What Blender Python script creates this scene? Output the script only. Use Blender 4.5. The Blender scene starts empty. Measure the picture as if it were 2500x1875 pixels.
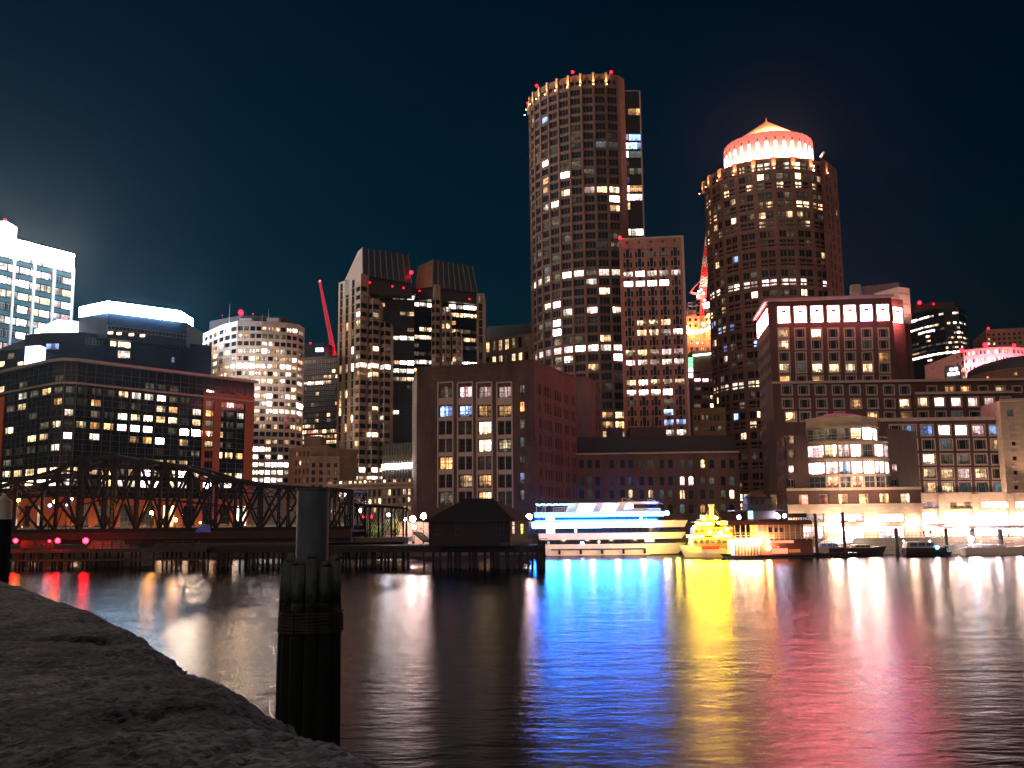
import bpy, math, random
from mathutils import Vector, Matrix
sc = bpy.context.scene
RD = math.radians
# ------------------------------------------------------------------ camera
FPX, HZ, CAMH = 2352.0, 343.0, 7.4          # focal length in photo pixels, horizon below the centre, eye above the water
cd = bpy.data.cameras.new("camera"); cam = bpy.data.objects.new("camera", cd)
sc.collection.objects.link(cam); sc.camera = cam
cd.sensor_width = 36; cd.lens = 36 * FPX / 2500; cd.clip_start = .05; cd.clip_end = 6000
CP = Vector((0, 0, CAMH))
RM = Matrix.Rotation(math.pi/2 + math.atan(HZ/FPX), 3, 'X') @ Matrix.Rotation(-RD(.6), 3, 'Z')
cam.matrix_world = Matrix.Translation(CP) @ RM.to_4x4()
# ------------------------------------------------------------------ night sky, city glow, exposure
w = bpy.data.worlds.new("World"); sc.world = w; w.use_nodes = True
nt = w.node_tree; nt.nodes.clear()
sky = nt.nodes.new('ShaderNodeTexSky'); sky.sky_type = 'NISHITA'; sky.sun_disc = False
sky.sun_elevation = RD(-3.2); sky.sun_rotation = RD(-50); sky.altitude = 10; sky.air_density = 1.4; sky.dust_density = .3; sky.ozone_density = 2.5
bg = nt.nodes.new('ShaderNodeBackground'); bg.inputs[1].default_value = .13
wo = nt.nodes.new('ShaderNodeOutputWorld')
tn = nt.nodes.new('ShaderNodeMix'); tn.data_type = 'RGBA'; tn.blend_type = 'MULTIPLY'; tn.inputs[0].default_value = 1; tn.inputs[7].default_value = (.08, 1.75, 1.75, 1)
nt.links.new(sky.outputs[0], tn.inputs[6]); nt.links.new(tn.outputs[2], bg.inputs[0]); nt.links.new(bg.outputs[0], wo.inputs[0])
sd = bpy.data.lights.new("city_glow", 'SUN'); sd.energy = 1.3; sd.angle = RD(110); sd.color = (1, .68, .50)
so = bpy.data.objects.new("city_glow", sd); sc.collection.objects.link(so)
so.rotation_euler = Vector((.45, 1, -.20)).to_track_quat('-Z', 'Y').to_euler()
vs = sc.view_settings; vs.view_transform = 'Standard'; vs.look = 'None'; vs.exposure = 0; vs.gamma = 1
cy = sc.cycles; cy.use_denoising = True; cy.max_bounces = 5; cy.diffuse_bounces = 2; cy.glossy_bounces = 3
cy.transmission_bounces = 3; cy.volume_bounces = 0; cy.caustics_reflective = False; cy.caustics_refractive = False
cy.sample_clamp_indirect = 60; cy.sample_clamp_direct = 0; cy.use_light_tree = True
try: cy.denoising_input_passes = 'RGB_ALBEDO_NORMAL'
except Exception: pass
rng = random.Random(7)
# ------------------------------------------------------------------ pixels of the photograph -> places in the world
def ray(px, py): return RM @ Vector(((px-1250)/FPX, (937.5-py)/FPX, -1))
def P(px, py, Y):                      # the point seen at (px, py) that stands Y metres off
    d = ray(px, py); return CP + d * (Y / d.y)
def PZ(px, py, Z):                     # the point seen at (px, py) that lies at height Z
    d = ray(px, py); return CP + d * ((Z - CP.z) / d.z)
def zat(px, py, p):                    # height of the row py on a vertical through plan point p
    return P(px, py, p[1]).z
# ------------------------------------------------------------------ materials
M = {}
def mat(name, col, rough=.7, metal=0., var=.25, scale=.6, bump=0., emit=None, strength=0., spec=.4, stretch=(1, 1, 1)):
    if name in M: return M[name]
    m = bpy.data.materials.new(name); m.use_nodes = True; n = m.node_tree.nodes; l = m.node_tree.links
    b = n['Principled BSDF']; b.inputs['Roughness'].default_value = rough; b.inputs['Diffuse Roughness'].default_value = .6; b.inputs['Metallic'].default_value = metal
    b.inputs['Specular IOR Level'].default_value = spec
    b.inputs['Base Color'].default_value = (*col, 1)
    if var:
        tc = n.new('ShaderNodeTexCoord'); mp = n.new('ShaderNodeMapping'); mp.inputs['Scale'].default_value = stretch
        no = n.new('ShaderNodeTexNoise'); no.inputs['Scale'].default_value = scale; no.inputs['Detail'].default_value = 6; no.inputs['Roughness'].default_value = .65
        cr = n.new('ShaderNodeValToRGB')
        cr.color_ramp.elements[0].position = .3; cr.color_ramp.elements[1].position = .72
        cr.color_ramp.elements[0].color = (*[c*(1-var) for c in col], 1)
        cr.color_ramp.elements[1].color = (*[min(1, c*(1+var)) for c in col], 1)
        l.new(tc.outputs['Object'], mp.inputs[0]); l.new(mp.outputs[0], no.inputs['Vector']); l.new(no.outputs['Fac'], cr.inputs[0]); l.new(cr.outputs[0], b.inputs['Base Color'])
        if bump:
            bp = n.new('ShaderNodeBump'); bp.inputs['Strength'].default_value = bump; bp.inputs['Distance'].default_value = .05
            l.new(no.outputs['Fac'], bp.inputs['Height']); l.new(bp.outputs[0], b.inputs['Normal'])
    if emit:
        b.inputs['Emission Color'].default_value = (*emit, 1); b.inputs['Emission Strength'].default_value = strength
    M[name] = m; return m
def masonry(name, col, bw=.6, bh=.3, mortar=.12, var=.3, scale=.15):      # brick or stone courses with weather stains
    if name in M: return M[name]
    m = mat(name, col, .85, 0, var, scale, 0, stretch=(1, 1, .35)); n = m.node_tree.nodes; l = m.node_tree.links
    b = n['Principled BSDF']; cr = [x for x in n if x.bl_idname == 'ShaderNodeValToRGB'][0]
    tc = [x for x in n if x.bl_idname == 'ShaderNodeTexCoord'][0]
    sx = n.new('ShaderNodeSeparateXYZ'); ad = n.new('ShaderNodeMath'); ad.operation = 'ADD'; cb = n.new('ShaderNodeCombineXYZ')
    l.new(tc.outputs['Object'], sx.inputs[0]); l.new(sx.outputs[0], ad.inputs[0]); l.new(sx.outputs[1], ad.inputs[1]); l.new(ad.outputs[0], cb.inputs[0]); l.new(sx.outputs[2], cb.inputs[1])
    br = n.new('ShaderNodeTexBrick'); br.inputs['Scale'].default_value = 1; br.inputs['Brick Width'].default_value = bw; br.inputs['Row Height'].default_value = bh
    br.inputs['Mortar Size'].default_value = bh*.09; br.inputs['Color1'].default_value = (1, 1, 1, 1); br.inputs['Color2'].default_value = (.78, .76, .75, 1)
    br.inputs['Mortar'].default_value = (1-mortar*3, 1-mortar*3, 1-mortar*3, 1)
    mx = n.new('ShaderNodeMix'); mx.data_type = 'RGBA'; mx.blend_type = 'MULTIPLY'; mx.inputs[0].default_value = 1
    l.new(cb.outputs[0], br.inputs['Vector']); l.new(cr.outputs[0], mx.inputs[6]); l.new(br.outputs[0], mx.inputs[7]); l.new(mx.outputs[2], b.inputs['Base Color'])
    return m
def glow(name, col, s, sample=True):                                     # a thing that gives off light
    if name in M: return M[name]
    m = bpy.data.materials.new(name); m.use_nodes = True; n = m.node_tree.nodes; n.clear()
    e = n.new('ShaderNodeEmission'); o = n.new('ShaderNodeOutputMaterial'); e.inputs[0].default_value = (*col, 1); e.inputs[1].default_value = s
    m.node_tree.links.new(e.outputs[0], o.inputs[0])
    if not sample: m.cycles.emission_sampling = 'NONE'
    M[name] = m; return m
def lit(name, c1, c2, s, contrast=1.):
    """a lit room behind glass: ceiling lights near the top, furniture and blinds as blocks, different in every window"""
    m = bpy.data.materials.new(name); m.use_nodes = True; n = m.node_tree.nodes; l = m.node_tree.links
    b = n['Principled BSDF']; b.inputs['Base Color'].default_value = (.02, .02, .025, 1); b.inputs['Roughness'].default_value = .12; b.inputs['Specular IOR Level'].default_value = .1
    def mth(op, a, bb=None, c=None):
        k = n.new('ShaderNodeMath'); k.operation = op
        for i, x in enumerate((a, bb, c)):
            if x is None: continue
            if isinstance(x, (int, float)): k.inputs[i].default_value = x
            else: l.new(x, k.inputs[i])
        return k.outputs[0]
    oi = n.new('ShaderNodeObjectInfo'); at = n.new('ShaderNodeAttribute'); at.attribute_name = 'rnd'
    r = mth('FRACT', mth('ADD', oi.outputs['Random'], at.outputs['Fac']))
    uv = n.new('ShaderNodeUVMap'); sx = n.new('ShaderNodeSeparateXYZ'); l.new(uv.outputs[0], sx.inputs[0])
    r2 = mth('FRACT', mth('MULTIPLY', r, 17.31)); r3 = mth('FRACT', mth('MULTIPLY', r, 71.77))
    cb = n.new('ShaderNodeCombineXYZ'); l.new(mth('ADD', mth('MULTIPLY', sx.outputs[0], 2.6), mth('MULTIPLY', r, 91.)), cb.inputs[0])
    l.new(mth('ADD', mth('MULTIPLY', sx.outputs[1], 1.7), mth('MULTIPLY', r2, 57.)), cb.inputs[1])
    vo = n.new('ShaderNodeTexVoronoi'); vo.distance = 'MANHATTAN'; vo.inputs['Scale'].default_value = 1.6; l.new(cb.outputs[0], vo.inputs['Vector'])
    blk = n.new('ShaderNodeSeparateColor'); l.new(vo.outputs['Color'], blk.inputs[0])
    no = n.new('ShaderNodeTexNoise'); no.inputs['Scale'].default_value = 2.2; no.inputs['Detail'].default_value = 3; l.new(cb.outputs[0], no.inputs['Vector'])
    top = mth('ADD', .55, mth('MULTIPLY', sx.outputs[1], .75))
    body = mth('ADD', mth('MULTIPLY', blk.outputs[0], .9*contrast), mth('MULTIPLY', mth('POWER', no.outputs['Fac'], 2.2), 2.2))
    low = mth('GREATER_THAN', sx.outputs[1], mth('MULTIPLY', mth('MULTIPLY', r3, blk.outputs[1]), .55*contrast))   # desks and sills stand dark
    lo = mth('ADD', .12, mth('MULTIPLY', low, .88))
    lvl = mth('ADD', .22, mth('MULTIPLY', mth('POWER', r2, 1.8), 1.9))
    wn = n.new('ShaderNodeTexWhiteNoise'); wn.noise_dimensions = '2D'; cw = n.new('ShaderNodeCombineXYZ'); l.new(mth('FLOOR', mth('MULTIPLY', sx.outputs[0], 3.)), cw.inputs[0]); l.new(mth('MULTIPLY', r, 97.), cw.inputs[1]); l.new(cw.outputs[0], wn.inputs['Vector'])
    pn_ = mth('ADD', 1.-.75*contrast, mth('MULTIPLY', mth('GREATER_THAN', wn.outputs['Value'], .30), .75*contrast))       # some panes of a window stay dim
    r4 = mth('FRACT', mth('MULTIPLY', r, 233.1)); bl_ = mth('ADD', 1.-.6*contrast, mth('MULTIPLY', mth('LESS_THAN', sx.outputs[1], mth('ADD', .35, mth('MULTIPLY', r4, 1.1))), .6*contrast))   # blinds half down
    st = mth('MULTIPLY', mth('MULTIPLY', mth('MULTIPLY', mth('MULTIPLY', top, body), mth('MULTIPLY', lo, lvl)), mth('MULTIPLY', pn_, bl_)), s)
    mx = n.new('ShaderNodeMix'); mx.data_type = 'RGBA'; mx.inputs[6].default_value = (*c1, 1); mx.inputs[7].default_value = (*c2, 1); l.new(r3, mx.inputs[0])
    l.new(mx.outputs[2], b.inputs['Emission Color']); l.new(st, b.inputs['Emission Strength'])
    m.cycles.emission_sampling = 'NONE'
    return m
ST = {  # what a window shows: D dark, E dim, Y warm, W white, H glaring, O amber, B bluish, C curtain, G green, R red lamp
 'D': mat('dark_glass', (.010, .018, .026), .08, 0, 0, spec=.10),
 'E': lit('dim_window', (.55, .42, .26), (.5, .46, .34), .20),
 'Y': lit('warm_window', (1., .58, .27), (1., .74, .44), 3.2),
 'W': lit('white_window', (1., .90, .72), (1., .78, .66), 5.0, .9),
 'H': lit('glaring_window', (1., .90, .86), (1., .80, .84), 30., .35),
 'X': lit('dazzling_window', (1., .68, .40), (1., .74, .52), 1400., .2),
 'O': lit('amber_window', (1., .42, .13), (1., .55, .24), 2.2),
 'B': lit('bluish_window', (.25, .42, 1.), (.45, .6, 1.), 1.8),
 'C': lit('curtained_window', (.22, .34, .36), (.30, .38, .36), .40, .2),
 'G': lit('green_window', (.2, 1., .35), (.3, 1., .5), .9),
 'R': lit('red_window', (1., .24, .16), (1., .40, .22), 3.2),
 'P': lit('pink_window', (1., .72, .66), (1., .62, .66), 4.0, .6)}
ST['X'].cycles.emission_sampling = 'AUTO'; ST['H'].cycles.emission_sampling = 'AUTO'
# ------------------------------------------------------------------ mesh building
class MB:
    def __init__(s): s.v = []; s.f = []; s.m = []; s.uv = {}; s.rn = {}; s.sm = set()
    def face(s, pts, mi=0, uv=None, rn=None, sm=False):
        k = len(s.v); s.v += [tuple(p) for p in pts]; s.f.append(tuple(range(k, k+len(pts)))); s.m.append(mi)
        i = len(s.f)-1
        if uv: s.uv[i] = uv
        if rn is not None: s.rn[i] = rn
        if sm: s.sm.add(i)
    def grow(s, verts, faces, mi=0, sm=False):
        k = len(s.v); s.v += [tuple(p) for p in verts]
        for f in faces:
            s.f.append(tuple(i+k for i in f)); s.m.append(mi)
            if sm: s.sm.add(len(s.f)-1)
    def box(s, c, d, mi=0, rz=0., rot=None):
        x, y, z = d[0]/2, d[1]/2, d[2]/2; R = rot or Matrix.Rotation(rz, 3, 'Z'); c = Vector(c)
        v = [c + R @ Vector(p) for p in ((-x,-y,-z),(x,-y,-z),(x,y,-z),(-x,y,-z),(-x,-y,z),(x,-y,z),(x,y,z),(-x,y,z))]
        s.grow(v, [(0,3,2,1),(4,5,6,7),(0,1,5,4),(1,2,6,5),(2,3,7,6),(3,0,4,7)], mi)
    def bar(s, a, b, w, h=None, mi=0):                       # a square beam from a to b
        a, b = Vector(a), Vector(b); d = b-a; L = d.length
        if L < 1e-6: return
        x = d/L; up = Vector((0,0,1)) if abs(x.z) < .98 else Vector((0,1,0)); y = up.cross(x).normalized(); z = x.cross(y)
        s.box((a+b)/2, (L, w, h or w), mi, rot=Matrix((x, y, z)).transposed())
    def tube(s, a, b, r0, r1=None, n=10, mi=0, cap=True):
        a, b = Vector(a), Vector(b); r1 = r0 if r1 is None else r1; x = (b-a).normalized()
        up = Vector((0,0,1)) if abs(x.z) < .9 else Vector((0,1,0)); y = up.cross(x).normalized(); z = x.cross(y)
        ring = [(y*math.cos(t)+z*math.sin(t)) for t in (2*math.pi*i/n for i in range(n))]
        k = len(s.v); s.v += [tuple(a+q*r0) for q in ring] + [tuple(b+q*r1) for q in ring]
        for i in range(n):
            j = (i+1) % n; s.f.append((k+i, k+j, k+n+j, k+n+i)); s.m.append(mi); s.sm.add(len(s.f)-1)
        if cap:
            s.f.append(tuple(k+i for i in reversed(range(n)))); s.m.append(mi); s.f.append(tuple(k+n+i for i in range(n))); s.m.append(mi)
    def ball(s, c, r, mi=0, nu=10, nv=6, sq=(1,1,1)):
        c = Vector(c); v = [c+Vector((0,0,-r*sq[2]))]
        for j in range(1, nv):
            t = -math.pi/2 + math.pi*j/nv
            for i in range(nu):
                p = 2*math.pi*i/nu; v.append(c+Vector((r*sq[0]*math.cos(t)*math.cos(p), r*sq[1]*math.cos(t)*math.sin(p), r*sq[2]*math.sin(t))))
        v.append(c+Vector((0,0,r*sq[2]))); f = []
        for i in range(nu):
            f.append((0, 1+(i+1)%nu, 1+i)); f.append((len(v)-1, len(v)-1-nu+i, len(v)-1-nu+(i+1)%nu))
            for j in range(nv-2):
                a = 1+j*nu; f.append((a+i, a+(i+1)%nu, a+nu+(i+1)%nu, a+nu+i))
        s.grow(v, f, mi, True)
    def prism(s, poly, z0, z1, mi=0, mt=None, top=True, bot=True, poly1=None):
        n = len(poly); q = poly1 or poly
        v = [(p[0], p[1], z0) for p in poly] + [(p[0], p[1], z1) for p in q]
        s.grow(v, [(i, (i+1)%n, n+(i+1)%n, n+i) for i in range(n)], mi)
        k = len(s.v)-2*n
        if top: s.f.append(tuple(k+n+i for i in range(n))); s.m.append(mi if mt is None else mt)
        if bot: s.f.append(tuple(k+i for i in reversed(range(n)))); s.m.append(mi)
    def build(s, name, mats, off=Vector((0,0,0))):
        me = bpy.data.meshes.new(name); o = Vector(off)
        me.from_pydata([(v[0]-o.x, v[1]-o.y, v[2]-o.z) for v in s.v], [], s.f)
        for m in (mats if isinstance(mats, (list, tuple)) else [mats]): me.materials.append(m)
        me.polygons.foreach_set('material_index', s.m)
        if s.sm: me.polygons.foreach_set('use_smooth', [i in s.sm for i in range(len(s.f))])
        if s.uv:
            ul = me.uv_layers.new(name='UVMap')
            for i, uvs in s.uv.items():
                for li, t in zip(me.polygons[i].loop_indices, uvs): ul.data[li].uv = t
        if s.rn:
            a = me.attributes.new('rnd', 'FLOAT', 'FACE')
            for i, x in s.rn.items(): a.data[i].value = x
        me.update(); return me
def link(o): sc.collection.objects.link(o); return o
def thing(name, label, cat, loc=(0,0,0), group=None, rz=0.):
    o = link(bpy.data.objects.new(name, None)); o.location = loc; o.rotation_euler = (0,0,rz); o.empty_display_size = .5
    o['label'] = label; o['category'] = cat
    if group: o['group'] = group
    return o
def worldloc(o):
    p = Vector(o.location)
    return p + (worldloc(o.parent) if o.parent else Vector((0,0,0)))
def part(name, mb, mats, parent, label=None, kind=None, local=False):
    off = Vector((0,0,0)) if local else worldloc(parent)
    o = link(bpy.data.objects.new(name, mb.build(name, mats, off))); o.parent = parent
    if label: o['label'] = label
    if kind: o['kind'] = kind
    return o
def whole(name, mb, mats, label, cat, group=None, loc=(0,0,0)):         # a thing that is one mesh
    o = link(bpy.data.objects.new(name, mb.build(name, mats, loc))); o.location = loc
    o['label'] = label; o['category'] = cat
    if group: o['group'] = group
    return o
def struct(name, mb, mats, kind='structure'):
    o = link(bpy.data.objects.new(name, mb.build(name, mats))); o['kind'] = kind; return o
def dup(root, loc, label=None, rz=None, scale=None):
    r = root.copy(); link(r); r.location = loc
    if label: r['label'] = label
    if rz is not None: r.rotation_euler = (0,0,rz)
    if scale: r.scale = (scale,)*3 if isinstance(scale, (int, float)) else scale
    for ch in list(root.children):
        c = ch.copy(); link(c); c.parent = r
        for g in ch.children:
            d = g.copy(); link(d); d.parent = c
    return r
def lamp(loc, energy, col, r=.3, parent=None, kind='POINT', aim=None, spot=60, name='lamp_light', blend=.6):
    d = bpy.data.lights.new(name, kind); d.energy = energy; d.color = col; d.shadow_soft_size = r
    if kind == 'SPOT': d.spot_size = RD(spot); d.spot_blend = blend
    o = link(bpy.data.objects.new(name, d)); o.location = loc
    if aim is not None: o.rotation_euler = (Vector(aim)-Vector(loc)).to_track_quat('-Z', 'Y').to_euler()
    if parent is not None:
        o.parent = parent; o.location = Vector(loc)-worldloc(parent)
    return o
# ------------------------------------------------------------------ buildings: walls with real window openings
def pane_geo(w, h, style):
    """faces of one window round its centre, local x right, z up, -y outwards; slot 0 pane, slot 1 frame"""
    F = []; x, z = w/2, h/2
    def q(x0, x1, z0, z1, y, mi): F.append(([(x0,y,z0),(x1,y,z0),(x1,y,z1),(x0,y,z1)], mi))
    k = style[0]; fw = min(w, h)*.05; fy = -.06
    if k == 'grid':
        nx, ny = style[1], style[2]; q(-x, x, -z, z, 0, 0); fw = style[3] if len(style) > 3 else fw
        for i in range(nx+1): c = -x+fw/2+(w-fw)*i/nx; q(c-fw/2, c+fw/2, -z, z, fy, 1)
        for j in range(ny+1): c = -z+fw/2+(h-fw)*j/ny; q(-x, x, c-fw/2, c+fw/2, fy+.005, 1)
    elif k == 'side':          # casements at both sides of one broad pane, in a stone surround proud of the wall
        sy = -.42; sw = .30
        for c in (-x-sw/2, x+sw/2): q(c-sw/2, c+sw/2, -z-sw*1.2, z+sw, sy, 1)
        q(-x, x, z, z+sw, sy, 1); q(-x-.1, x+.1, -z-sw*1.2, -z, sy-.06, 1)
        q(-x, x, -z, z, 0, 0)
        for c in (-x+fw/2, -x+w*.2, x-w*.2, x-fw/2): q(c-fw/2, c+fw/2, -z, z, fy, 1)
        for c in (-z+fw/2, z-fw/2): q(-x, x, c-fw/2, c+fw/2, fy+.005, 1)
    elif k == 'pallad':        # arched middle light between two lower side lights
        cw = w*.36; sh = h*.62; pts = [(-cw/2,0,-z),(cw/2,0,-z)] + [(cw/2*math.cos(t),0,z-cw/2+cw/2*math.sin(t)) for t in (math.pi*i/8 for i in range(9))]
        F.append(([(-cw/2,0,-z),(cw/2,0,-z),(cw/2,0,-z+sh),(-cw/2,0,-z+sh)], 0)); F.append(([(-cw/2,0,-z+sh),(cw/2,0,-z+sh)]+pts[2:], 2)); q(-x, -cw/2-.12, -z, -z+sh, 0, 0); q(cw/2+.12, x, -z, -z+sh, 0, 0)
        for a in (-x, -cw/2-.12, cw/2+.12, x): q(a-.07, a+.07, -z, -z+sh, fy, 1)
        for a, b in ((-x, -cw/2), (cw/2, x)): q(a, b, -z+sh, -z+sh+.14, fy+.004, 1); q(a, b, -z-.14, -z, fy+.004, 1)
        r0, r1 = cw/2, cw/2+.13; zc = z-cw/2
        for i in range(8):
            t0, t1 = math.pi*i/8, math.pi*(i+1)/8
            F.append(([(r0*math.cos(t0),fy,zc+r0*math.sin(t0)),(r1*math.cos(t0),fy,zc+r1*math.sin(t0)),(r1*math.cos(t1),fy,zc+r1*math.sin(t1)),(r0*math.cos(t1),fy,zc+r0*math.sin(t1))], 1))
    elif k == 'arch':
        pts = [(-x,0,-z),(x,0,-z)] + [(x*(1-2*i/6),0,z*.72+z*.28*math.sin(math.pi*i/6)) for i in range(7)]
        F.append((pts, 0)); q(-fw/2, fw/2, -z, z*.9, fy, 1); q(-x, x, -fw/2, fw/2, fy+.005, 1)
        q(-x, -x+fw, -z, z*.72, fy+.002, 1); q(x-fw, x, -z, z*.72, fy+.002, 1); q(-x-.1, x+.1, -z-.1, -z, fy-.05, 1)
    else:
        q(-x, x, -z, z, 0, 0)
        if k == 'framed':
            for c in (-x+fw/2, x-fw/2): q(c-fw/2, c+fw/2, -z, z, fy, 1)
            for c in (-z+fw/2, z-fw/2): q(-x, x, c-fw/2, c+fw/2, fy+.005, 1)
    return F
_pm = {}
def pane_mesh(w, h, style, fm):
    key = (round(w, 2), round(h, 2), style, fm.name)
    if key not in _pm:
        mb = MB()
        for pts, mi in pane_geo(w, h, style):
            mb.face(pts, mi, [((p[0]+w/2)/w, (p[2]+h/2)/h) for p in pts])
        _pm[key] = mb.build('window', [ST['D'], fm, ST['D']])
    return _pm[key]
BLDS = []
class Building:
    def __init__(s, name, label, walls, frame, loc, cat='building', group=None):
        s.root = thing(name, label, cat, loc, group); s.wall = MB(); s.mats = walls; s.frame = frame; s.wins = []; s.extra = {}
        s.rng = random.Random(name); BLDS.append(s)
    def facade(s, a, b, z0, z1, wins=(), dep=.3, mi=0, mr=None):
        """wall from plan point a to b (left to right as seen), wins = (u0,u1,v0,v1,state,style), openings with reveals dep deep"""
        a, b = Vector(a[:2]), Vector(b[:2]); L = (b-a).length; t = (b-a)/L; n = Vector((t.y, -t.x)); mr = mi if mr is None else mr
        us = sorted({0., L, *(round(x, 4) for q in wins for x in q[:2])}); vs_ = sorted({z0, z1, *(round(x, 4) for q in wins for x in q[2:4])})
        iu = {x: i for i, x in enumerate(us)}; iv = {x: i for i, x in enumerate(vs_)}; hole = set()
        for q in wins:
            for i in range(iu[round(q[0], 4)], iu[round(q[1], 4)]):
                for j in range(iv[round(q[2], 4)], iv[round(q[3], 4)]): hole.add((i, j))
        pt = lambda u, d, z: (a.x+t.x*u-n.x*d, a.y+t.y*u-n.y*d, z)
        for j in range(len(vs_)-1):
            i = 0
            while i < len(us)-1:
                if (i, j) in hole: i += 1; continue
                k = i
                while k < len(us)-1 and (k, j) not in hole: k += 1
                s.wall.face([pt(us[i],0,vs_[j]), pt(us[k],0,vs_[j]), pt(us[k],0,vs_[j+1]), pt(us[i],0,vs_[j+1])], mi); i = k
        rz = math.atan2(t.y, t.x)
        for q in wins:
            u0, u1, v0, v1 = q[:4]; dd = dep
            for A, Bq in (((u0,v0),(u1,v0)), ((u1,v0),(u1,v1)), ((u1,v1),(u0,v1)), ((u0,v1),(u0,v0))):
                s.wall.face([pt(A[0],0,A[1]), pt(Bq[0],0,Bq[1]), pt(Bq[0],dd,Bq[1]), pt(A[0],dd,A[1])], mr)
            st = q[5]
            if st[0] in ('pallad', 'arch'):      # square hole behind an arched light: a wall sheet closes it
                s.wall.face([pt(u0,dd+.02,v0), pt(u1,dd+.02,v0), pt(u1,dd+.02,v1), pt(u0,dd+.02,v1)], mi)
            c = Vector(pt((u0+u1)/2, dd, (v0+v1)/2)); s.wins.append((c, rz, u1-u0, v1-v0, q[4], st, n))
    def prism(s, poly, z0, z1, mi=0, mt=None): s.wall.prism(poly, z0, z1, mi, mt)
    def add(s, name, mb, mats, label=None, parent=None): return part(name, mb, mats, parent or s.root, label)
    def finish(s):
        s.wobj = part('wall', s.wall, s.mats, s.root)
    def windows(s, dg):
        def size(wn):
            c, rz, w, h, stt, sty, n = wn; d = CP-c; L = d.length; d = d/L
            v = RM.transposed() @ (c-CP); px = 1250+FPX*v.x/-v.z; py = 937.5-FPX*v.y/-v.z
            if not (-5 < px < 2505 and -5 < py < 1880): return -1
            hit, loc, *_ = sc.ray_cast(dg, CP, (c-CP).normalized(), distance=L-.6)
            return -1 if hit else w*h*max(.02, n.x*d.x+n.y*d.y)/L**2
        rank = sorted(s.wins, key=size, reverse=True); off = worldloc(s.root)
        for wn in rank[:100]:
            c, rz, w, h, stt, sty, n = wn
            o = link(bpy.data.objects.new('window', pane_mesh(w, h, sty, s.frame))); o.parent = s.root
            o.location = c-off; o.rotation_euler = (0,0,rz)
            if stt != 'D': o.material_slots[0].link = 'OBJECT'; o.material_slots[0].material = ST[stt]
        if rank[100:]:
            keys = list(ST); mb = MB()
            for c, rz, w, h, stt, sty, n in rank[100:]:
                R = Matrix.Rotation(rz, 3, 'Z'); rn = s.rng.random()
                for pts, mi in pane_geo(w, h, sty):
                    mb.face([c + R @ Vector(p) for p in pts], (len(keys) if mi == 1 else keys.index('D') if mi == 2 else keys.index(stt)), [((p[0]+w/2)/w, (p[2]+h/2)/h) for p in pts], rn)
            part('window', mb, [ST[k] for k in keys]+[s.frame], s.root, 'small windows seen the smallest on this building', 'stuff')
def pick(r, table):
    x = r.random()*sum(p for _, p in table)
    for k, p in table:
        x -= p
        if x <= 0: return k
    return table[0][0]
def tab(s):                              # 'D60 E10 W5' -> weighted table
    return [(q[0], float(q[1:])) for q in s.split()]
def grid(r, L, ncol, zf, zl, nrow, wf, hf, table, style=('framed',), ml=0., mr=0., rows={}, cells={}, w=None, h=None, skip=()):
    """a regular field of windows: ncol columns over L less the margins, nrow rows whose centres run from zf down to zl"""
    out = []; pu = (L-ml-mr)/ncol; pv = (zf-zl)/max(1, nrow-1) if nrow > 1 else 3.5
    ww = w or pu*wf; hh = h or pv*hf; T = tab(table); RT = {k: tab(v) for k, v in rows.items()}
    for i in range(nrow):
        zc = zf-pv*i if nrow > 1 else zf; prev = None
        for j in range(ncol):
            if (i, j) in skip: continue
            u = ml+pu*(j+.5); t = RT.get(i, T)
            s = cells.get((i, j)) or (prev if prev and r.random() < .3 else pick(r, t)); prev = s
            out.append((u-ww/2, u+ww/2, zc-hh/2, zc+hh/2, s, style))
    return out
def xy(p): return Vector((p[0], p[1]))
def on(a, b, px, py):                                # plan point of the wall line a-b seen in column px
    d = ray(px, py); a, b = xy(a), xy(b); e = b-a
    s = (-a.x*d.y + a.y*d.x - 0)/(e.x*d.y - e.y*d.x)
    return a + e*s
def back(poly, dy): return [Vector((p[0]*1.0, p[1]+dy)) for p in reversed(poly)]
def shell(B, poly, z0, z1, wins={}, dep=.3, mi=0, mt=None, mr=None, dx=0):
    n = len(poly)
    for i in range(n):
        B.facade(poly[i], poly[(i+1) % n], z0, z1, wins.get(i, ()), dep, mi, mr)
    B.wall.face([(p[0], p[1], z1) for p in poly], mi if mt is None else mt)
def ln(a, b): return (xy(b)-xy(a)).length
def box_poly(a, b, depth):                            # a rectangle behind the front a-b
    a, b = xy(a), xy(b); t = (b-a).normalized(); k = Vector((-t.y, t.x)); return [a, b, b+k*depth, a+k*depth]
def band(mb, a, b, z0, z1, out, mi=0):                # a ledge that stands proud of the wall a-b
    a, b = xy(a), xy(b); t = (b-a).normalized(); n = Vector((t.y, -t.x))
    mb.prism([a+n*out-t*out*.5, b+n*out+t*out*.5, b-n*.05, a-n*.05], z0, z1, mi)
def fins(mb, a, b, z0, z1, n, wd, out, mi=0, ends=True):
    a, b = xy(a), xy(b); L = (b-a).length; t = (b-a)/L; nn = Vector((t.y, -t.x))
    for i in range(n+1):
        if not ends and i in (0, n): continue
        c = a+t*(L*i/n); mb.prism([c+nn*out-t*wd/2, c+nn*out+t*wd/2, c-nn*.02+t*wd/2, c-nn*.02-t*wd/2], z0, z1, mi)
GZ = 3.6                                              # street level above the water
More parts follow.
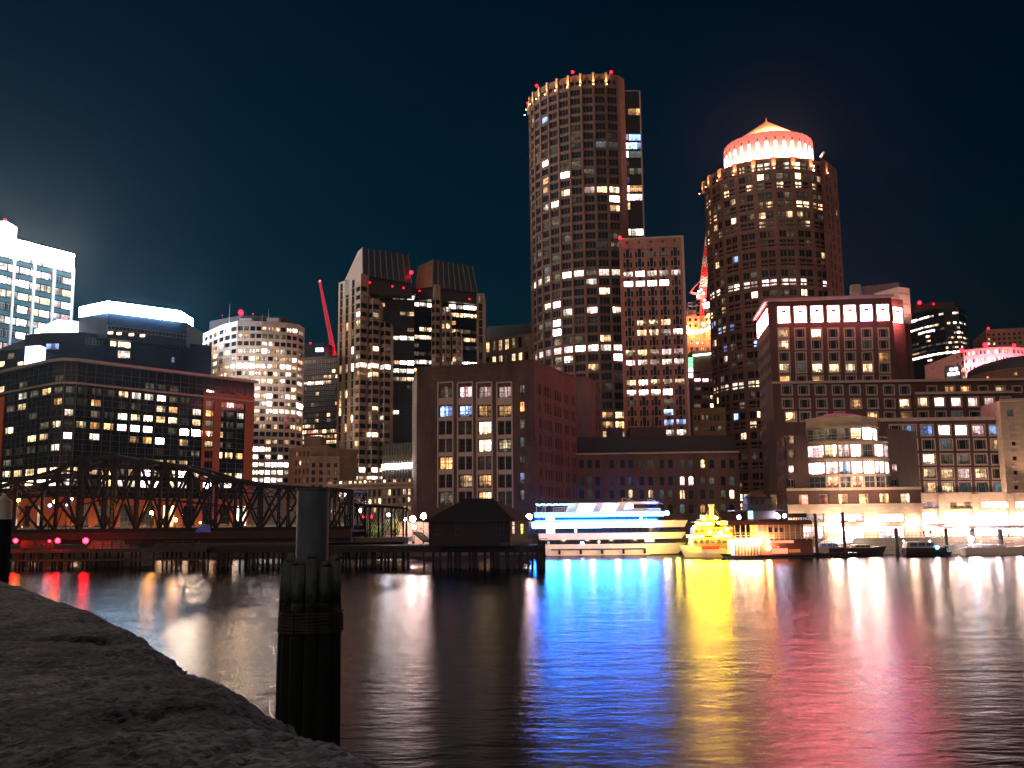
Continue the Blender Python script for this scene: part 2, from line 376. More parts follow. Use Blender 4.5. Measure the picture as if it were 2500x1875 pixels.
# wall materials
mat('roofing', (.03, .03, .035), .9)
masonry('brown_granite', (.21, .115, .09), 1.5, 1.1, .04); masonry('pink_granite', (.19, .125, .11), 1.5, 1.2, .05); masonry('brown_stone', (.33, .185, .145), 1.6, 1.3, .05)
masonry('cream_stone', (.72, .60, .53), 2, 1.2, .04, .08); masonry('tan_stone', (.32, .24, .185), 1.5, .9, .06)
masonry('dark_brick', (.100, .058, .050), .5, .2, .1, .55); masonry('low_brick', (.130, .080, .060), .5, .2, .1, .45); masonry('hotel_brick', (.098, .050, .040), .5, .2, .1, .35)
masonry('hotel_stone', (.50, .40, .31), 1.4, .7, .06, .15); masonry('deco_stone', (.30, .185, .13), 1.2, .6, .06)
mat('orange_panel', (.46, .105, .035), .6, var=.12); mat('mullion', (.14, .12, .115), .5, .3, 0); mat('pale_metal', (.36, .31, .28), .45, .3, .1)
mat('white_metal', (.75, .72, .72), .4, 0, .08); mat('black_metal', (.02, .02, .024), .5, .4, .2); mat('navy_cladding', (.009, .017, .036), .6, 0, .3, spec=.1)
mat('curtain_wall', (.012, .020, .027), .12, 0, .3, 2., spec=.14); mat('spandrel', (.022, .033, .038), .45, 0, .3, 1.); mat('teal_spandrel', (.05, .12, .13), .3, 0, .3, 1.)
mat('light_trim', (.40, .31, .28), .6, 0, .1); mat('dark_frame', (.03, .025, .025), .5, 0, 0); mat('crown_rib_metal', (.16, .18, .21), .5, .2, .1); mat('crown_grey', (.045, .060, .078), .4, .3, .15, .2); mat('crown_cream', (.30, .23, .20), .7, 0, .1)
glow('beacon_red', (1, .004, .010), 22); glow('beacon_dim', (1, .004, .010), 9)
def beacon(B, p, r=.7, m='beacon_red', pole=1.2):
    r = r*.72; mb = MB(); mb.ball(p, r, 0); mb.tube((p[0], p[1], p[2]-pole), p, .12, n=6, mi=1); B.add('beacon', mb, [M[m], M['black_metal']])

# ---- glass office block with a rounded corner, orange brick ends -----------------------------------
c0 = P(160, 873, 255); Z = c0.z; lf = PZ(0, 908, Z); rt = PZ(620, 930, Z); lf = xy(lf)+(xy(lf)-xy(c0))*.35; rt = xy(rt); c0 = xy(c0)
B = Building('office_block', 'long glass office block with a rounded corner and orange brick end, behind the truss bridge', [M['curtain_wall'], M['orange_panel'], M['pale_metal'], M['roofing'], M['spandrel']], M['mullion'], (c0.x, c0.y, GZ))
q0 = on(c0, lf, 132, 880); q1 = on(c0, rt, 190, 880); m1 = (q0+q1+c0*2)/4
ob = on(c0, rt, 497, 960); oa = on(lf, c0, 14, 960)
zr = [zat(190, y, q1) for y in (924, 1177)]; zb = zat(190, 1213, q1); zl1 = zat(190, 905, q1); zled = zat(190, 938, q1)
poly = [lf, oa, q0, m1, q1, ob, rt, rt+Vector((-30, 55)), lf+Vector((-10, 60))]
G1T = 'D32 E40 Y12 W4 O8 C4'; gr = B.rng; GS = ('grid', 3, 1, .09)
rw = {0: tab('D80 W8 E12') and 'D80 W8 E12', 3: 'Y25 W10 E30 D35', 5: 'Y30 H8 W10 E20 D32', 7: 'D70 E25 Y5', 8: 'Y50 W15 H12 E20', 9: 'W35 H25 Y15 E15 D10'}
W = {i: grid(gr, ln(poly[i], poly[i+1]), n, zr[0], zr[1], 10, .72, .62, G1T, GS, rows=rw, cells=({(4, 8): 'X', (4, 9): 'X', (4, 3): 'H', (1, 4): 'W', (1, 5): 'W', (1, 6): 'W', (5, 4): 'O'} if i == 4 else {})) for i, n in ((1, 4), (2, 1), (3, 1), (4, 10))}
ow = grid(gr, ln(ob, rt), 4, zr[0], zr[1], 10, .74, .62, 'E40 Y30 D20 W5 O8', GS, .6, 2.8, rows=rw)
W[5] = [x for x in ow if x[3] < zled-1.5 or True]; W[0] = grid(gr, ln(lf, oa), 3, zr[0], zr[1], 10, .6, .6, 'E40 Y30 D30', GS)
shell(B, poly, zb, Z-.8, W, .25, 0, 3)
base = MB()
for i in (0, 1, 2, 3, 4, 5):
    a, b = poly[i], poly[i+1]; L = ln(a, b); n = max(1, round(L/6.4))
    g = [(u-1.9, u+1.9, GZ+.6, zb-2.0, s, ('grid', 3, 3, .09)) for u, s in ((L*(k+.5)/n, pick(gr, tab('D35 E30 Y20 W8'))) for k in range(n))] if L > 5 else []
    B.facade(a, b, GZ-1, zb, g, .6, 1)
B.finish()
mg = MB(); sp = MB(); op = MB(); lg = MB()
for i in (1, 2, 3, 4): fins(mg, poly[i], poly[i+1], zb, Z-1, max(2, round(ln(poly[i], poly[i+1])/2.6)), .10, .14)
fins(mg, ob, rt, zb, Z-1, 6, .10, .14)
pv = (zr[0]-zr[1])/9
for i in (0, 1, 2, 3, 4, 5):
    for k in range(11):
        zc = zr[0]+pv*.5-pv*k; band(mg, poly[i], poly[i+1], zc+.62, zc+.70, .10); band(mg, poly[i], poly[i+1], zc-.70, zc-.62, .10)
    band(lg, poly[i], poly[i+1], Z-.8, Z, 1.5); band(lg, poly[i], poly[i+1], zled, zled+.5, .7)
B.add('mullion_grid', mg, M['mullion']); B.add('roof_ledge', lg, M['pale_metal'])
for k in range(7): q = q1.lerp(rt, (k+.5)/7); lamp((q.x+.5, q.y-5.5, GZ+4.5), 430, (1, .55, .30), .4, B.root, name='arcade_light')
for k in range(3): q = lf.lerp(q0, (k+1)/3); lamp((q.x, q.y-5.5, GZ+4.5), 300, (1, .52, .28), .4, B.root, name='arcade_light')
L = ln(ob, rt); t = (rt-ob).normalized(); zo = zled-.8
def op_u(u0, u1, z0, z1, out=.35): band(op, ob+t*u0, ob+t*u1, z0, z1, out)
pu = (L-3.4)/4; op_u(0, pu*.18, zb, zo); op_u(.6+pu-.4, .6+pu+1.6, zb, zo); op_u(L-2.9, L, zb, zo); op_u(0, L, zo, zo+2.6, .36)
for k in range(3, 10): op_u(pu*.18, .6+pu-.4, zr[0]-pv*k+pv*.36, zr[0]-pv*k+pv*.64, .34)
B.add('brick_frame', op, M['orange_panel'], 'orange brick frame round the windows at the end of the block'); op = MB(); band(op, lf, oa, zb, zled-.8, .35); B.add('brick_frame', op, M['orange_panel'], 'orange brick pier at the left edge')

# ---- brightly lit tall office tower at the far left ------------------------------------------------
a = P(0, 575, 352); Z = a.z; b = xy(PZ(181, 622, Z)); a = xy(a); a = a+(a-b)*.6
B = Building('office_tower', 'tall pale glass tower with a glaring white lit crown, at the left edge', [M['curtain_wall'], M['white_metal'], M['roofing']], M['white_metal'], (b.x, b.y, GZ))
zf, zl = zat(172, 660, b), zat(172, 870, b); L = ln(a, b); zc = zat(178, 655, b)
poly = box_poly(a, b, 40)
W1 = grid(B.rng, L, 11, zf, zl, 8, .92, .52, 'P30 Y20 W25 E15 C10', ('grid', 4, 1, .1), rows={0: 'P60 W30 H10', 1: 'P50 W20 E20', 2: 'H25 P45 Y30', 3:'H20 P30 Y30 C20'})
W1 += grid(B.rng, L, 11, zl-4.2, GZ+6, 8, .92, .52, 'E40 Y20 C20 D20', ('grid', 4, 1, .1))
shell(B, poly, GZ-1, zc, {0: W1}, .3, 0, 2); B.finish()
mb = MB(); fins(mb, a, b, GZ, zc, 6, .9, .7); B.add('fin', mb, M['white_metal'])
mb = MB(); pv = (zf-zl)/7
for k in range(16): band(mb, a, b, zf-pv*(k+.5)-.8, zf-pv*(k+.5)+.8, .06)
B.add('spandrel_band', mb, M['teal_spandrel'])
mb = MB(); mb.prism([p for p in box_poly(a+Vector((0, -.6)), b+Vector((.4, -.6)), 41)], zc, Z); B.add('lit_crown', mb, glow('crown_light', (1, .72, .52), 210), 'glaring white lit parapet band')
p0 = P(6, 575, 362); mb = MB(); mb.prism(box_poly((p0.x-8, 362), (p0.x+1.2, 362), 8), Z-1, zat(8, 540, p0)); B.add('stair_tower', mb, M['cream_stone'])
beacon(B, P(12, 536, 361), .6, 'beacon_dim')
for k in range(3): q = a+(b-a)*(.45+.24*k); lamp((q.x+6, q.y-14, zc-4), 700, (1, .85, .85), 2., B.root, name='crown_floodlight')

# ---- dark building with white lit roof boxes -------------------------------------------------------
def roofbox(B, pts, Y, hpx, name, m, lab=None, depth=14):
    p = [P(x, y, Y) for x, y in pts]; z = p[0].z; pl = [xy(p[0])]+[xy(PZ(x, y, z)) for x, y in pts[1:]]
    zb = zat(pts[0][0], pts[0][1]+hpx, pl[0]); mb = MB(); mb.prism(pl+[pl[-1]+Vector((0, depth)), pl[0]+Vector((0, depth))], zb, z); B.add(name, mb, m, lab); return pl, zb, z
p0 = P(200, 811, 318)
B = Building('dark_office_building', 'dark blue office building with a white glowing box on its roof', [M['navy_cladding'], M['roofing']], M['mullion'], (p0.x+20, p0.y, GZ))
glow('white_sign_light', (.50, .76, 1), 75)
Z = p0.z; poly = [xy(P(60, 830, 322)), xy(P(100, 818, 318)), xy(p0), xy(P(517, 850, 345))]; poly += [poly[-1]+Vector((-14, 35)), poly[0]+Vector((0, 60))]
t = lambda px, py: on(poly[2], poly[3], px, py)
def px_win(a, b, x0, y0, x1, y1, s, sty): 
    q = on(a, b, (x0+x1)/2, (y0+y1)/2); z0, z1 = zat((x0+x1)/2, y1, q), zat((x0+x1)/2, y0, q); A = xy(a)
    return ((on(a, b, x0, y0)-A).length, (on(a, b, x1, y1)-A).length, min(z0, z1), max(z0, z1), s, sty)
ws = [px_win(poly[2], poly[3], *r) for r in ((209, 825, 251, 842, 'E', ('grid', 5, 1, .12)), (270, 828, 284, 846, 'Y', ('grid', 2, 1, .12)), (289, 830, 319, 850, 'Y', ('grid', 4, 1, .12)), (288, 856, 318, 875, 'W', ('grid', 4, 1, .12)), (420, 872, 426, 886, 'B', ('framed',)), (340, 838, 380, 850, 'D', ('grid', 6, 1, .12)), (396, 845, 440, 856, 'D', ('grid', 6, 1, .12)))]
ws2 = [px_win(poly[1], poly[2], 112, 838, 143, 853, 'B', ('grid', 4, 1, .12))]
shell(B, poly, GZ-1, Z, {2: ws, 1: ws2}, .3, 0, 1); B.finish()
pl, zb, z = roofbox(B, [(194, 750), (263, 735), (440, 759)], 326, 25, 'lit_roof_box', M['white_sign_light'], 'white glowing box on the roof')
mb = MB(); q = [xy(P(191, 800, 325.5)), xy(P(262, 800, 318.5)), xy(P(456, 800, 336))]; mb.prism(q+[q[-1]+Vector((0, 18)), q[0]+Vector((0, 18))], Z-2, zb-.02)
B.add('penthouse', mb, M['navy_cladding'])
mb = MB(); fins(mb, q[1], q[2], Z+.5, zb-4.5, 22, .12, .2); band(mb, q[1], q[2], zb-4.6, zb-4.4, .25); band(mb, q[1], q[2], Z+.9, Z+1.1, .25); B.add('louvre_screen', mb, M['mullion'])
mb = MB(); A, Bq = q[1], q[2]
for x in (271, 292, 322, 349): c = on(A, Bq, x, 815+(x-270)*.08); mb.box((c.x, c.y-.5, zat(x, 813+(x-270)*.09, c)), (1.6, .3, .8))
B.add('deck_lamp', mb, glow('deck_lamp', (1, .62, .34), 5))
p0 = P(88, 800, 330)
B = Building('screen_building', 'small dark building with a broad white lit rooftop screen and a bluish lit corner', [M['navy_cladding'], M['roofing']], M['mullion'], (p0.x, p0.y, GZ))
q = [xy(P(-40, 865, 308)), xy(P(62, 850, 300)), xy(P(99, 852, 303))]; zt = P(62, 850, 300).z
ws = [px_win(q[0], q[1], -30+k*24, 862+(k%2)*20, -14+k*24, 876+(k%2)*20, s, ('grid', 2, 1, .12)) for k, s in enumerate('EOEY')]
shell(B, q+[q[2]+Vector((0, 14)), q[0]+Vector((0, 14))], GZ-1, zt, {0: ws}, .25, 0, 1); B.finish()
roofbox(B, [(85, 805), (140, 781), (189, 785)], 338, 30, 'lit_screen', glow('screen_light', (.72, .85, 1), 14), 'broad white lit screen on the roof', 10)
mb = MB(); q = [xy(P(60, 842, 338)), xy(P(192, 842, 352))]; mb.prism(box_poly(q[0], q[1], 22), GZ, zat(85, 829, q[0])); B.add('rear_block', mb, M['navy_cladding'])
roofbox(B, [(62, 846), (97, 843)], 299, 52, 'lit_corner', glow('corner_light', (.62, .74, 1), 4), 'bluish white lit corner panel', 4)

# ---- cream gridded office tower with rounded corners ----------------------------------------------
pts = [(488, 808, 372), (520, 796, 360), (548, 787, 351), (580, 783.5, 346), (640, 787, 347), (700, 794, 350), (728, 798, 353), (744, 801, 360)]
p0 = P(580, 783.5, 346); Z = p0.z
B = Building('cream_office_tower', 'cream stone office tower with rounded corners and a full grid of lit windows', [M['cream_stone'], M['roofing']], M['dark_frame'], (p0.x, p0.y, GZ))
fr = [xy(P(x, y, Yq)) for x, y, Yq in pts]
zf, zl = zat(600, 801, p0), zat(600, 1172, p0); W = {}
RW = {r: 'D55 E25 Y12 W8' for r in (0, 1, 2)}; RW.update({r: 'Y33 W35 H12 X3 E8 D9' for r in (3, 4, 5, 6, 7, 8, 9, 10, 11)}); RW.update({12: 'D80 Y10 E10', 13: 'D75 R5 Y20', 14: 'D90 E10', 15: 'D60 E30 Y10'}); RW.update({16: 'W40 H35 X5 D20', 17: 'W40 H20 D40', 18: 'H50 X12 W30', 19: 'W40 Y20 X8 H30', 20: 'H30 W40 D20'})
cols = [3, 2, 2, 4, 4, 2, 1]
for i in range(len(fr)-1):
    W[i] = grid(B.rng, ln(fr[i], fr[i+1]), cols[i], zf, zl, 21, .80, .60, 'Y40 W20 D20 E20', ('grid', 3, 1, .08), rows=RW)
poly = fr+[fr[-1]+Vector((-11, 35)), fr[0]+Vector((-9, 30))]
shell(B, poly, GZ-1, Z, W, .45, 0, 1); B.finish()
mb = MB(); q = [xy(P(512, 775, 366)), xy(P(588, 766, 356)), xy(P(700, 786, 360))]; mb.prism(q+[q[-1]+Vector((0, 18)), q[0]+Vector((0, 18))], Z-1, zat(588, 770, q[1])); B.add('plant_room', mb, M['roofing'])
beacon(B, P(588, 763, 354), 1.3, 'beacon_red', 2); mb = MB()
for x, y, h in ((560, 776, 9), (640, 776, 5), (655, 778, 7)): e = P(x, y, 357); mb.tube((e.x, e.y, Z), (e.x, e.y, Z+h), .14, .05, 6)
for x in (602, 668): e = P(x, 780, 353); mb.box((e.x, e.y, Z+1.1), (4.5, 3, 2.2))
B.add('roof_mast', mb, M['pale_metal']); beacon(B, P(618, 766, 354), .25, 'beacon_dim', 1); beacon(B, P(543, 770, 362), .2, 'beacon_dim', 3)
lamp(P(560, 905, 318), 26000, (1, .80, .68), 3, B.root, 'SPOT', P(600, 930, 347), 75, 'added_wall_fill')  # unseen spot added to brighten the cream walls

# ---- dark glass tower behind, with a grid ----------------------------------------------------------
a, b = P(742, 873, 430), P(829, 880, 424); Z = a.z
B = Building('dark_glass_tower', 'slim dark glass tower with a fine window grid between the cream and the stepped tower', [M['curtain_wall'], M['roofing']], M['mullion'], (a.x, a.y, GZ)); a, b = xy(a), xy(b)
W = grid(B.rng, ln(a, b), 9, zat(745, 885, a), zat(745, 1082, a), 16, .96, .72, 'D82 E10 Y8', ('grid', 2, 2, .12), rows={3: 'Y40 E30 D30', 4: 'Y60 W20 D20', 8: 'D60 E20 R8 W10', 12: 'Y30 D60', 13: 'Y50 R15 D30', 14: 'O60 Y30', 15: 'Y60 W20'})
shell(B, box_poly(a, b, 28), GZ-1, Z, {0: W}, .15, 0, 1); B.finish()
mb = MB(); q = [xy(P(744, 850, 432)), xy(P(792, 852, 430))]; mb.prism(box_poly(q[0], q[1], 14), Z-1, zat(760, 838, q[0])); B.add('plant_room', mb, M['curtain_wall'])
mb = MB(); c = P(780, 854, 429.6); mb.box(c, (3.4, .5, 1.6)); B.add('sign_lamp', mb, glow('sign_lamp', (.7, .85, 1), 5)); beacon(B, P(758, 838, 431), .5, 'beacon_dim')

# ---- the two stepped stone and glass towers with sloped crowns ------------------------------------
def stepped(name, label, rowsT, spec):
    a, b, py, Y0, Y1 = spec['front']; A, Bq = P(a, py, Y0), P(b, py, Y1); Z = A.z; A, Bq = xy(A), xy(Bq)
    B = Building(name, label, [M['curtain_wall'], M['tan_stone'], M['roofing'], M['spandrel']], M['dark_frame'], (A.x, A.y, GZ))
    zf, zl, nr = zat(a, spec['r0'], A), zat(a, spec['r1'], A), spec['nr']; pv = (zf-zl)/(nr-1)
    L = ln(A, Bq); W = grid(B.rng, L, spec['nc'], zf, zl, nr, .93, .52, rowsT, ('grid', 3, 1, .08), rows=spec['rows'])
    shell(B, box_poly(A, Bq, 40), GZ-1, Z, {0: W}, .25, 0, 2)
    for x0, x1, ty, Yq, outw in spec['bays']:          # projecting stone bays with corner windows, each one lower than the last
        p, q = P(x0, ty, Yq), P(x1, ty, Yq); zt = p.z; p, q = xy(p), xy(q); nn = Vector((0, 1)); k = p.lerp(q, .5)+Vector((0, -outw))
        r = int(max(0, (zf-zt)/pv))+1; ff = zf-pv*r; wl = []
        for s0, s1 in ((p, k), (k, q)):
            wl.append(grid(B.rng, ln(s0, s1), 1, ff, zl, nr-r, .97, .56, 'D78 E12 Y6 W4', ('plain',), rows={i-r: v for i, v in spec['rows'].items() if i in (10, 11, 23, 22)}))
        shell(B, [p, k, q, q+Vector((0, 14)), p+Vector((0, 14))], GZ-1, zt, {0: wl[0], 1: wl[1]}, .35, 1, 2)
    for x0, x1, ty, Yq, n in spec.get('piers', ()):
        p, q = P(x0, ty, Yq), P(x1, ty, Yq-spec.get('turn', 0)); zt = p.z; p, q = xy(p), xy(q)
        W = grid(B.rng, ln(p, q), n, zf, zl, nr, .46, .93, 'D74 E14 Y8 W4', ('framed',), rows={i: v for i, v in spec['rows'].items() if i in (10, 23)})
        shell(B, [p, q, q+Vector((0, 20)), p+Vector((0, 20))], GZ-1, zt, {0: W}, .4, 1, 2)
    B.finish(); return B, A, Bq, Z
def crown(B, lo, hi, Y, dep, ribs, m1, m2):
    """a sloped roof box: lo = bottom corners (px, py), hi = top corners; ribs on its broad slope"""
    p = [P(x, y, Yq) for (x, y), Yq in zip(lo, Y)]; h = [P(x, y, Yq+5) for (x, y), Yq in zip(hi, Y)]
    mb = MB(); k = len(p)
    for i in range(k-1): mb.face([p[i], p[i+1], h[i+1], h[i]], 0 if i else 1)
    pb = [v+Vector((0, dep, 0)) for v in p]; hb = [v+Vector((0, dep*.5, 0)) for v in h]
    mb.face([p[-1], pb[-1], hb[-1], h[-1]], 0); mb.face([pb[0], p[0], h[0], hb[0]], 0); mb.face([pb[-1], pb[0], hb[0], hb[-1]], 0); mb.face(h+[hb[-1], hb[0]], 0)
    B.add('sloped_crown', mb, [M[m1], M[m2]])
    mb = MB()
    for i in range(ribs+1): f = i/ribs; mb.bar(p[1].lerp(p[2], f), h[1].lerp(h[2], f), .35)
    B.add('crown_rib', mb, M['crown_rib_metal'])
WR = {1: 'W40 H10 E30 D20', 3: 'O40 Y20 D40', 6: 'H30 W40 D30', 8: 'E50 D50', 9: 'H15 W50 Y20 D15', 10: 'H25 W45 Y30', 11: 'Y55 W20 D25', 12: 'D80 E20', 13: 'D60 Y30 E10', 16: 'D80 B6 E14', 17: 'D70 W15 E15', 18: 'D80 W20', 22: 'W50 Y20 D30', 23: 'W60 Y30', 24:'W40 D60'}
B, A, Bq, Z = stepped('stepped_tower', 'stepped stone and glass tower with a ribbed sloping crown, the taller of the pair', 'D66 E14 Y10 W6 O4',
  dict(front=(905, 1012, 692, 392, 396), r0=703, r1=1172, nr=24, nc=6, rows=WR, turn=9,
       bays=((870, 898, 672, 381, 3.0), (899, 927, 732, 383, 3.0), (928, 955, 790, 386, 3.0)), piers=((827, 870, 690, 392, 3),)))
crown(B, [(842, 684), (886, 672), (1005, 692)], [(874, 614), (885, 604), (996, 622)], (388, 382, 392), 18, 8, 'crown_grey', 'crown_cream')
mb = MB(); q = [xy(P(842, 690, 388)), xy(P(886, 690, 383)), xy(P(1005, 690, 393))]; mb.prism(q+[q[-1]+Vector((0, 16)), q[0]+Vector((0, 16))], Z-6, P(842, 684, 388).z); B.add('crown_base', mb, M['spandrel'])
for x, y in ((1004, 665), (903, 690), (958, 699), (985, 703)): beacon(B, P(x, y, 381 if x < 1000 else 392), .5 if x < 1000 else 1.0, 'beacon_dim' if x < 1000 else 'beacon_red')
B, A, Bq, Z = stepped('stepped_tower', 'lower twin of the stepped tower, its ribbed crown set back to the right', 'D58 E16 Y12 W8 O6',
  dict(front=(1006, 1166, 712, 402, 412), r0=722, r1=1172, nr=23, nc=9, rows={0: 'G35 D45 W20', 1: 'W45 H15 D40', 2: 'O40 Y30 D30', 3: 'O30 D70', 4: 'E40 Y30 D30', 5: 'Y45 W15 D40', 6: 'E50 D50', 7: 'D60 E40', 8: 'H40 W40 Y20', 9: 'O40 Y40 W20', 10: 'H50 W50'}, 
       bays=((1053, 1075, 697, 400, 2.5), (1078, 1100, 757, 399, 2.5), (1104, 1126, 812, 399, 2.5)), piers=((1163, 1183, 716, 410, 1),)))
crown(B, [(1014, 706), (1056, 700), (1166, 716)], [(1020, 650), (1057, 634), (1153, 650)], (402, 398, 410), 18, 8, 'crown_grey', 'deco_stone')
mb = MB(); q = [xy(P(1014, 716, 402.5)), xy(P(1056, 716, 399)), xy(P(1166, 716, 411))]; mb.prism(q+[q[-1]+Vector((0, 16)), q[0]+Vector((0, 16))], Z-4, P(1014, 706, 402).z); B.add('crown_base', mb, M['spandrel'])
beacon(B, P(1024, 710, 401), .4, 'beacon_dim'); beacon(B, P(1146, 730, 404), .4, 'beacon_dim')

# ---- pale stone block behind the brick warehouse --------------------------------------------------
a, b = P(1152, 836, 455), P(1310, 808, 432); Z = a.z
B = Building('stone_block', 'pale stone block with paired windows peeping over the brick warehouse', [M['tan_stone'], M['roofing']], M['dark_frame'], (a.x, a.y, GZ)); a, b = xy(a), xy(b)
W = grid(B.rng, ln(a, b), 10, zat(1200, 846, on(a, b, 1200, 846)), zat(1200, 960, on(a, b, 1200, 960)), 4, .55, .68, 'D60 E20 Y20', ('grid', 2, 3, .12))
shell(B, box_poly(a, b, 25), GZ-1, Z, {0: W}, .35, 0, 1); B.finish()
mb = MB(); q = [xy(P(1188, 805, 466)), xy(P(1310, 792, 458))]; mb.prism(box_poly(q[0], q[1], 12), Z-2, zat(1240, 797, q[0])); B.add('glazed_attic', mb, M['crown_grey'])

# ---- brick warehouse with tall recessed window bays -----------------------------------------------
c = P(1302, 882, 255); Z = c.z; a, b = xy(PZ(1018, 901, Z)), xy(PZ(1405, 926, Z)); c = xy(c)
B = Building('brick_warehouse', 'big dark brick warehouse with four tall bays of windows, behind the small pier house', [M['dark_brick'], M['light_trim'], M['roofing']], M['dark_frame'], (c.x, c.y, GZ))
L = ln(a, c); W = []; ys = (957, 1004, 1045, 1088, 1131, 1175, 1215); hs = (28, 28, 32, 31, 31, 31, 28); x0s = (1071, 1119, 1166, 1215)
for j, x in enumerate(x0s):
    for i, y in enumerate(ys):
        s = {0: 'EPPP'[j] if i == 0 else 'D', 1: 'BBOO'[j]}.get(i) or {(2, 2): 'Y', (3, 2): 'Y', (3, 3): 'Y', (4, 0): 'O', (5, 1): 'Y', (5, 2): 'O', (6, 2): 'O'}.get((i, j), 'E' if (i+j) % 3 == 0 else 'D')
        W.append(px_win(a, c, x+2, y-hs[i]/2, x+33, y+hs[i]/2, s, ('grid', 3, 2, .16)))
for i, y in enumerate((951, 992, 1035, 1079, 1122, 1166, 1208)): W.append(px_win(a, c, 1268, y-12, 1280, y+13, 'EOECEBE'[i], ('grid', 1, 2, .12)))
R = []
for i, y in enumerate((955, 997, 1038, 1078, 1118, 1160, 1200)):
    R += [px_win(c, b, x, y-13+(x-1320)*.09, x+3.4, y+13+(x-1320)*.09, 'D', ('plain',)) for x in (1318, 1323)] if False else []
Lr = ln(c, b); zf, zl = zat(1330, 955, on(c, b, 1330, 955)), zat(1330, 1200, on(c, b, 1330, 1200))
R = [w_ for w_ in grid(B.rng, Lr, 16, zf, zl, 7, .5, .62, 'D90 E6 O4', ('plain',), 1.5, .5) if True]
R = [w_ for k, w_ in enumerate(R) if k % 16 not in (2, 6, 10, 13)]
shell(B, [a, c, b, b+Vector((-8, 22)), a+Vector((-4, 26))], GZ-1, Z, {0: W, 1: R}, .5, 0, 2); B.finish()
mb = MB(); q = lambda x: on(a, c, x, 1000)
for x in x0s:                      # white-edged pilaster strips and spandrels between the windows of a bay
    z1, z0 = zat(x, 936, q(x)), zat(x, 1240, q(x))
    for xx in (x-1.5, x+35): band(mb, q(xx-.9), q(xx+.9), z0, z1, .18)
    band(mb, q(x-1.5), q(x+35), z1, z1+.35, .2)
B.add('bay_surround', mb, M['light_trim'])
for x in x0s:
    mb = MB()
    for i in range(6): z1 = zat(x, ys[i]+hs[i]/2+1, q(x)); z0 = zat(x, ys[i+1]-hs[i+1]/2-1, q(x)); band(mb, q(x+1), q(x+34), z0, z1, .12)
    z1 = zat(x, ys[0]-hs[0]/2, q(x)); band(mb, q(x+16.5), q(x+18.5), zat(x, 1232, q(x)), z1, .05)
    B.add('spandrel_panel', mb, M['light_trim'])
mb = MB(); band(mb, a, c, Z, Z+.5, .25); band(mb, c, b, Z, Z+.5, .25); band(mb, a, c, Z-1.6, Z-1.3, .12); B.add('parapet', mb, M['dark_brick'])
mb = MB(); band(mb, on(a, c, 1296, 1000), c, GZ, Z, .22); band(mb, c, on(c, b, 1311, 1000), GZ, Z, .22); B.add('corner_pilaster', mb, M['dark_brick'])
mb = MB(); p, q2 = P(1396, 922, 318), P(1434, 918, 316); r = xy(PZ(1466, 944, q2.z)); mb.prism([xy(p), xy(q2), r, r+Vector((0, 10)), xy(p)+Vector((0, 16))], GZ, q2.z); wg_ = B.add('rear_wing', mb, M['dark_brick']); mb = MB()
for y in (975, 1010, 1045):
    for f in (.62, .86): e = xy(q2).lerp(r, f); z = zat(1455, y, e); mb.bar((e.x-.2, e.y-.25, z-1.1), (e.x-.2, e.y-.25, z+1.1), .7, .5)
part('wing_window', mb, M['dark_frame'], wg_)

# ---- low brick warehouse with arched windows ------------------------------------------------------
a, b = P(1400, 1109, 288), P(1803, 1104, 285); Z = a.z
B = Building('arched_warehouse', 'low brick warehouse with rows of arched windows and a dark attic, behind the cruise ship', [M['low_brick'], M['roofing']], M['dark_frame'], (a.x, a.y, GZ)); a, b = xy(a), xy(b)
W = []; xs = [1420, 1440, 1459, 1494, 1520, 1540, 1567, 1589, 1616, 1637, 1666, 1687, 1716, 1738, 1766, 1787]
for i, y in enumerate((1132, 1174, 1207, 1242)):
    for j, x in enumerate(xs):
        s = {(1, 10): 'P', (1, 11): 'P', (2, 5): 'Y', (2, 7): 'Y', (1, 3): 'E', (0, 12): 'Y', (2, 9): 'E', (2, 10): 'Y', (2, 15): 'Y', (3, 12): 'O', (3, 13): 'E'}.get((i, j)) or pick(B.rng, tab('D72 E16 C12'))
        W.append(px_win(a, b, x-6.3, y-11+(0 if i else 1), x+6.3, y+11, s, ('arch',)))
shell(B, box_poly(a, b, 30), GZ-1, Z, {0: W}, .35); B.finish()
mb = MB(); p, q2 = xy(P(1407, 1090, 291)), xy(P(1797, 1090, 288)); mb.prism(box_poly(p, q2, 22), Z, zat(1600, 1066, p)); B.add('attic_storey', mb, mat('dark_green_cladding', (.006, .012, .014), .7))
mb = MB(); band(mb, a, b, Z-.2, Z+.25, .35); B.add('cornice', mb, M['light_trim'])
mb = MB(); p, q2 = xy(P(1537, 1050, 300)), xy(P(1627, 1050, 300)); mb.prism(box_poly(p, q2, 8), Z, zat(1580, 1043, p)); p, q2 = xy(P(1486, 1050, 302)), xy(P(1520, 1050, 302)); mb.prism(box_poly(p, q2, 8), Z, zat(1500, 1044, p)); p = P(1595, 1045, 302); mb.tube((p.x, p.y, Z), (p.x, p.y, p.z+3), .5); B.add('roof_hut', mb, M['roofing'])

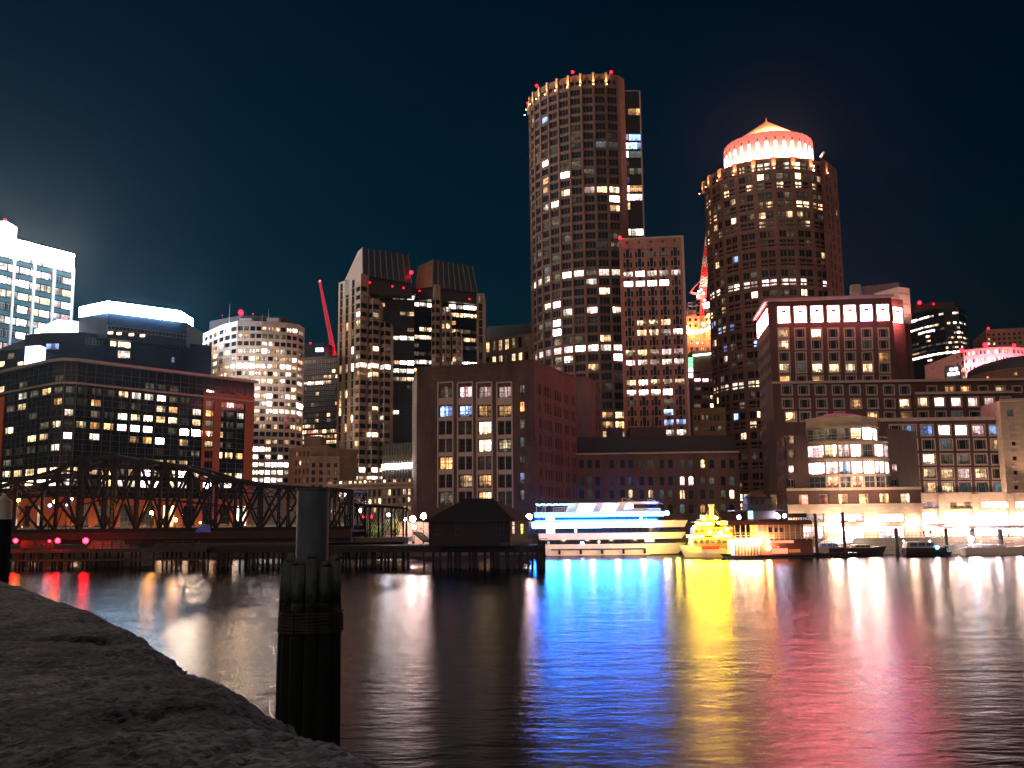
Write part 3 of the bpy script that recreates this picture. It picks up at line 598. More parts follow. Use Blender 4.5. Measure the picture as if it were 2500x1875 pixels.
# ---- art deco brown block --------------------------------------------------------------------------
c = P(803, 1117, 300); Z = c.z; a, b = xy(P(728, 1093, 305)), xy(P(827, 1122, 305)); c = xy(c)
B = Building('deco_block', 'small brown stepped stone block in front of the twin stepped towers', [M['deco_stone'], M['roofing']], M['dark_frame'], (c.x, c.y, GZ))
m_ = xy(P(757, 1117, 300)); e = xy(P(829, 1123, 303))
W0 = grid(B.rng, ln(m_, e), 4, zat(790, 1135, m_), zat(790, 1225, m_), 6, .5, .62, 'D88 E8 Y4', ('grid', 2, 1, .14)); shell(B, box_poly(m_, e, 20), GZ-1, P(757, 1117, 300).z, {0: W0}, .3, 0, 1)
k0, k1 = xy(P(706, 1125, 308)), xy(P(757, 1090, 302)); W1 = grid(B.rng, ln(k0, k1), 4, zat(740, 1107, k1), zat(740, 1215, k1), 6, .45, .6, 'D70 O15 Y15', ('grid', 2, 1, .14), ml=2.4)
shell(B, box_poly(k0, k1, 20), GZ-1, zat(745, 1090, k1), {0: W1}, .3, 0, 1); B.finish()
mb = MB(); p, q2 = xy(P(742, 1062, 309)), xy(P(782, 1066, 309)); mb.prism(box_poly(p, q2, 10), GZ, zat(760, 1064, p)); p, q2 = xy(P(757, 1085, 305)), xy(P(798, 1090, 305)); mb.prism(box_poly(p, q2, 10), GZ, zat(770, 1087, p)); B.add('setback_storey', mb, M['deco_stone'])
mb = MB(); band(mb, m_, e, P(757, 1117, 300).z, P(757, 1117, 300).z+.4, .3); B.add('cornice', mb, M['tan_stone'])
# ---- long low stone block with a bright strip ------------------------------------------------------
a, b = P(800, 1186, 296), P(1030, 1167, 284); Z = a.z
B = Building('stone_row', 'long low stone block with tall warm lit windows, left of the brick warehouse', [M['tan_stone'], M['roofing']], M['dark_frame'], (a.x, a.y, GZ)); a, b = xy(a), xy(b)
W = []
for i, (y, h, T) in enumerate(((1181, 10, 'Y45 W10 E25 D20'), (1209, 17, 'Y50 W10 E25 D15'), (1229, 14, 'Y40 E30 D30'), (1250, 13, 'Y70 H10 E20'))):
    for k in range(19):
        x = 806+k*12.; W.append(px_win(a, b, x-3.6, y-h/2+(810-x)*.045, x+3.6, y+h/2+(810-x)*.045, pick(B.rng, tab(T)), ('grid', 2, 1, .12)))
shell(B, box_poly(a, b, 30), GZ-1, Z, {0: W}, .4, 0, 1); B.finish()
mb = MB(); band(mb, a, b, Z-.1, Z+.5, .5); band(mb, a, b, zat(810, 1196, a), zat(810, 1193, a), .4); B.add('cornice', mb, M['hotel_stone'])
p, q2 = xy(P(935, 1150, 300)), xy(P(1030, 1146, 292)); mb = MB(); mb.prism(box_poly(p, q2, 16), Z-1, zat(960, 1084, p)); B.add('glass_attic', mb, M['spandrel'])
mb = MB(); fins(mb, p, q2, Z, zat(960, 1084, p), 14, .2, .25); B.add('attic_mullion', mb, M['mullion'])
mb = MB(); z = zat(940, 1145, p); band(mb, p, q2, z-.1, z+1.35, .4); B.add('lit_strip', mb, glow('strip_light', (1, .76, .66), 60), 'long white glaring lit strip')
mb = MB()
for k in range(10): f = p.lerp(q2, (k+.4)/10); mb.box((f.x, f.y-.35, zat(950, 1120, p)+.1), (1.0, .2, 1.6))
B.add('attic_window', mb, ST['Y'], kind='stuff') if False else B.add('attic_window', mb, ST['Y'])
# ---- round granite tower with an up-lit crown -----------------------------------------------------
masonry('tower_granite', (.165, .105, .088), 1.5, 1.1, .04)
def round_tower(B, cx, R, th0, th1, n, Z, zrows, nr, wins_of_bay, table, rows, dep=.5, z0=GZ-1):
    """bays on a drum round plan point cx between the angles th0 (left) and th1 (right), 0 facing the camera"""
    pts = [cx+Vector((R*math.sin(t), -R*math.cos(t))) for t in (th0+(th1-th0)*i/n for i in range(n+1))]
    for i in range(n):
        B.facade(pts[i], pts[i+1], z0, Z, wins_of_bay(ln(pts[i], pts[i+1]), i), dep, 0)
    return pts
c = P(1456, 700, 400); c = xy(c); R = 27.6; Z = P(1440, 180, 400-27.6).z
B = Building('round_tower', 'tallest round granite tower with amber up-lit fins and red beacons round its crown', [M['tower_granite'], M['roofing']], mat('tower_frame', (.20, .16, .15), .4, .2, 0), (c.x, c.y, GZ))
ref = c+Vector((2, -R)); zf, zl = zat(1480, 221, ref), zat(1480, 1061, ref); nr = 38
RW = {2: 'D80 E20', 5: 'E30 D70', 6: 'E40 D40 C20', 8: 'D80 W8 E12', 10: 'E30 D70', 11: 'Y30 E50 D20', 12: 'E40 D50 W10', 14: 'E40 D60', 16: 'E40 O10 D50', 17: 'E50 D50', 20: 'W45 P15 E40', 21: 'W25 C25 D50', 24: 'D85 W15', 25: 'E40 Y8 D50', 26: 'D60 Y14 E26', 27: 'Y20 E30 D50', 28: 'W75 P25', 29: 'D70 E20 W10', 31: 'E40 D60', 34: 'E30 Y10 D60', 35: 'O40 Y30', 36: 'O60 P20', 37: 'Y50 D50'}
cellw = {(2, 4): 'B', (2, 3): 'C', (7, 4): 'W', (9, 4): 'Y', (10, 4): 'Y', (9, 6): 'H', (11, 8): 'P', (12, 10): 'H', (11, 9): 'Y', (23, 5): 'H', (25, 5): 'H', (26, 5): 'H', (6, 9): 'C', (6, 10): 'C', (29, 10): 'H', (22, 5): 'E'}
NB = 11; th0, th1 = RD(-100), RD(17.6)
def wob(L, i):
    w_ = grid(random.Random(f'r{i}'), L, 1, zf, zl, nr, .80, .71, 'D86 E10 Y3 C1', ('grid', 3, 1, .09), rows=RW, cells={(r, 0): s for (r, k), s in cellw.items() if k == i})
    zt = zat(1480, 199, ref)
    return w_+[(L*f-.75, L*f+.75, zt-.8, zt+.8, 'D', ('framed',)) for f in (.3, .7)]
pts = round_tower(B, c, R, th0, th1, NB, Z, None, nr, wob, '', {})
rb = xy(pts[-1])+Vector((3.2, 4)); B.facade(pts[-1], rb, GZ-1, Z); B.facade(rb, rb+Vector((-2, 34)), GZ-1, Z); B.facade(rb+Vector((-2, 34)), pts[0], GZ-1, Z)
B.wall.face([(p[0], p[1], Z) for p in pts+[rb, rb+Vector((-2, 34))]], 1); B.finish()
mb = MB(); lb = MB(); pv = (zf-zl)/(nr-1)
for k in range(nr):                       # thin sill and head bands follow the curve
    for i in range(NB): band(mb, pts[i], pts[i+1], zf-pv*k-pv*.47, zf-pv*k-pv*.40, .16)
for p in pts: d = (xy(p)-c).normalized(); mb.box((p[0], p[1], (Z+GZ)/2), (.9, .5, Z-GZ-2), rz=math.atan2(d.y, d.x)+math.pi/2)
B.add('pier_and_sill', mb, M['tower_granite'])
zt, zb = zat(1480, 178, ref), zat(1480, 209, ref)
for i, p in enumerate(pts[1:-1]):
    d = (xy(p)-c).normalized(); k = xy(p)+d*.4; mb = MB()
    mb.box((k.x, k.y, (zt+zb)/2), (.9, .9, zt-zb), rz=math.atan2(d.y, d.x)+math.pi/2); B.add('crown_fin', mb, mat('fin_stone', (.55, .36, .24), .7, 0, .1))
    e = k+d*1.6; mb = MB(); mb.box((e.x, e.y, zb-.2), (.3, .3, .2)); o = B.add('uplight', mb, glow('uplight', (1, .55, .2), 30))
    lamp((e.x, e.y, zb+.2), 2600, (1, .50, .20), .3, B.root, 'SPOT', (k.x, k.y, zt), 62, 'fin_uplight')
for x, y, Yq in ((1289, 252, 404), (1310, 209, 392), (1398, 176, 373), (1492, 176, 373)): beacon(B, P(x, y, Yq), .75)
# glass slab behind it
a, b = P(1500, 222, 392), P(1562, 216, 392); Z = a.z; a, b = xy(a), xy(b)
B = Building('glass_slab_tower', 'narrow dark glass slab joined to the right side of the tallest round tower', [M['curtain_wall'], M['roofing']], M['spandrel'], (a.x, a.y, GZ))
CW = {(2, 1): 'O', (5, 0): 'P', (5, 1): 'B', (6, 0): 'Y', (6, 1): 'B', (7, 0): 'H', (7, 1): 'C', (8, 0): 'E', (9, 0): 'E', (9, 1): 'E', (10, 0): 'B', (11, 0): 'Y', (11, 1): 'O', (12, 0): 'H', (12, 1): 'P', (13, 0): 'O', (16, 0): 'W', (16, 1): 'W'}
W = grid(B.rng, ln(a, b), 2, zat(1540, 232, a), zat(1540, 567, a), 17, .97, .80, 'D100', ('grid', 6, 3, .10), cells=CW)
W += grid(B.rng, ln(a, b), 2, zat(1540, 590, a), GZ+8, 26, .97, .80, 'D80 E20', ('grid', 6, 3, .10))
shell(B, box_poly(a, b, 30), GZ-1, Z, {0: W}, .15, 0, 1); B.finish()
mb = MB(); band(mb, b-Vector((.3, 0)), b, GZ, Z, .3); band(mb, a, b, Z-.3, Z, .3); B.add('edge_trim', mb, M['light_trim'])

# ---- orange stone tower with arched windows -------------------------------------------------------
a, b = P(1511, 584, 352), P(1668, 573, 349); Z = a.z; a, b = xy(a), xy(b)
B = Building('arched_window_tower', 'orange brown stone tower with five columns of arched windows, right of the tallest tower', [M['brown_stone'], M['roofing']], M['light_trim'], (a.x, a.y, GZ))
RW = {2: 'W80 H20', 3: 'W50 P30 H20', 7: 'Y50 E20 D30', 8: 'Y60 W40', 10: 'Y30 P50', 11: 'W40 C20 P20', 6: 'D70 E30', 13: 'D50 Y30 W20', 14: 'D60 W40', 16: 'D80 R20', 17: 'D90 B5', 18: 'D70 W30'}
cells = {(r, j): 'D' for r in (0, 1, 4, 5) for j in range(5)}; cells.update({(0, 2): 'E', (0, 3): 'E', (7, 0): 'D', (7, 1): 'Y', (7, 2): 'Y', (7, 3): 'Y', (7, 4): 'D', (8, 0): 'D', (14, 1): 'W', (14, 2): 'W', (14, 3): 'H', (16, 3): 'B', (17, 3): 'B', (3, 4): 'E'})
L = ln(a, b); zf, zl = zat(1590, 616, on(a, b, 1590, 616)), zat(1590, 1053, on(a, b, 1590, 1053))
W = grid(B.rng, L, 5, zf, zl, 19, .77, .92, 'D80 E15 Y5', ('pallad',), .9, 1.0, rows=RW, cells=cells)
zo = zat(1590, 590, on(a, b, 1590, 590)); 
shell(B, box_poly(a, b, 24), GZ-1, Z, {0: W}, .3, 0, 1); B.finish()
mb = MB(); t = (b-a).normalized()
for k in range(5): q = a+t*(.9+(L-1.9)*(k+.5)/5); mb.tube((q.x, q.y-.04, zo), (q.x, q.y+.3, zo), .55, n=12)
B.add('oculus', mb, M['dark_frame']); beacon(B, P(1513, 580, 350), .7)
mb = MB(); band(mb, b-t*.7, b, GZ, Z, .12); band(mb, a, b, Z-.4, Z+.3, .2); B.add('edge_trim', mb, M['light_trim'])

# ---- round tower with the glowing pink drum -------------------------------------------------------
c = xy(P(1886, 700, 400)); R = 27.2; ref = c+Vector((2, -R)); Z = zat(1900, 384, ref)
B = Building('domed_round_tower', 'round granite tower topped by a glowing pink drum and conical roof', [M['brown_granite'], M['roofing']], M['tower_frame'], (c.x, c.y, GZ))
zt0 = zat(1900, 403, ref); pz = [zat(1900, y, ref) for y in (428, 1212)]; NP = 17; pv = (pz[0]-pz[1])/(NP-1)
def wob2(L, i):
    r = random.Random(f'q{i}'); out = [(L*f-1.15, L*f+1.15, zt0-1.5, zt0+1.5, pick(r, tab('E40 Y25 W15 D20')), ('framed',)) for f in (.31, .69)]
    for k in range(NP):
        for dz, row in ((.23, 0), (-.23, 1)):
            zc = pz[0]-pv*k-pv*.23+dz*pv
            T = {0: 'E40 Y30 D30', 1: 'E50 D30 Y20', 2: 'E55 Y15 D30', 3: 'D70 E25 W5', 5: ('D80 E20', 'W45 P30 D25')[row], 6: 'D60 B8 E20 Y12', 10: ('D90 E10', 'Y70 W30')[row], 9: 'E30 W10 D60', 16: 'Y50 W50'}.get(k, 'D80 E12 Y4 B4')
            for f in (.30, .70): out.append((L*f-1.35, L*f+1.35, zc-1.35, zc+1.35, pick(r, tab(T)), ('grid', 2, 1, .12)))
    return out
NB = 8; th0, th1 = RD(-91), RD(39)
pts = round_tower(B, c, R, th0, th1, NB, Z, None, 0, wob2, '', {})
e0 = xy(PZ(2001, 381, Z)); e1 = xy(PZ(2043, 414, Z)); sw = []
Ls = ln(e0, e1)
for k in range(NP*2): sw += [(Ls*f-.8, Ls*f+.8, pz[0]-pv*.5*k-1.4, pz[0]-pv*.5*k+1.4, pick(B.rng, tab('D85 E10 Y5')), ('framed',)) for f in (.35, .55, .85)]
B.facade(pts[-1], e0, GZ-1, Z); B.facade(e0, e1, GZ-1, Z, sw, .4); B.facade(e1, pts[0], GZ-1, Z)
B.wall.face([(p[0], p[1], Z) for p in pts+[e0, e1]], 1); B.finish()
for k in range(NP+1):
    mb = MB()
    for i in range(NB): band(mb, pts[i], pts[i+1], pz[0]+pv*.52-pv*k-.55, pz[0]+pv*.52-pv*k+.15, .2)
    B.add('sill_band', mb, M['brown_granite'])
mat('drum_stone', (.62, .36, .32), .7, 0, .1)
zt, zb = zat(1900, 384, ref), zat(1900, 413, ref)
for i, p in enumerate(pts):
    d = (xy(p)-c).normalized(); k = xy(p)+d*.4; mb = MB(); mb.box((k.x, k.y, (zt+zb)/2), (1.7, .9, zt-zb), rz=math.atan2(d.y, d.x)+math.pi/2); B.add('crown_fin', mb, M['fin_stone'])
    e = k+d*1.8; mb = MB(); mb.box((e.x, e.y, zb-.2), (.3, .3, .2)); B.add('uplight', mb, glow('pink_uplight', (1, .35, .2), 30))
    lamp((e.x, e.y, zb+.2), 3400, (1, .32, .16), .3, B.root, 'SPOT', (k.x, k.y, zt), 62, 'fin_uplight')
# drum: solid wall with glowing slots, a parapet with small square holes, a cone behind
Rd = 18.6; cz = xy(P(1874, 360, 400)); zr0 = Z-.5; rf = cz+Vector((0, -Rd)); z1 = zat(1885, 319, rf); zs0, zs1 = zat(1885, 379, rf), zat(1885, 343, rf)
n = 32; ring = [cz+Vector((Rd*math.sin(2*math.pi*i/n), -Rd*math.cos(2*math.pi*i/n))) for i in range(n)]
mb = MB(); mb.prism(ring, zr0, z1, 0, top=False); B.add('drum', mb, M['drum_stone'])
sl = MB(); gr_ = MB(); ho = MB()
for i in range(n):
    a, b = ring[i], ring[(i+1) % n]; m_ = (a+b)/2; d = (m_-cz).normalized()
    if d.y > .35: continue
    s0 = MB(); band(s0, m_.lerp(a, .26), m_.lerp(b, .26), zs0-.3, zs1, .15); B.add('glowing_slot', s0, glow('slot_light', (1, .36, .26), 22))
    band(ho, m_.lerp(a, .14), m_.lerp(b, .14), z1-3.4, z1-2.4, .08)
    gr_ = MB(); band(gr_, a.lerp(b, .02), a.lerp(b, .08), z1-6.2, z1, .2); B.add('parapet_rib', gr_, M['drum_stone'])
    if i % 2 == 0: lamp((m_.x+d.x*3.2, m_.y+d.y*3.2, zs0-1.0), 13000, (1, .34, .28), .6, B.root, name='drum_light')
B.add('square_hole', ho, M['dark_frame'])
zap = P(1867, 296, 400).z; zc0 = zap-10.2; mb = MB(); rc = [cz+Vector((14.5*math.sin(2*math.pi*i/16), -14.5*math.cos(2*math.pi*i/16))) for i in range(16)]
ap = (cz.x, cz.y, zap)
for i in range(16): mb.face([(*rc[i], zc0), (*rc[(i+1) % 16], zc0), ap])
mb.tube((ap[0], ap[1], zap-.3), (ap[0], ap[1], zap+1.5), .12); mb.prism(rc, Z, zc0, top=False, bot=False)
B.add('conical_roof', mb, mat('cone_cladding', (.60, .30, .17), .5, .1, .1))
for k in range(-2, 3): lamp((cz.x+4.2*k, cz.y-15.6, zc0+2.2), 7500, (1, .42, .27), .5, B.root, name='roof_light')
mb = MB(); q = P(2003, 384, 385); mb.tube(q, q+Vector((1.6, 0, 2.2)), .5, n=8); B.add('roof_mast', mb, M['white_metal'])

# ---- building under construction between the towers, with its crane -------------------------------
a, b = P(1676, 772, 440), P(1762, 762, 440); Z = a.z; a, b = xy(a), xy(b)
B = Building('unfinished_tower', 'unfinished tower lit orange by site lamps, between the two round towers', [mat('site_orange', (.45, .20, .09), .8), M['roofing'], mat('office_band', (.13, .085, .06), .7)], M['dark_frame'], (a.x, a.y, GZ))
pxs = lambda A, Bq, rows, x0, x1, n, T, h, sty=('framed',), wf=.55: [px_win(A, Bq, x0+(x1-x0)*(j+.5-wf/2)/n, y-h/2, x0+(x1-x0)*(j+.5+wf/2)/n, y+h/2, pick(B.rng, tab(T)), sty) for y in rows for j in range(n)]
W = pxs(a, b, (780,), 1678, 1760, 6, 'D70 E30', 7)+pxs(a, b, (795,), 1678, 1760, 6, 'Y50 E50', 7)
W += pxs(a, b, (838, 852), 1682, 1762, 6, 'Y50 E25 W10 D15', 8)
shell(B, box_poly(a, b, 20), GZ-1, Z, {0: W}, .4, 0, 1); B.finish()
mb = MB()
for y in (766, 748, 740): p, q = P(1679, y, 441), P(1762, y-5, 441); mb.bar(p, q, 1.0, .5)
for k in range(9): p = P(1680+k*10, 768, 441); mb.bar(p, p+Vector((0, 0, 5.5)), .4)
B.add('scaffold_deck', mb, M['black_metal'])
mb = MB(); q0, q1 = xy(P(1677, 760, 445)), xy(P(1700, 760, 445)); mb.prism(box_poly(q0, q1, 8), Z, Z+4); q0, q1 = xy(P(1724, 760, 446)), xy(P(1764, 760, 446)); mb.prism(box_poly(q0, q1, 8), Z, Z+7.5); B.add('concrete_core', mb, M['site_orange'])
mb = MB(); p = P(1718, 745, 440); mb.bar(P(1716, 747, 440), P(1762, 738, 440), 1.2, 2.4); B.add('lit_hoarding', mb, glow('site_white', (.86, .9, 1), 10))
for k, (x, y) in enumerate(((1681, 812), (1692, 812), (1703, 810), (1713, 809), (1725, 805), (1733, 800), (1741, 806), (1748, 806), (1678, 800), (1716, 792), (1732, 786), (1731, 771))):
    p = P(x, y, 438.6); s0 = MB(); s0.ball(p, .9 if k != 7 else 1.6); B.add('site_lamp', s0, glow('site_lamp', (1, .52, .24), 26))
    if k % 2 == 0: lamp(p-Vector((0, 1.2, 0)), 5200, (1, .50, .22), .4, B.root, name='site_light')
a, b = P(1690, 890, 430), P(1775, 880, 430); Z2 = zat(1690, 857, a); a, b = xy(a), xy(b)
B = Building('banded_office', 'dark banded office block below the unfinished tower, with a green lit stair', [M['office_band'], M['roofing'], mat('ochre_stone', (.33, .22, .10), .8)], M['dark_frame'], (a.x, a.y, GZ))
W = pxs(a, b, (928,), 1693, 1772, 4, 'P70 Y30', 9, wf=.8)+pxs(a, b, (910,), 1693, 1772, 4, 'E60 D40', 5, wf=.8)+pxs(a, b, (950, 970, 990), 1693, 1772, 4, 'D70 E20 Y10', 10, wf=.86)
shell(B, box_poly(a, b, 20), GZ-1, Z2, {0: W}, .3, 0, 1); B.finish()
s0 = MB(); p0 = P(1681, 880, 429)
for k, (y, m_) in enumerate(((878, 0), (890, 0), (903, 1), (917, 1))): s0.box(P(1686, y, 429.5), (2.0, .6, 1.9), m_)
B.add('lit_stair', s0, [glow('green_light', (.25, 1, .38), 2.2), glow('stair_light', (1, .8, .62), 4)])
s0 = MB(); s0.bar(P(1692, 868, 429), P(1742, 863, 429), .4, .8); B.add('lit_ledge', s0, glow('ledge_light', (.8, 1, .85), 5))
a, b = P(1690, 998, 392), P(1770, 985, 388); Z3 = a.z; a, b = xy(a), xy(b)
B2 = Building('ochre_block', 'low ochre stone block with one row of large windows, left of the domed tower', [M['ochre_stone'], M['roofing']], M['light_trim'], (a.x, a.y, GZ))
shell(B2, box_poly(a, b, 14), GZ-1, Z3, {0: pxs(a, b, (1020,), 1692, 1768, 8, 'E60 D40', 13, wf=.6)+pxs(a, b, (1046,), 1692, 1768, 4, 'E40 D60', 12, ('grid', 2, 2, .14), .65)}, .3, 0, 1); B2.finish()
# cranes
def lattice(mb, p0, p1, w0, n, m0=0, m1=0):
    p0, p1 = Vector(p0), Vector(p1); d = (p1-p0).normalized(); s = d.cross(Vector((0, 1, 0))).normalized(); u = Vector((0, 1, 0)); c = []
    for i in range(n+1):
        f = i/n; k = w0*(1-.55*f); p = p0.lerp(p1, f); c.append([p+s*k/2-u*k/2, p-s*k/2-u*k/2, p+s*k/2+u*k/2, p-s*k/2+u*k/2])
    for i in range(n):
        mi = m0 if (i//3) % 2 == 0 else m1
        for j in range(4): mb.bar(c[i][j], c[i+1][j], .2, mi=mi)
        mb.bar(c[i][0], c[i+1][1], .2, mi=mi); mb.bar(c[i][1], c[i+1][0], .2, mi=mi); mb.bar(c[i][0], c[i][1], .2, mi=mi); mb.bar(c[i][2], c[i+1][3], .2, mi=mi)
mat('crane_red', (.75, .06, .05), .5, var=.1); mat('crane_white', (.75, .66, .62), .5, var=.1); mat('crane_crimson', (.60, .015, .06), .5, var=.1)
def crane(label, base, foot, tip, w0, n, m0, m1, top):
    t = thing('tower_crane', label, 'crane', base); mb = MB(); lattice(mb, foot, tip, w0, n, 0, 1); part('jib', mb, [M[m0], M[m1]], t)
    mb = MB(); lattice(mb, base, foot, 2.2, 12, 0, 0); part('mast', mb, [M[m0]], t)
    mb = MB(); mb.box(Vector(foot)+Vector((-.8, 0, .2)), (3.4, 2.4, 2.4)); mb.bar(Vector(foot)+Vector((-1, 0, 1)), Vector(foot)+Vector((-5.5, 0, 2.5)), 1.0); mb.bar(Vector(foot)+Vector((-5.5, 0, 2.5)), Vector(foot).lerp(Vector(tip), .25), .2); part('cab', mb, [M[m0]], t)
    for p, r in top: mb = MB(); mb.ball(p, r); part('lamp', mb, glow('crane_lamp_red', (1, .06, .05), 22), t)
    return t
f1 = P(818, 878, 440); crane('crimson luffing crane with a steep jib beside the stepped towers', (f1.x, f1.y, GZ), f1, P(781, 687, 440), 2.0, 24, 'crane_crimson', 'crane_crimson', ((P(781, 686, 440), .35), (P(813, 872, 439), .6)))
for f in (.15, .4, .65, .9): q = f1.lerp(P(781, 687, 440), f)
lamp(f1+Vector((0, -9, 2)), 4500, (1, .12, .16), 1, sc.objects['tower_crane'], name='crane_light')
f2 = P(1714, 726, 436); cr2 = crane('red and white banded crane jib over the unfinished tower', (f2.x, f2.y+4, zat(1714, 770, f2)-10), f2, P(1733, 528, 436), 3.0, 24, 'crane_red', 'crane_white', ((P(1708, 720, 434), .4), (P(1720, 733, 434), .7)))
lamp(f2+Vector((-2, -7, 1)), 26000, (1, .42, .32), 1, cr2, name='crane_light')
s0 = MB()
for x, y in ((1706, 712), (1712, 708), (1703, 724), (1718, 716)): s0.ball(P(x, y, 434.5), .5)
part('work_lamp', s0, glow('work_lamp', (1, .8, .66), 16), cr2)
# ---- brick harbour hotel: tower, stepped wings, bow-fronted pavilion -------------------------------
HS = ('side',)
c = P(1875, 736, 262); Z = c.z; a, b = xy(PZ(1846, 781, Z)), xy(PZ(2176, 725, Z)); c = xy(c)
B = Building('hotel_tower', 'brick hotel tower with a row of glaring lit arches under its roof', [M['hotel_brick'], M['roofing'], M['light_trim']], M['light_trim'], (c.x, c.y, GZ))
xs = [1912.5, 1953, 1993, 2034, 2074, 2116, 2157]; ys = (813, 841, 871, 898, 928, 957, 985, 1016, 1046, 1076)
CE = {(0, 0): 'Y', (1, 0): 'Y', (0, 2): 'Y', (3, 0): 'Y', (4, 0): 'O', (3, 2): 'Y', (3, 3): 'Y', (3, 4): 'Y', (3, 5): 'Y', (2, 6): 'O', (4, 2): 'O', (6, 4): 'O', (7, 0): 'O', (3, 1): 'C', (1, 5): 'C'}
hw = lambda A, Bq, x, y, s, w_=25, h_=21, sty=HS: px_win(A, Bq, x-w_/2, y-h_/2, x+w_/2, y+h_/2, s, sty)
W = [hw(c, b, x+i*1.0, y, CE.get((i, j), 'D')) for i, y in enumerate(ys) for j, x in enumerate(xs)]
zf, zl = zat(1862, 840, on(a, c, 1862, 800)), zat(1862, 1120, on(a, c, 1862, 800)); Wl = grid(B.rng, ln(a, c), 7, zf, zl, 10, .45, .5, 'D80 E12 O8', ('framed',))
shell(B, [a, c, b, b+Vector((6, 25)), a+Vector((8, 30))], GZ-1, Z, {1: W, 0: Wl}, .35, 0, 1); B.finish()
mb = MB(); band(mb, a, c, Z-.2, Z+.6, 1.0); band(mb, c, b, Z-.2, Z+.6, 1.0); B.add('cornice', mb, M['light_trim'])
arch_l = glow('arch_light', (1, .20, .21), 110)
for k in range(8):
    x = 1912+40.3*k if k < 7 else 2190; lean = 1.5; q = [on(c, b, x-15, 750), on(c, b, x+15, 750)]
    z0, z1 = zat(x, 788-k*.9, q[0]), zat(x, 750-k*.9, q[0])
    if k == 7: q = [xy(P(2177, 750, 261)), xy(P(2200, 750, 263))]; z0, z1 = zat(2190, 785, q[0]), zat(2190, 749, q[0])
    mb = MB(); band(mb, q[0], q[1], z0, z1, .10); o = B.add('lit_arch', mb, glow('violet_arch_light', (.75, .25, .9), 60) if k == 5 else arch_l)
    m_ = (q[0]+q[1])/2; e = MB(); e.tube((m_.x, m_.y-.35, z0+(z1-z0)*.60), (m_.x, m_.y-.35, z0+(z1-z0)*.74), .45, .85, 10); part('wall_lantern', e, M['dark_frame'], o)
    f = MB()
    for s in (0, 1): band(f, q[s]+(q[s]-m_)*.02, q[s]+(q[s]-m_)*.10, z0, z1, .35) if s else band(f, q[s]+(q[s]-m_)*.10, q[s]+(q[s]-m_)*.02, z0, z1, .35)
    band(f, q[0], q[1], z1, z1+.3, .35); part('arch_frame', f, M['light_trim'], o)
    lamp((m_.x, m_.y-2.4, z0-1.2), 200, (1, .30, .26), .5, B.root, name='arch_glow')
for k in range(5):
    q0, q1 = a.lerp(c, .08+.18*k), a.lerp(c, .20+.18*k); z0, z1 = zat(1875, 788, c), zat(1875, 750, c); mb = MB(); band(mb, q0, q1, z0, z1, .1); B.add('lit_arch', mb, arch_l)
q0, q1 = xy(P(2172, 790, 264)), xy(P(2208, 790, 266)); z = zat(2180, 728, q0)
mb = MB(); mb.prism(box_poly(q0, q1, 18), GZ, z); B.add('stair_bay', mb, M['hotel_brick'])
mb = MB()
for y, s in ((806, 'Y'), (832, 'D'), (862, 'D'), (892, 'D')):
    for x in (2192, 2213): pass
Wn = MB(); q0, q1 = xy(P(2200, 790, 270)), xy(P(2226, 790, 272)); z = zat(2200, 700, q0); mb = MB(); mb.prism(box_poly(q0, q1, 9), zat(2200, 788, q0), z); o = B.add('stone_turret', mb, mat('turret_stone', (.70, .50, .44), .7, var=.1))
mb = MB()
for y in (716, 741, 766): zz = zat(2210, y, q0); band(mb, q0, q1, zz-.15, zz+.15, .12)
part('turret_course', mb, M['hotel_stone'], o)
lamp((q0.x+1.5, q0.y-5, zat(2210, 790, q0)-1), 5200, (1, .50, .44), .8, B.root, 'SPOT', (q0.x+2, q0.y, z), 90, 'turret_light')
mb = MB(); mb.prism(box_poly(q0+Vector((0, 1)), q1+Vector((0, 1)), 16), GZ, zat(2200, 788, q0)); B.add('rear_stair', mb, M['hotel_brick'])
q0, q1 = xy(P(2084, 710, 285)), xy(P(2195, 710, 280)); mb = MB(); mb.prism(box_poly(q0, q1, 12), Z, zat(2120, 701, q0)); o = B.add('plant_screen', mb, mat('lilac_metal', (.20, .13, .18), .5, .2, .1))
mb = MB(); fins(mb, q0, q1, Z, zat(2120, 701, q0), 12, .15, .15); part('screen_rib', mb, M['lilac_metal'], o)
mb = MB(); p = P(2090, 722, 283); mb.tube((p.x, p.y, Z), (p.x, p.y, p.z+3.2), 2.3, 1.6, 14); B.add('roof_cowl', mb, M['pale_metal'])
def wing(name, label, A, Bq, ztop, wins, depth, ledge=.6, mats=None, z0=GZ-1):
    B = Building(name, label, mats or [M['hotel_brick'], M['roofing'], M['light_trim']], M['light_trim'], (A.x, A.y, GZ))
    shell(B, box_poly(A, Bq, depth), z0, ztop, {0: wins}, .35, 0, 1); B.finish(); mb = MB(); band(mb, A, Bq, ztop-.3, ztop+.35, ledge); B.add('cornice', mb, M['light_trim']); return B
A, Bq = P(1886, 941, 256), P(2236, 930, 255); zt = Bq.z; A, Bq = xy(A), xy(Bq)
W = [hw(A, Bq, x, 952, 'D') for x in (1921, 1962, 2003, 2045, 2087, 2128, 2170, 2209)]+[hw(A, Bq, x, 985, {2090: 'O', 2209: 'Y'}.get(x, 'D')) for x in (1923, 1965, 2006, 2048, 2090, 2131, 2172, 2209)]+[hw(A, Bq, x, 1017, {1931: 'O', 2131: 'O', 2213: 'O'}.get(x, 'D')) for x in (1931, 1966, 2007, 2050, 2131, 2172, 2213)]
wing('hotel_wing', 'middle brick hotel wing with mostly dark framed windows, below the lit arches', A, Bq, zt, W, 8)
A, Bq = P(2234, 961, 253), P(2470, 958, 252); zt = A.z; A, Bq = xy(A), xy(Bq)
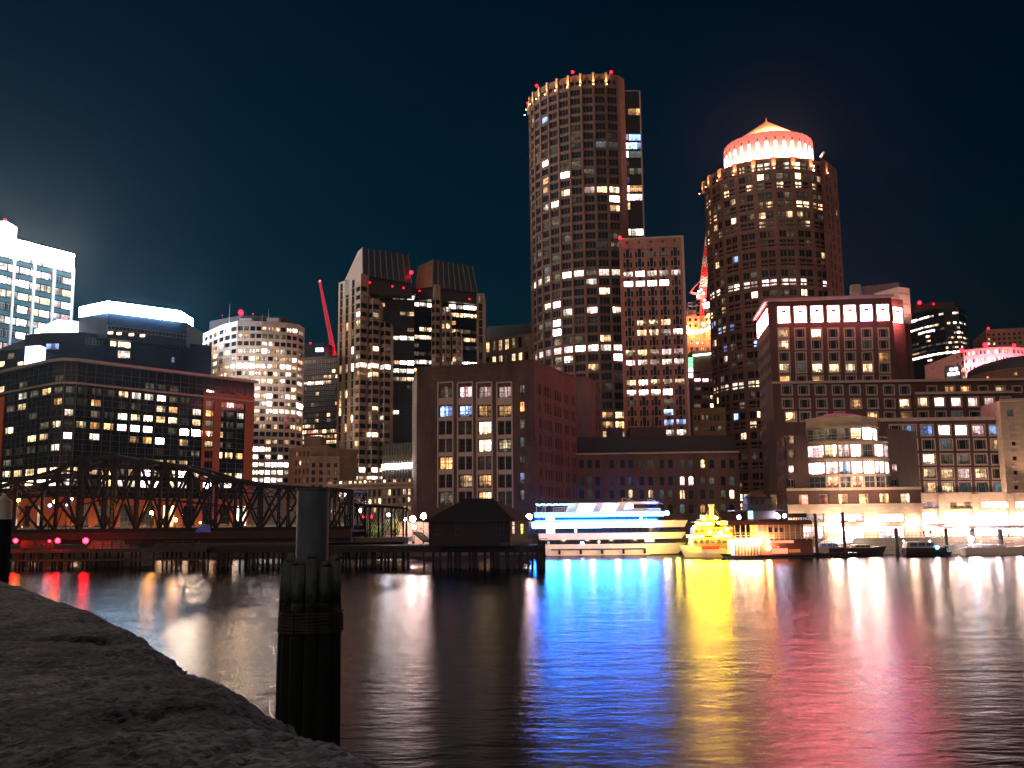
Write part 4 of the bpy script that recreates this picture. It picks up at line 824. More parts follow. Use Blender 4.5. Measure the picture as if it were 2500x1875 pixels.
W = [hw(A, Bq, x, 981, s) for x, s in ((2253, 'Y'), (2294, 'P'), (2335, 'P'), (2376, 'P'), (2416, 'P'), (2455, 'D'))]+[hw(A, Bq, x, 1014, s, h_=18) for x, s in ((2254, 'D'), (2297, 'D'), (2337, 'C'), (2380, 'D'), (2421, 'D'))]
BW = wing('hotel_wing', 'upper brick hotel wing with five warm lit windows in a row, under the dark terrace', A, Bq, zt, W, 14)
A, Bq = P(2236, 930, 258), P(2530, 930, 257); zt = A.z; A, Bq = xy(A), xy(Bq)
W = [hw(A, Bq, x, 950, s, w_=22, h_=13) for x, s in ((2275, 'D'), (2319, 'O'), (2357, 'O'), (2400, 'D'), (2442, 'Y'), (2483, 'D'))]
wing('hotel_terrace', 'dark set back terrace storey with two amber windows above the hotel wing', A, Bq, zt, W, 14)
A, Bq = P(2148, 1026, 240), P(2452, 1022, 239); zt = A.z; A, Bq = xy(A), xy(Bq); zbs = zat(2300, 1204, A)
RWS = ['DBBHHPB', 'DDDCDDY', 'DEYEEED', 'YBYYPYE', 'DCYYCCC']; xs = [2189, 2223, 2265, 2308, 2349, 2391, 2432]
W = [hw(A, Bq, x+i*1.8-(2 if i == 0 else 0), y, RWS[i][j], 30, 24 if i < 4 else 25) for i, y in enumerate((1050, 1085, 1121, 1156, 1190)) for j, x in enumerate(xs)]
st = MB(); B = Building('hotel_wing', 'lower brick hotel wing on a glaring lit stone base, facing the water', [M['hotel_brick'], M['roofing'], M['light_trim'], M['hotel_stone']], M['light_trim'], (A.x, A.y, GZ))
bt = Bq-A; Bq2 = A+bt*1.25; base_w = []
zq = lambda y: zat(2300, y, A)
for x0, x1, s in ((2250, 2290, 'P'), (2318, 2373, 'O'), (2396, 2462, 'H'), (2478, 2510, 'H')): base_w.append(px_win(A, Bq2, x0, 1224, x1, 1242, s, ('grid', 3, 1, .2)))
for x0, x1, s in ((2249, 2294, 'H'), (2304, 2378, 'H'), (2386, 2464, 'H'), (2474, 2520, 'H')): base_w.append(px_win(A, Bq2, x0, 1250, x1, 1318, s, ('grid', 4, 2, .2)))
shell(B, box_poly(A, Bq, 12), zbs, zt, {0: W}, .35, 0, 1)
shell(B, box_poly(A+Vector((0, -.25)), Bq2+Vector((0, -.25)), 12), GZ-1, zbs, {0: base_w}, .5, 3, 1); B.finish()
mb = MB(); band(mb, A, Bq, zt-.3, zt+.5, .6); band(mb, A+Vector((0, -.25)), Bq2+Vector((0, -.25)), zbs-.25, zbs+.12, .25); B.add('cornice', mb, M['light_trim'])
mb = MB()
for x in (2298, 2381, 2468): q = on(A, Bq2, x, 1260); band(mb, q+Vector((-.5, -.25)), q+Vector((.5, -.25)), GZ, zbs-.3, .35)
B.add('stone_pilaster', mb, M['hotel_stone'])
for k, x in enumerate((2262, 2300, 2340, 2382, 2424, 2466, 2508)): q = on(A, Bq2, x, 1280); lamp((q.x, q.y-3.0, zq(1292)), 4200, (1, .66, .48), .6, B.root, name='colonnade_light')
# beige stone pavilion at the right edge
A, Bq = P(2440, 978, 236), P(2560, 978, 235); zt = A.z; A, Bq = xy(A), xy(Bq)
W = [px_win(A, Bq, 2458, 1000, 2476, 1017, 'C', ('framed',))]+[px_win(A, Bq, 2470+i*2, y-5, 2481+i*2, y+5, 'D', ('framed',)) for i, y in enumerate((1083, 1119, 1154, 1190))]+[px_win(A, Bq, 2521, y-12, 2540, y+12, 'E', HS) for y in (1083, 1119, 1154, 1190)]
B = wing('stone_gatehouse', 'beige stone corner pavilion with small square windows, right of the hotel wing', A, Bq, zt, W, 12, .8, [M['hotel_stone'], M['roofing'], M['light_trim']], zbs)
mb = MB()
for i, y in enumerate((1066, 1102, 1137, 1172)): q = on(A, Bq, 2474+i*2, y); z = zat(2474, y, q); mb.box((q.x, q.y-.1, z), (1.1, .3, .5))
q = on(A, Bq, 2471, 1047); mb.tube((q.x, q.y-.15, zat(2471, 1047, q)), (q.x, q.y, zat(2471, 1047, q)), .75, n=14); B.add('stone_boss', mb, M['light_trim'])
lamp((A.x+5, A.y-6, zbs+1.5), 3200, (1, .60, .40), .6, B.root, 'SPOT', (A.x+5, A.y, zt), 100, 'gatehouse_light')
# bow-fronted pavilion
A, Bq = P(1921, 1192, 222), P(2246, 1178, 221); 
f0, f1 = xy(P(1893, 1060, 240)), xy(A); zt = zat(1925, 1062, f1)
B = Building('hotel_pavilion', 'bow-fronted hotel pavilion with four storeys of lit glass and a shallow brown dome', [M['hotel_brick'], M['roofing'], M['light_trim'], M['hotel_stone']], M['light_trim'], (A.x, A.y, GZ))
A, Bq = xy(A), xy(Bq); zb1, zg = zat(1960, 1197, A), zat(1960, 1234, A)
bw = [px_win(A, Bq, x-12.5, 1207-(x-1963)*.012, x+12.5, 1233-(x-1963)*.012, s, ('framed',)) for x, s in ((1963, 'R'), (2012, 'R'), (2060, 'O'), (2110, 'O'), (2160, 'O'), (2211, 'Y'))]
gw = [px_win(A, Bq, x0, 1254, x1, 1276, s, ('grid', 4, 1, .16)) for x0, x1, s in ((1948, 2014, 'P'), (2046, 2110, 'P'), (2144, 2210, 'H'))]+[px_win(A, Bq, x0, 1284, x1, 1316, s, ('grid', 4, 2, .16)) for x0, x1, s in ((1955, 2014, 'P'), (2048, 2112, 'H'), (2146, 2212, 'P'))]
B.facade(A, Bq, zg, zb1, bw, .5, 0); B.facade(A, Bq, GZ-1, zg, gw, .7, 3)
sl = grid(B.rng, ln(f0, f1), 5, zat(1910, 1076, f1), zat(1910, 1215, f1), 5, .5, .62, 'D70 O20 Y10', ('framed',)); B.facade(f0, f1, GZ-1, zt, sl, .4, 0)
g0, g1 = xy(P(1921, 1100, 222)), xy(P(1972, 1100, 224)); W = [px_win(g0, g1, 1925, y-10, 1941, y+10, s, ('grid', 2, 1, .14)) for y, s in ((1073, 'Y'), (1108, 'E'), (1146, 'P'), (1180, 'D'))]; B.facade(g0, g1, zb1, zt, W, .4, 0)
h0, h1 = xy(P(2168, 1100, 224)), xy(P(2240, 1100, 234)); W = [px_win(h0, h1, 2178, y-9, 2194, y+9, s, ('grid', 2, 1, .14)) for y, s in ((1142, 'P'), (1178, 'D'))]; B.facade(h0, h1, zb1, zat(2180, 1045, h0), W, .4, 0)
B.facade(Bq, Bq+Vector((0, 16)), GZ-1, zb1)
B.wall.face([(A.x, A.y, zb1), (Bq.x, Bq.y, zb1), (Bq.x, Bq.y+16, zb1), (A.x, A.y+16, zb1)], 1)
B.wall.face([(f1.x, f1.y, zt), (g1.x, g1.y, zt), (g1.x, g1.y+12, zt), (f0.x, f0.y, zt)], 3)
levels = ((1044, 1073, 'E30 P30 H25 Y15', 0), (1084, 1116, 'P45 Y25 E30', 1), (1126, 1157, 'H30 P40 B10 Y20', 1), (1162, 1191, 'C60 R25 E15', 1))
cc = xy(P(2068, 1100, 233))
def bow(xl, xr, n=7, ys=1100, bulge=9.0):
    p, q = xy(P(xl, ys, 226)), xy(P(xr, ys, 226)); out = []
    for i in range(n+1): f = i/n; m_ = p.lerp(q, f); out.append(m_+Vector((0, -bulge*(1-(2*f-1)**4)**.9 if 0 < f < 1 else 0)))
    return out
zprev = zat(2068, 1018, xy((0, 221)))
small, big = bow(1968, 2142, 6, 1050, 5.5), bow(1970, 2172, 7, 1120, 5.5)
rf_ = Vector((small[3].x, small[3].y))
zz = lambda y: zat(2060, y, rf_)
for y0, y1, T, bgf in levels:
    pl = big if bgf else small
    for i in range(len(pl)-1):
        L = ln(pl[i], pl[i+1]); z0, z1 = zz(y1), zz(y0)
        if L < 1: continue
        B.facade(pl[i], pl[i+1], zz(y1+6 if y1 < 1190 else y1), zz(y0-5), [(.15, L-.15, z0, z1, pick(B.rng, tab(T)), ('grid', max(1, round(L/1.7)), 2, .13))], .25, 3)
    B.wall.face([(p[0], p[1], zz(y0-5)) for p in pl], 3)
for i in range(len(small)-1): B.facade(small[i], small[i+1], zz(1040), zz(1018), (), .2, 3)
B.wall.face([(p[0], p[1], zz(1018)) for p in small], 3)
B.finish()
mb = MB()
for y in (1079, 1121, 1160):
    for i in range(len(big)-1): band(mb, big[i], big[i+1], zz(y)-.15, zz(y)+.25, .35)
for i in range(len(big)-1):
    p, q = big[i], big[i+1]; band(mb, p, q, zz(1079)+1.1, zz(1079)+1.2, .35)
for i in range(len(small)-1): band(mb, small[i], small[i+1], zz(1019), zz(1017), .4); band(mb, small[i], small[i+1], zz(1041), zz(1039), .3)
B.add('balcony_ledge', mb, M['hotel_stone'])
mb = MB(); p0 = small[0]; cen = (small[0]+small[-1])/2+Vector((0, 3)); rim = [cen+(p-cen)*.9 for p in small]+[cen+Vector((-7.5, 7)), cen+Vector((7.5, 7))][::-1]
k = [cen+(p-cen)*.5 for p in rim]; z0, z1, z2 = zz(1018), zz(1004), zz(998)
for i in range(len(rim)):
    j = (i+1) % len(rim); mb.face([(*rim[i], z0), (*rim[j], z0), (*k[j], z1), (*k[i], z1)], sm=True); mb.face([(*k[i], z1), (*k[j], z1), (*cen, z2)], sm=True)
B.add('dome_roof', mb, mat('brown_roof', (.075, .034, .026), .7))
mb = MB(); band(mb, A, Bq, zb1-.1, zb1+.5, .3); band(mb, A, Bq, zg-.3, zg+.25, .3); B.add('stone_ledge', mb, M['hotel_stone'])
for x in (1930, 2025, 2039, 2120, 2136, 2222, 2238):
    q = on(A, Bq, x, 1282); z = zat(x, 1281, q); mb = MB(); mb.ball((q.x, q.y-.6, z), .42, 0); o = B.add('wall_sconce', mb, glow('sconce', (1, .72, .52), 120)); lamp((q.x, q.y-1.6, z), 700, (1, .62, .38), .3, B.root, name='sconce_light')
for k in range(3): q = big[2+k]; lamp((q.x, q.y-5, zz(1200)), 1600, (1, .62, .40), .5, B.root, name='terrace_light')
# ---- far right: dark round tower, pink lit hall, flat block, rotunda -------------------------------
a, b = P(2226, 745, 452), P(2362, 786, 452); z = P(2290, 738, 440).z
B = Building('striped_round_tower', 'dark round office tower ringed by bright strips of windows, behind the hotel tower', [M['curtain_wall'], M['roofing']], M['mullion'], (a.x+12, a.y+10, GZ))
pa, pc = xy(P(2222, 800, 466)), xy(P(2362, 800, 456)); pl = [pa, pa.lerp(pc, .12)+Vector((0, -9)), pa.lerp(pc, .34)+Vector((0, -16)), pa.lerp(pc, .62)+Vector((0, -15)), pa.lerp(pc, .84)+Vector((0, -8)), pc]
zf, zl = zat(2290, 766, pl[2]), zat(2290, 873, pl[2]); RWS = {0: 'W60 H10 D30', 1: 'D100', 2: 'D50 W30 Y20', 3: 'D65 E20 W15', 4: 'D20 Y40 W20', 5: 'D40 Y40 E20', 6: 'E30 Y40 W10', 7: 'Y45 E30 D20', 8: 'H50 W50', 9: 'D80 W20'}
W = {i: grid(B.rng, ln(pl[i], pl[i+1]), n, zf, zl, 10, .97, .42, 'D100', ('plain',), rows=RWS) for i, n in ((0, 2), (1, 4), (2, 5), (3, 4), (4, 3))}
shell(B, pl+[pl[-1]+Vector((0, 25)), pl[0]+Vector((0, 15))], GZ-1, zat(2290, 752, pl[2]), W, .2, 0, 1); B.finish()
mb = MB(); q0, q1 = xy(P(2236, 750, 452)), xy(P(2332, 750, 448)); mb.prism(box_poly(q0, q1, 14), zat(2290, 756, q0), zat(2290, 741, q0)); B.add('plant_room', mb, M['roofing']); beacon(B, P(2245, 739, 449), 1.1); beacon(B, P(2279, 742, 449), .6, 'beacon_dim')
pts = [(2330, 862, 402), (2352, 858, 392), (2398, 848, 388), (2436, 847, 386), (2470, 846, 386), (2540, 852, 392)]; fr = [xy(P(x, y, Yq)) for x, y, Yq in pts]; z = P(2436, 847, 386).z
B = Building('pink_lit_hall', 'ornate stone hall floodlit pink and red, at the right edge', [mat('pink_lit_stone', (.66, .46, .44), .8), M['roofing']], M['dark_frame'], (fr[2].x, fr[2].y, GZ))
W = {i: grid(B.rng, ln(fr[i], fr[i+1]), n, zat(2400, 860, fr[2]), zat(2400, 915, fr[2]), 4, .55, .5, 'Y35 E30 W20 D15', ('framed',)) for i, n in ((0, 2), (1, 5), (2, 4), (3, 4), (4, 7))}
shell(B, fr+[fr[-1]+Vector((0, 30)), fr[0]+Vector((0, 30))], GZ-1, z, W, .5, 0, 1); B.finish()
for i in range(len(fr)-1):
    for f in (.25, .75):
        q = fr[i].lerp(fr[i+1], f); lamp((q.x, q.y-4, zat(2400, 890, fr[2])), 3400, (1, .22, .30), .6, B.root, name='pink_floodlight')
for x, y, r in ((2347, 855, 1.1), (2406, 842, 1.3), (2476, 843, .8)): beacon(B, P(x, y, 384), r)
mb = MB(); q0, q1 = xy(P(2308, 895, 380)), xy(P(2345, 888, 378)); mb.prism(box_poly(q0, q1, 8), GZ, zat(2320, 893, q0)); o = B.add('side_wing', mb, M['crown_grey'])
mb = MB()
for x, y in ((2323, 902), (2334, 900), (2318, 914), (2328, 913), (2338, 911)): p = P(x, y, 377.5); mb.box(p, (1.2, .4, 1.1))
part('wing_light', mb, glow('wing_light', (1, .78, .74), 6), o)
a, b = P(2406, 805, 462), P(2560, 812, 455); Z = a.z; a, b = xy(a), xy(b)
B = Building('flat_topped_block', 'dark flat topped block with a red beacon, behind the pink lit hall', [M['deco_stone'], M['roofing']], M['dark_frame'], (a.x, a.y, GZ))
shell(B, box_poly(a, b, 30), GZ-1, Z, {0: grid(B.rng, ln(a, b), 12, zat(2406, 818, a), zat(2406, 840, a), 3, .5, .5, 'D85 Y15', ('plain',))}, .3, 0, 1); B.finish(); beacon(B, P(2413, 802, 459), .7)
c = P(2530, 905, 285); B = Building('rotunda', 'low rotunda with a shallow slate dome and tiny amber windows, right of the hotel terrace', [M['deco_stone'], M['roofing']], M['dark_frame'], (c.x, c.y, GZ)); c = xy(c)
R = 19; n = 28; z0, z1 = zat(2440, 985, c), zat(2440, 915, c); ring = [c+Vector((R*math.sin(2*math.pi*i/n), -R*math.cos(2*math.pi*i/n))) for i in range(n)]
for i in range(n):
    a, b = ring[i], ring[(i+1) % n]; L = ln(a, b); B.facade(a, b, GZ-1, z1, [(L*.35, L*.6, z1-2.3, z1-1.2, 'O', ('framed',))] if i % 2 == 0 else (), .3)
B.finish(); mb = MB(); prev = ring; zp = z1
for k in range(1, 6):
    t_ = k/5*math.pi/2; cur = [c+(p-c)*1.04*math.cos(t_) for p in ring]; zc = z1+5.4*math.sin(t_)
    for i in range(n): mb.face([(*prev[i], zp), (*prev[(i+1) % n], zp), (*cur[(i+1) % n], zc), (*cur[i], zc)], sm=True)
    prev, zp = cur, zc
B.add('slate_dome', mb, mat('slate', (.05, .06, .075), .6, bump=.2))
# ---- water and ground -------------------------------------------------------------------------------
wm = bpy.data.materials.new('harbour_water'); wm.use_nodes = True; n = wm.node_tree.nodes; l = wm.node_tree.links; n.clear()
wout = n.new('ShaderNodeOutputMaterial'); wmx = n.new('ShaderNodeMixShader'); wfr = n.new('ShaderNodeFresnel'); wfr.inputs['IOR'].default_value = 1.34
wdi = n.new('ShaderNodeBsdfDiffuse'); wdi.inputs[0].default_value = (.003, .006, .008, 1); wgl = n.new('ShaderNodeBsdfAnisotropic'); wgl.distribution = 'BECKMANN'; wgl.inputs['Color'].default_value = (.50, .51, .54, 1); wgl.inputs['Roughness'].default_value = .25
l.new(wfr.outputs[0], wmx.inputs[0]); l.new(wdi.outputs[0], wmx.inputs[1]); l.new(wgl.outputs[0], wmx.inputs[2]); l.new(wmx.outputs[0], wout.inputs[0])
tc = n.new('ShaderNodeTexCoord'); hs_ = None
for sc_, amp, stx in ((3.4, .020, (.5, 1, 1)), (1.3, .044, (.45, 1, 1)), (.5, .060, (.4, 1, 1)), (.15, .06, (.4, 1, 1))):
    mp = n.new('ShaderNodeMapping'); mp.inputs['Scale'].default_value = stx; mp.inputs['Rotation'].default_value = (0, 0, .12)
    no = n.new('ShaderNodeTexNoise'); no.inputs['Scale'].default_value = sc_; no.inputs['Detail'].default_value = 2
    l.new(tc.outputs['Object'], mp.inputs[0]); l.new(mp.outputs[0], no.inputs['Vector'])
    mu = n.new('ShaderNodeMath'); mu.operation = 'MULTIPLY'; mu.inputs[1].default_value = amp; l.new(no.outputs['Fac'], mu.inputs[0])
    if hs_ is None: hs_ = mu.outputs[0]
    else:
        ad = n.new('ShaderNodeMath'); ad.operation = 'ADD'; l.new(hs_, ad.inputs[0]); l.new(mu.outputs[0], ad.inputs[1]); hs_ = ad.outputs[0]
bp = n.new('ShaderNodeBump'); bp.inputs['Strength'].default_value = 1; bp.inputs['Distance'].default_value = 1.0; l.new(hs_, bp.inputs['Height']); l.new(bp.outputs[0], wgl.inputs['Normal'])
mb = MB(); mb.face([(-900, -60, 0), (900, -60, 0), (900, 330, 0), (-900, 330, 0)]); struct('water', mb, wm)
QY = 241.0
mb = MB(); shore = [(-900, 262), (-130, 250), (-60, 246), (-38, 236), (-20, 236), (0, 243), (60, 243), (66, 240), (140, 230), (900, 230)]
mb.face([(x, y, GZ-.1) for x, y in shore]+[(2500, 3000, GZ-.1), (-2500, 3000, GZ-.1)]); 
for p, q in zip(shore, shore[1:]): mb.face([(*p, -3), (*q, -3), (*q, GZ-.1), (*p, GZ-.1)])
struct('ground', mb, mat('quay_ground', (.10, .085, .075), .85, var=.3, scale=.3))
a, b2 = xy(P(1930, 1320, 221)), xy(P(2560, 1318, 214)); mb = MB(); mb.prism(box_poly(a, b2, 40), -2, GZ); struct('promenade', mb, masonry('quay_stone', (.24, .20, .15), 1.6, .8, .1))
# ---- steel swing bridge -----------------------------------------------------------------------------
mat('bridge_steel', (.009, .0075, .009), .7, .2, .35, .5); mat('rusty_girder', (.045, .024, .018), .85, 0, .4, .4); mat('timber', (.026, .020, .017), .9, 0, .4, 1.2, stretch=(1, 1, .3)); mat('grey_timber', (.07, .055, .045), .9, 0, .3, .8)
YL, YR = 196., 186.
pl_, pr_ = P(-150, 1290, 198), P(862, 1300, 186); DZ = 6.6
L0, R0 = Vector((pl_.x, 198, DZ)), Vector((pr_.x, 186, DZ)); bt = (R0-L0)
def bpt(px, py, off):                       # point of the near (off 0) or far (off 9) truss in column px at row py
    q = on(L0, R0, px, py); nrm = Vector((-bt.y, bt.x)).normalized()*off; z = zat(px, py, q); return Vector((q.x+nrm.x, q.y+nrm.y, z))
SB = thing('swing_bridge', 'old dark steel truss swing bridge over the water', 'bridge', (L0.x+40, 194, 0))
top = [(-150, 1216), (-50, 1203), (40, 1177), (142, 1148), (200, 1118), (282, 1113), (340, 1126), (412, 1133), (466, 1146), (530, 1166), (590, 1177), (640, 1186), (705, 1190), (768, 1193), (818, 1196), (860, 1199)]
for off, nm in ((0, 'near'), (9, 'far')):
    tp = [bpt(x, y, off) for x, y in top]; bt_ = [Vector((p.x, p.y, DZ+.4)) for p in tp]
    mb = MB()
    for p, q in zip(tp, tp[1:]): mb.bar(p, q, .75, .75)
    part('top_chord', mb, M['bridge_steel'], SB)
    mb = MB(); mb.bar(bt_[0], bt_[-1], .8, .9); part('bottom_chord', mb, M['bridge_steel'], SB)
    for i, (p, q) in enumerate(zip(tp, bt_)):
        mb = MB(); wd = .95 if i in (4, 5, 8) else .55; s = (bt.normalized())*wd*.36
        mb.bar(p-s, q-s, .22, wd); mb.bar(p+s, q+s, .22, wd); k = max(3, int((p.z-q.z)/.9))
        for j in range(k): mb.bar((p-s).lerp(q-s, j/k), (p+s).lerp(q+s, (j+1)/k), .1)
        part('post', mb, M['bridge_steel'], SB)
    for i in range(len(tp)-1):
        mb = MB(); e = (tp[i], bt_[i+1]) if i < 5 else (bt_[i], tp[i+1])
        mb.bar(e[0], e[1], .42, .42); f = (bt_[i], tp[i+1]) if i < 5 else (tp[i], bt_[i+1])
        if i % 2 == 0 or i in (5, 7, 9): mb.bar(f[0], f[1], .34, .3)
        else: mb.bar(f[0], f[1], .14, .14)
        mb.bar(tp[i].lerp(bt_[i], .55), tp[i+1].lerp(bt_[i+1], .55), .22) if 2 < i < 10 else None
        part('diagonal', mb, M['bridge_steel'], SB)
mb = MB()
for i, (x, y) in enumerate(top):
    a_, c_ = bpt(x, y, 0), bpt(x, y, 9); mb.bar(a_, c_, .4); h = a_.z-DZ
    if i < len(top)-1: d_ = bpt(*top[i+1], 9); e_ = bpt(*top[i+1], 0); mb.bar(a_, d_, .16); mb.bar(c_, e_, .16)
    if h > 7: mb.bar(a_-Vector((0, 0, 2)), c_-Vector((0, 0, 2)), .3); mb.bar(a_, c_-Vector((0, 0, 2)), .15); mb.bar(c_, a_-Vector((0, 0, 2)), .15)
part('sway_bracing', mb, M['bridge_steel'], SB)
nn = Vector((-bt.y, bt.x, 0)).normalized(); mb = MB(); mb.prism([xy(L0)-xy(nn)*1.2, xy(R0)-xy(nn)*1.2, xy(R0)+xy(nn)*10, xy(L0)+xy(nn)*10], DZ-.3, DZ+.15); part('deck', mb, M['timber'], SB)
mb = MB(); mb.bar(L0-nn*1.1+Vector((0, 0, -.6)), R0-nn*1.1+Vector((0, 0, -.6)), .5, 1.5); mb.bar(L0+nn*10-Vector((0, 0, .6)), R0+nn*10-Vector((0, 0, .6)), .5, 1.4); part('side_girder', mb, M['rusty_girder'], SB)
mb = MB(); mb.bar(L0-nn*.6+Vector((0, 0, -1.7)), R0-nn*.6+Vector((0, 0, -1.7)), .6, .9); part('lower_girder', mb, M['bridge_steel'], SB)
mb = MB()
for off in (-1.0, 9.8):
    for z in (.5, 1.0): mb.bar(L0+nn*off+Vector((0, 0, z)), R0+nn*off+Vector((0, 0, z)), .07)
    for k in range(45): p = L0.lerp(R0, k/44)+nn*off; mb.bar(p, p+Vector((0, 0, 1.05)), .07)
part('railing', mb, M['bridge_steel'], SB)
q = bpt(270, 1300, 4.5); mb = MB(); mb.tube((q.x, q.y, -2), (q.x, q.y, DZ-1.5), 6.5, n=24); part('pivot_pier', mb, M['quay_stone'], SB)
mb = MB()
for x, y in ((505, 1292),): p = bpt(x, y, -1.6); mb.grow([p+Vector((-1.6, 0, -.6)), p+Vector((1.6, 0, -.6)), p+Vector((1.1, .4, .9)), p+Vector((-.9, .4, .6))], [(0, 1, 2, 3), (3, 2, 1, 0)])
part('tarpaulin', mb, mat('blue_tarp', (.10, .16, .75), .5), SB)
# approach span on the right
AS = thing('approach_span', 'short lower truss span with thin posts, right of the swing bridge', 'bridge', (P(920, 1310, 192).x, 192, 0))
a0, a1 = P(850, 1298, 190), P(987, 1304, 196); DA = zat(930, 1312, a0.lerp(a1, .5)); 
for off in (0, 6):
    v = Vector((0, off, 0)); tp = [P(x, y, 190+6*(x-850)/137)+v for x, y in ((830, 1228), (862, 1232), (893, 1234), (925, 1236), (956, 1238), (985, 1240))]; bt_ = [Vector((p.x, p.y, DA)) for p in tp]
    mb = MB(); [mb.bar(p, q, .4, .5) for p, q in zip(tp, tp[1:])]; part('top_chord', mb, M['bridge_steel'], AS)
    for i, (p, q) in enumerate(zip(tp, bt_)):
        mb = MB(); mb.bar(p, q, .36); part('post', mb, M['bridge_steel'], AS)
        if i: mb = MB(); mb.bar(tp[i], bt_[i-1], .12); mb.bar(tp[i]+Vector((.35, 0, 0)), bt_[i-1]+Vector((.35, 0, 0)), .12); part('tie_rod', mb, M['bridge_steel'], AS)
mb = MB(); mb.prism([xy(a0)+Vector((-2, -1.2)), xy(a1)+Vector((1, -1.2)), xy(a1)+Vector((1, 8)), xy(a0)+Vector((-2, 8))], DA-.9, DA); part('deck', mb, mat('span_concrete', (.17, .14, .15), .8), AS)
mb = MB(); mb.prism([xy(a0)+Vector((-8, -.6)), xy(a1)+Vector((0, -.6)), xy(a1)+Vector((0, 7)), xy(a0)+Vector((-8, 7))], DA-2.2, DA-.9); part('girder', mb, M['bridge_steel'], AS)
mb = MB()
for z in (.5, 1.05): mb.bar((a0.x, a0.y-1, DA+z), (a1.x+1, a1.y-1, DA+z), .06)
for k in range(22): p = a0.lerp(a1, k/21); mb.bar((p.x, p.y-1, DA), (p.x, p.y-1, DA+1.05), .06)
part('railing', mb, M['bridge_steel'], AS)
# ---- road bridge with traffic behind the truss ------------------------------------------------------
ra, rb_ = P(-200, 1282, 224), P(860, 1294, 216); RZ = 6.9
mb = MB(); mb.prism([(ra.x, 224), (rb_.x+6, 214), (rb_.x+6, 228), (ra.x, 238)], RZ-1.5, RZ); struct('road', mb, M['quay_ground'])
t = thing('road_parapet', 'pale road parapet lit greenish white behind the truss bridge', 'parapet', ((ra.x+rb_.x)/2, 219, RZ)); mb = MB(); mb.bar((ra.x, 224, RZ+.45), (rb_.x, 214.2, RZ+.45), .25, .9); part('wall', mb, mat('parapet_white', (.62, .64, .52), .7), t)
mb = MB(); mb.bar((ra.x, 223.8, RZ+1.2), (rb_.x, 214.0, RZ+1.2), .1); part('rail', mb, M['pale_metal'], t)
for k in range(6): lamp((P(420+80*k, 1280, 212).x, 211.5, RZ+1.9), 60, (.9, 1, .55), .2, t, name='parapet_light')
def car(label, x, y, rz=0.):
    t = thing('car', label, 'car', (x, y, RZ), 'cars queuing on the road bridge', rz); b_ = MB()
    b_.prism([(-.85, -2.1), (.85, -2.1), (.85, 2.1), (-.85, 2.1)], .3, .85, poly1=[(-.83, -2.08), (.83, -2.08), (.83, 2.0), (-.83, 2.0)]); b_.prism([(-.8, -1.7), (.8, -1.7), (.8, .9), (-.8, .9)], .85, 1.42, poly1=[(-.62, -1.3), (.62, -1.3), (.62, .3), (-.62, .3)])
    part('body', b_, mat('car_paint', (.05, .05, .06), .3, .3, 0), t, local=True)
    g = MB(); g.box((0, -1.55, 1.12), (1.15, .1, .36)); g.box((.73, -.3, 1.12), (.1, 1.5, .34)); g.box((-.73, -.3, 1.12), (.1, 1.5, .34)); part('window', g, ST['D'], t, local=True)
    for sx in (-1, 1):
        for sy in (-1.3, 1.3): w_ = MB(); w_.tube((sx*.7, sy, .32), (sx*.88, sy, .32), .32, n=12); part('wheel', w_, M['black_metal'], t, local=True)
    for sx in (-.62, .62): e = MB(); e.box((sx, -2.13, .68), (.42, .1, .22)); part('tail_light', e, glow('tail_light', (1, .004, .012), 30), t, local=True)
    return t
names = ['first', 'second', 'third', 'fourth', 'fifth', 'sixth', 'seventh', 'eighth', 'ninth']
cx_ = [30, 52, 83, 106, 124, 147, 174, 197, 228]; c1 = None
for k, x in enumerate(cx_):
    p = P(x, 1270, 221+k*.6); lab = f'dark car with red tail lights, {names[k]} of the queue from the left behind the truss'
    c1 = car(lab, p.x, p.y+3, .25) if c1 is None else dup(c1, (p.x, p.y+3, RZ), lab, .25) and c1
# ---- lamps -----------------------------------------------------------------------------------------
def post_lamp(name, label, cat, group, loc, h, r, g, col, energy, arm=0., globe=True):
    t = thing(name, label, cat, loc, group); mb = MB(); mb.tube((0, 0, 0), (0, 0, h-r), .09, .06, 8); mb.tube((0, 0, 0), (0, 0, .5), .18, .12, 8)
    if arm: mb.tube((0, 0, h-.1), (arm, 0, h), .05, .05, 6)
    part('post', mb, M['black_metal'], t, local=True); mb = MB(); mb.ball((arm, -.05, h), r, 0, 12, 8); part('globe', mb, g, t, local=True)
    lamp(Vector(loc)+Vector((arm, -r-.35, h-.2)), energy, col, r, t); return t
og = glow('orange_globe', (1, .36, .04), 200); wg = glow('white_globe', (1, .66, .58), 120)
for k, (x, y, Yq, r, d) in enumerate(((45, 1221, 205, .42, 'at the left end of the truss bridge'), (134, 1225, 205, .42, 'beside a blue light behind the truss bridge'), (371, 1252, 202, .50, 'brightest, in the middle of the truss bridge'), (429, 1269, 202, .45, 'low beside a truss post, right of the brightest one'), (447, 1259, 207, .22, 'tiny, above the low one beside the truss post'), (489, 1276, 207, .22, 'small, beside the blue tarpaulin'))):
    r *= .78; p = P(x, y, Yq); post_lamp('street_lamp', 'glowing orange street lamp '+d, 'street lamp', 'orange lamps along the truss bridge', (p.x, p.y, DZ), max(.8, p.z-DZ), r, og, (1, .36, .08), 420*r)
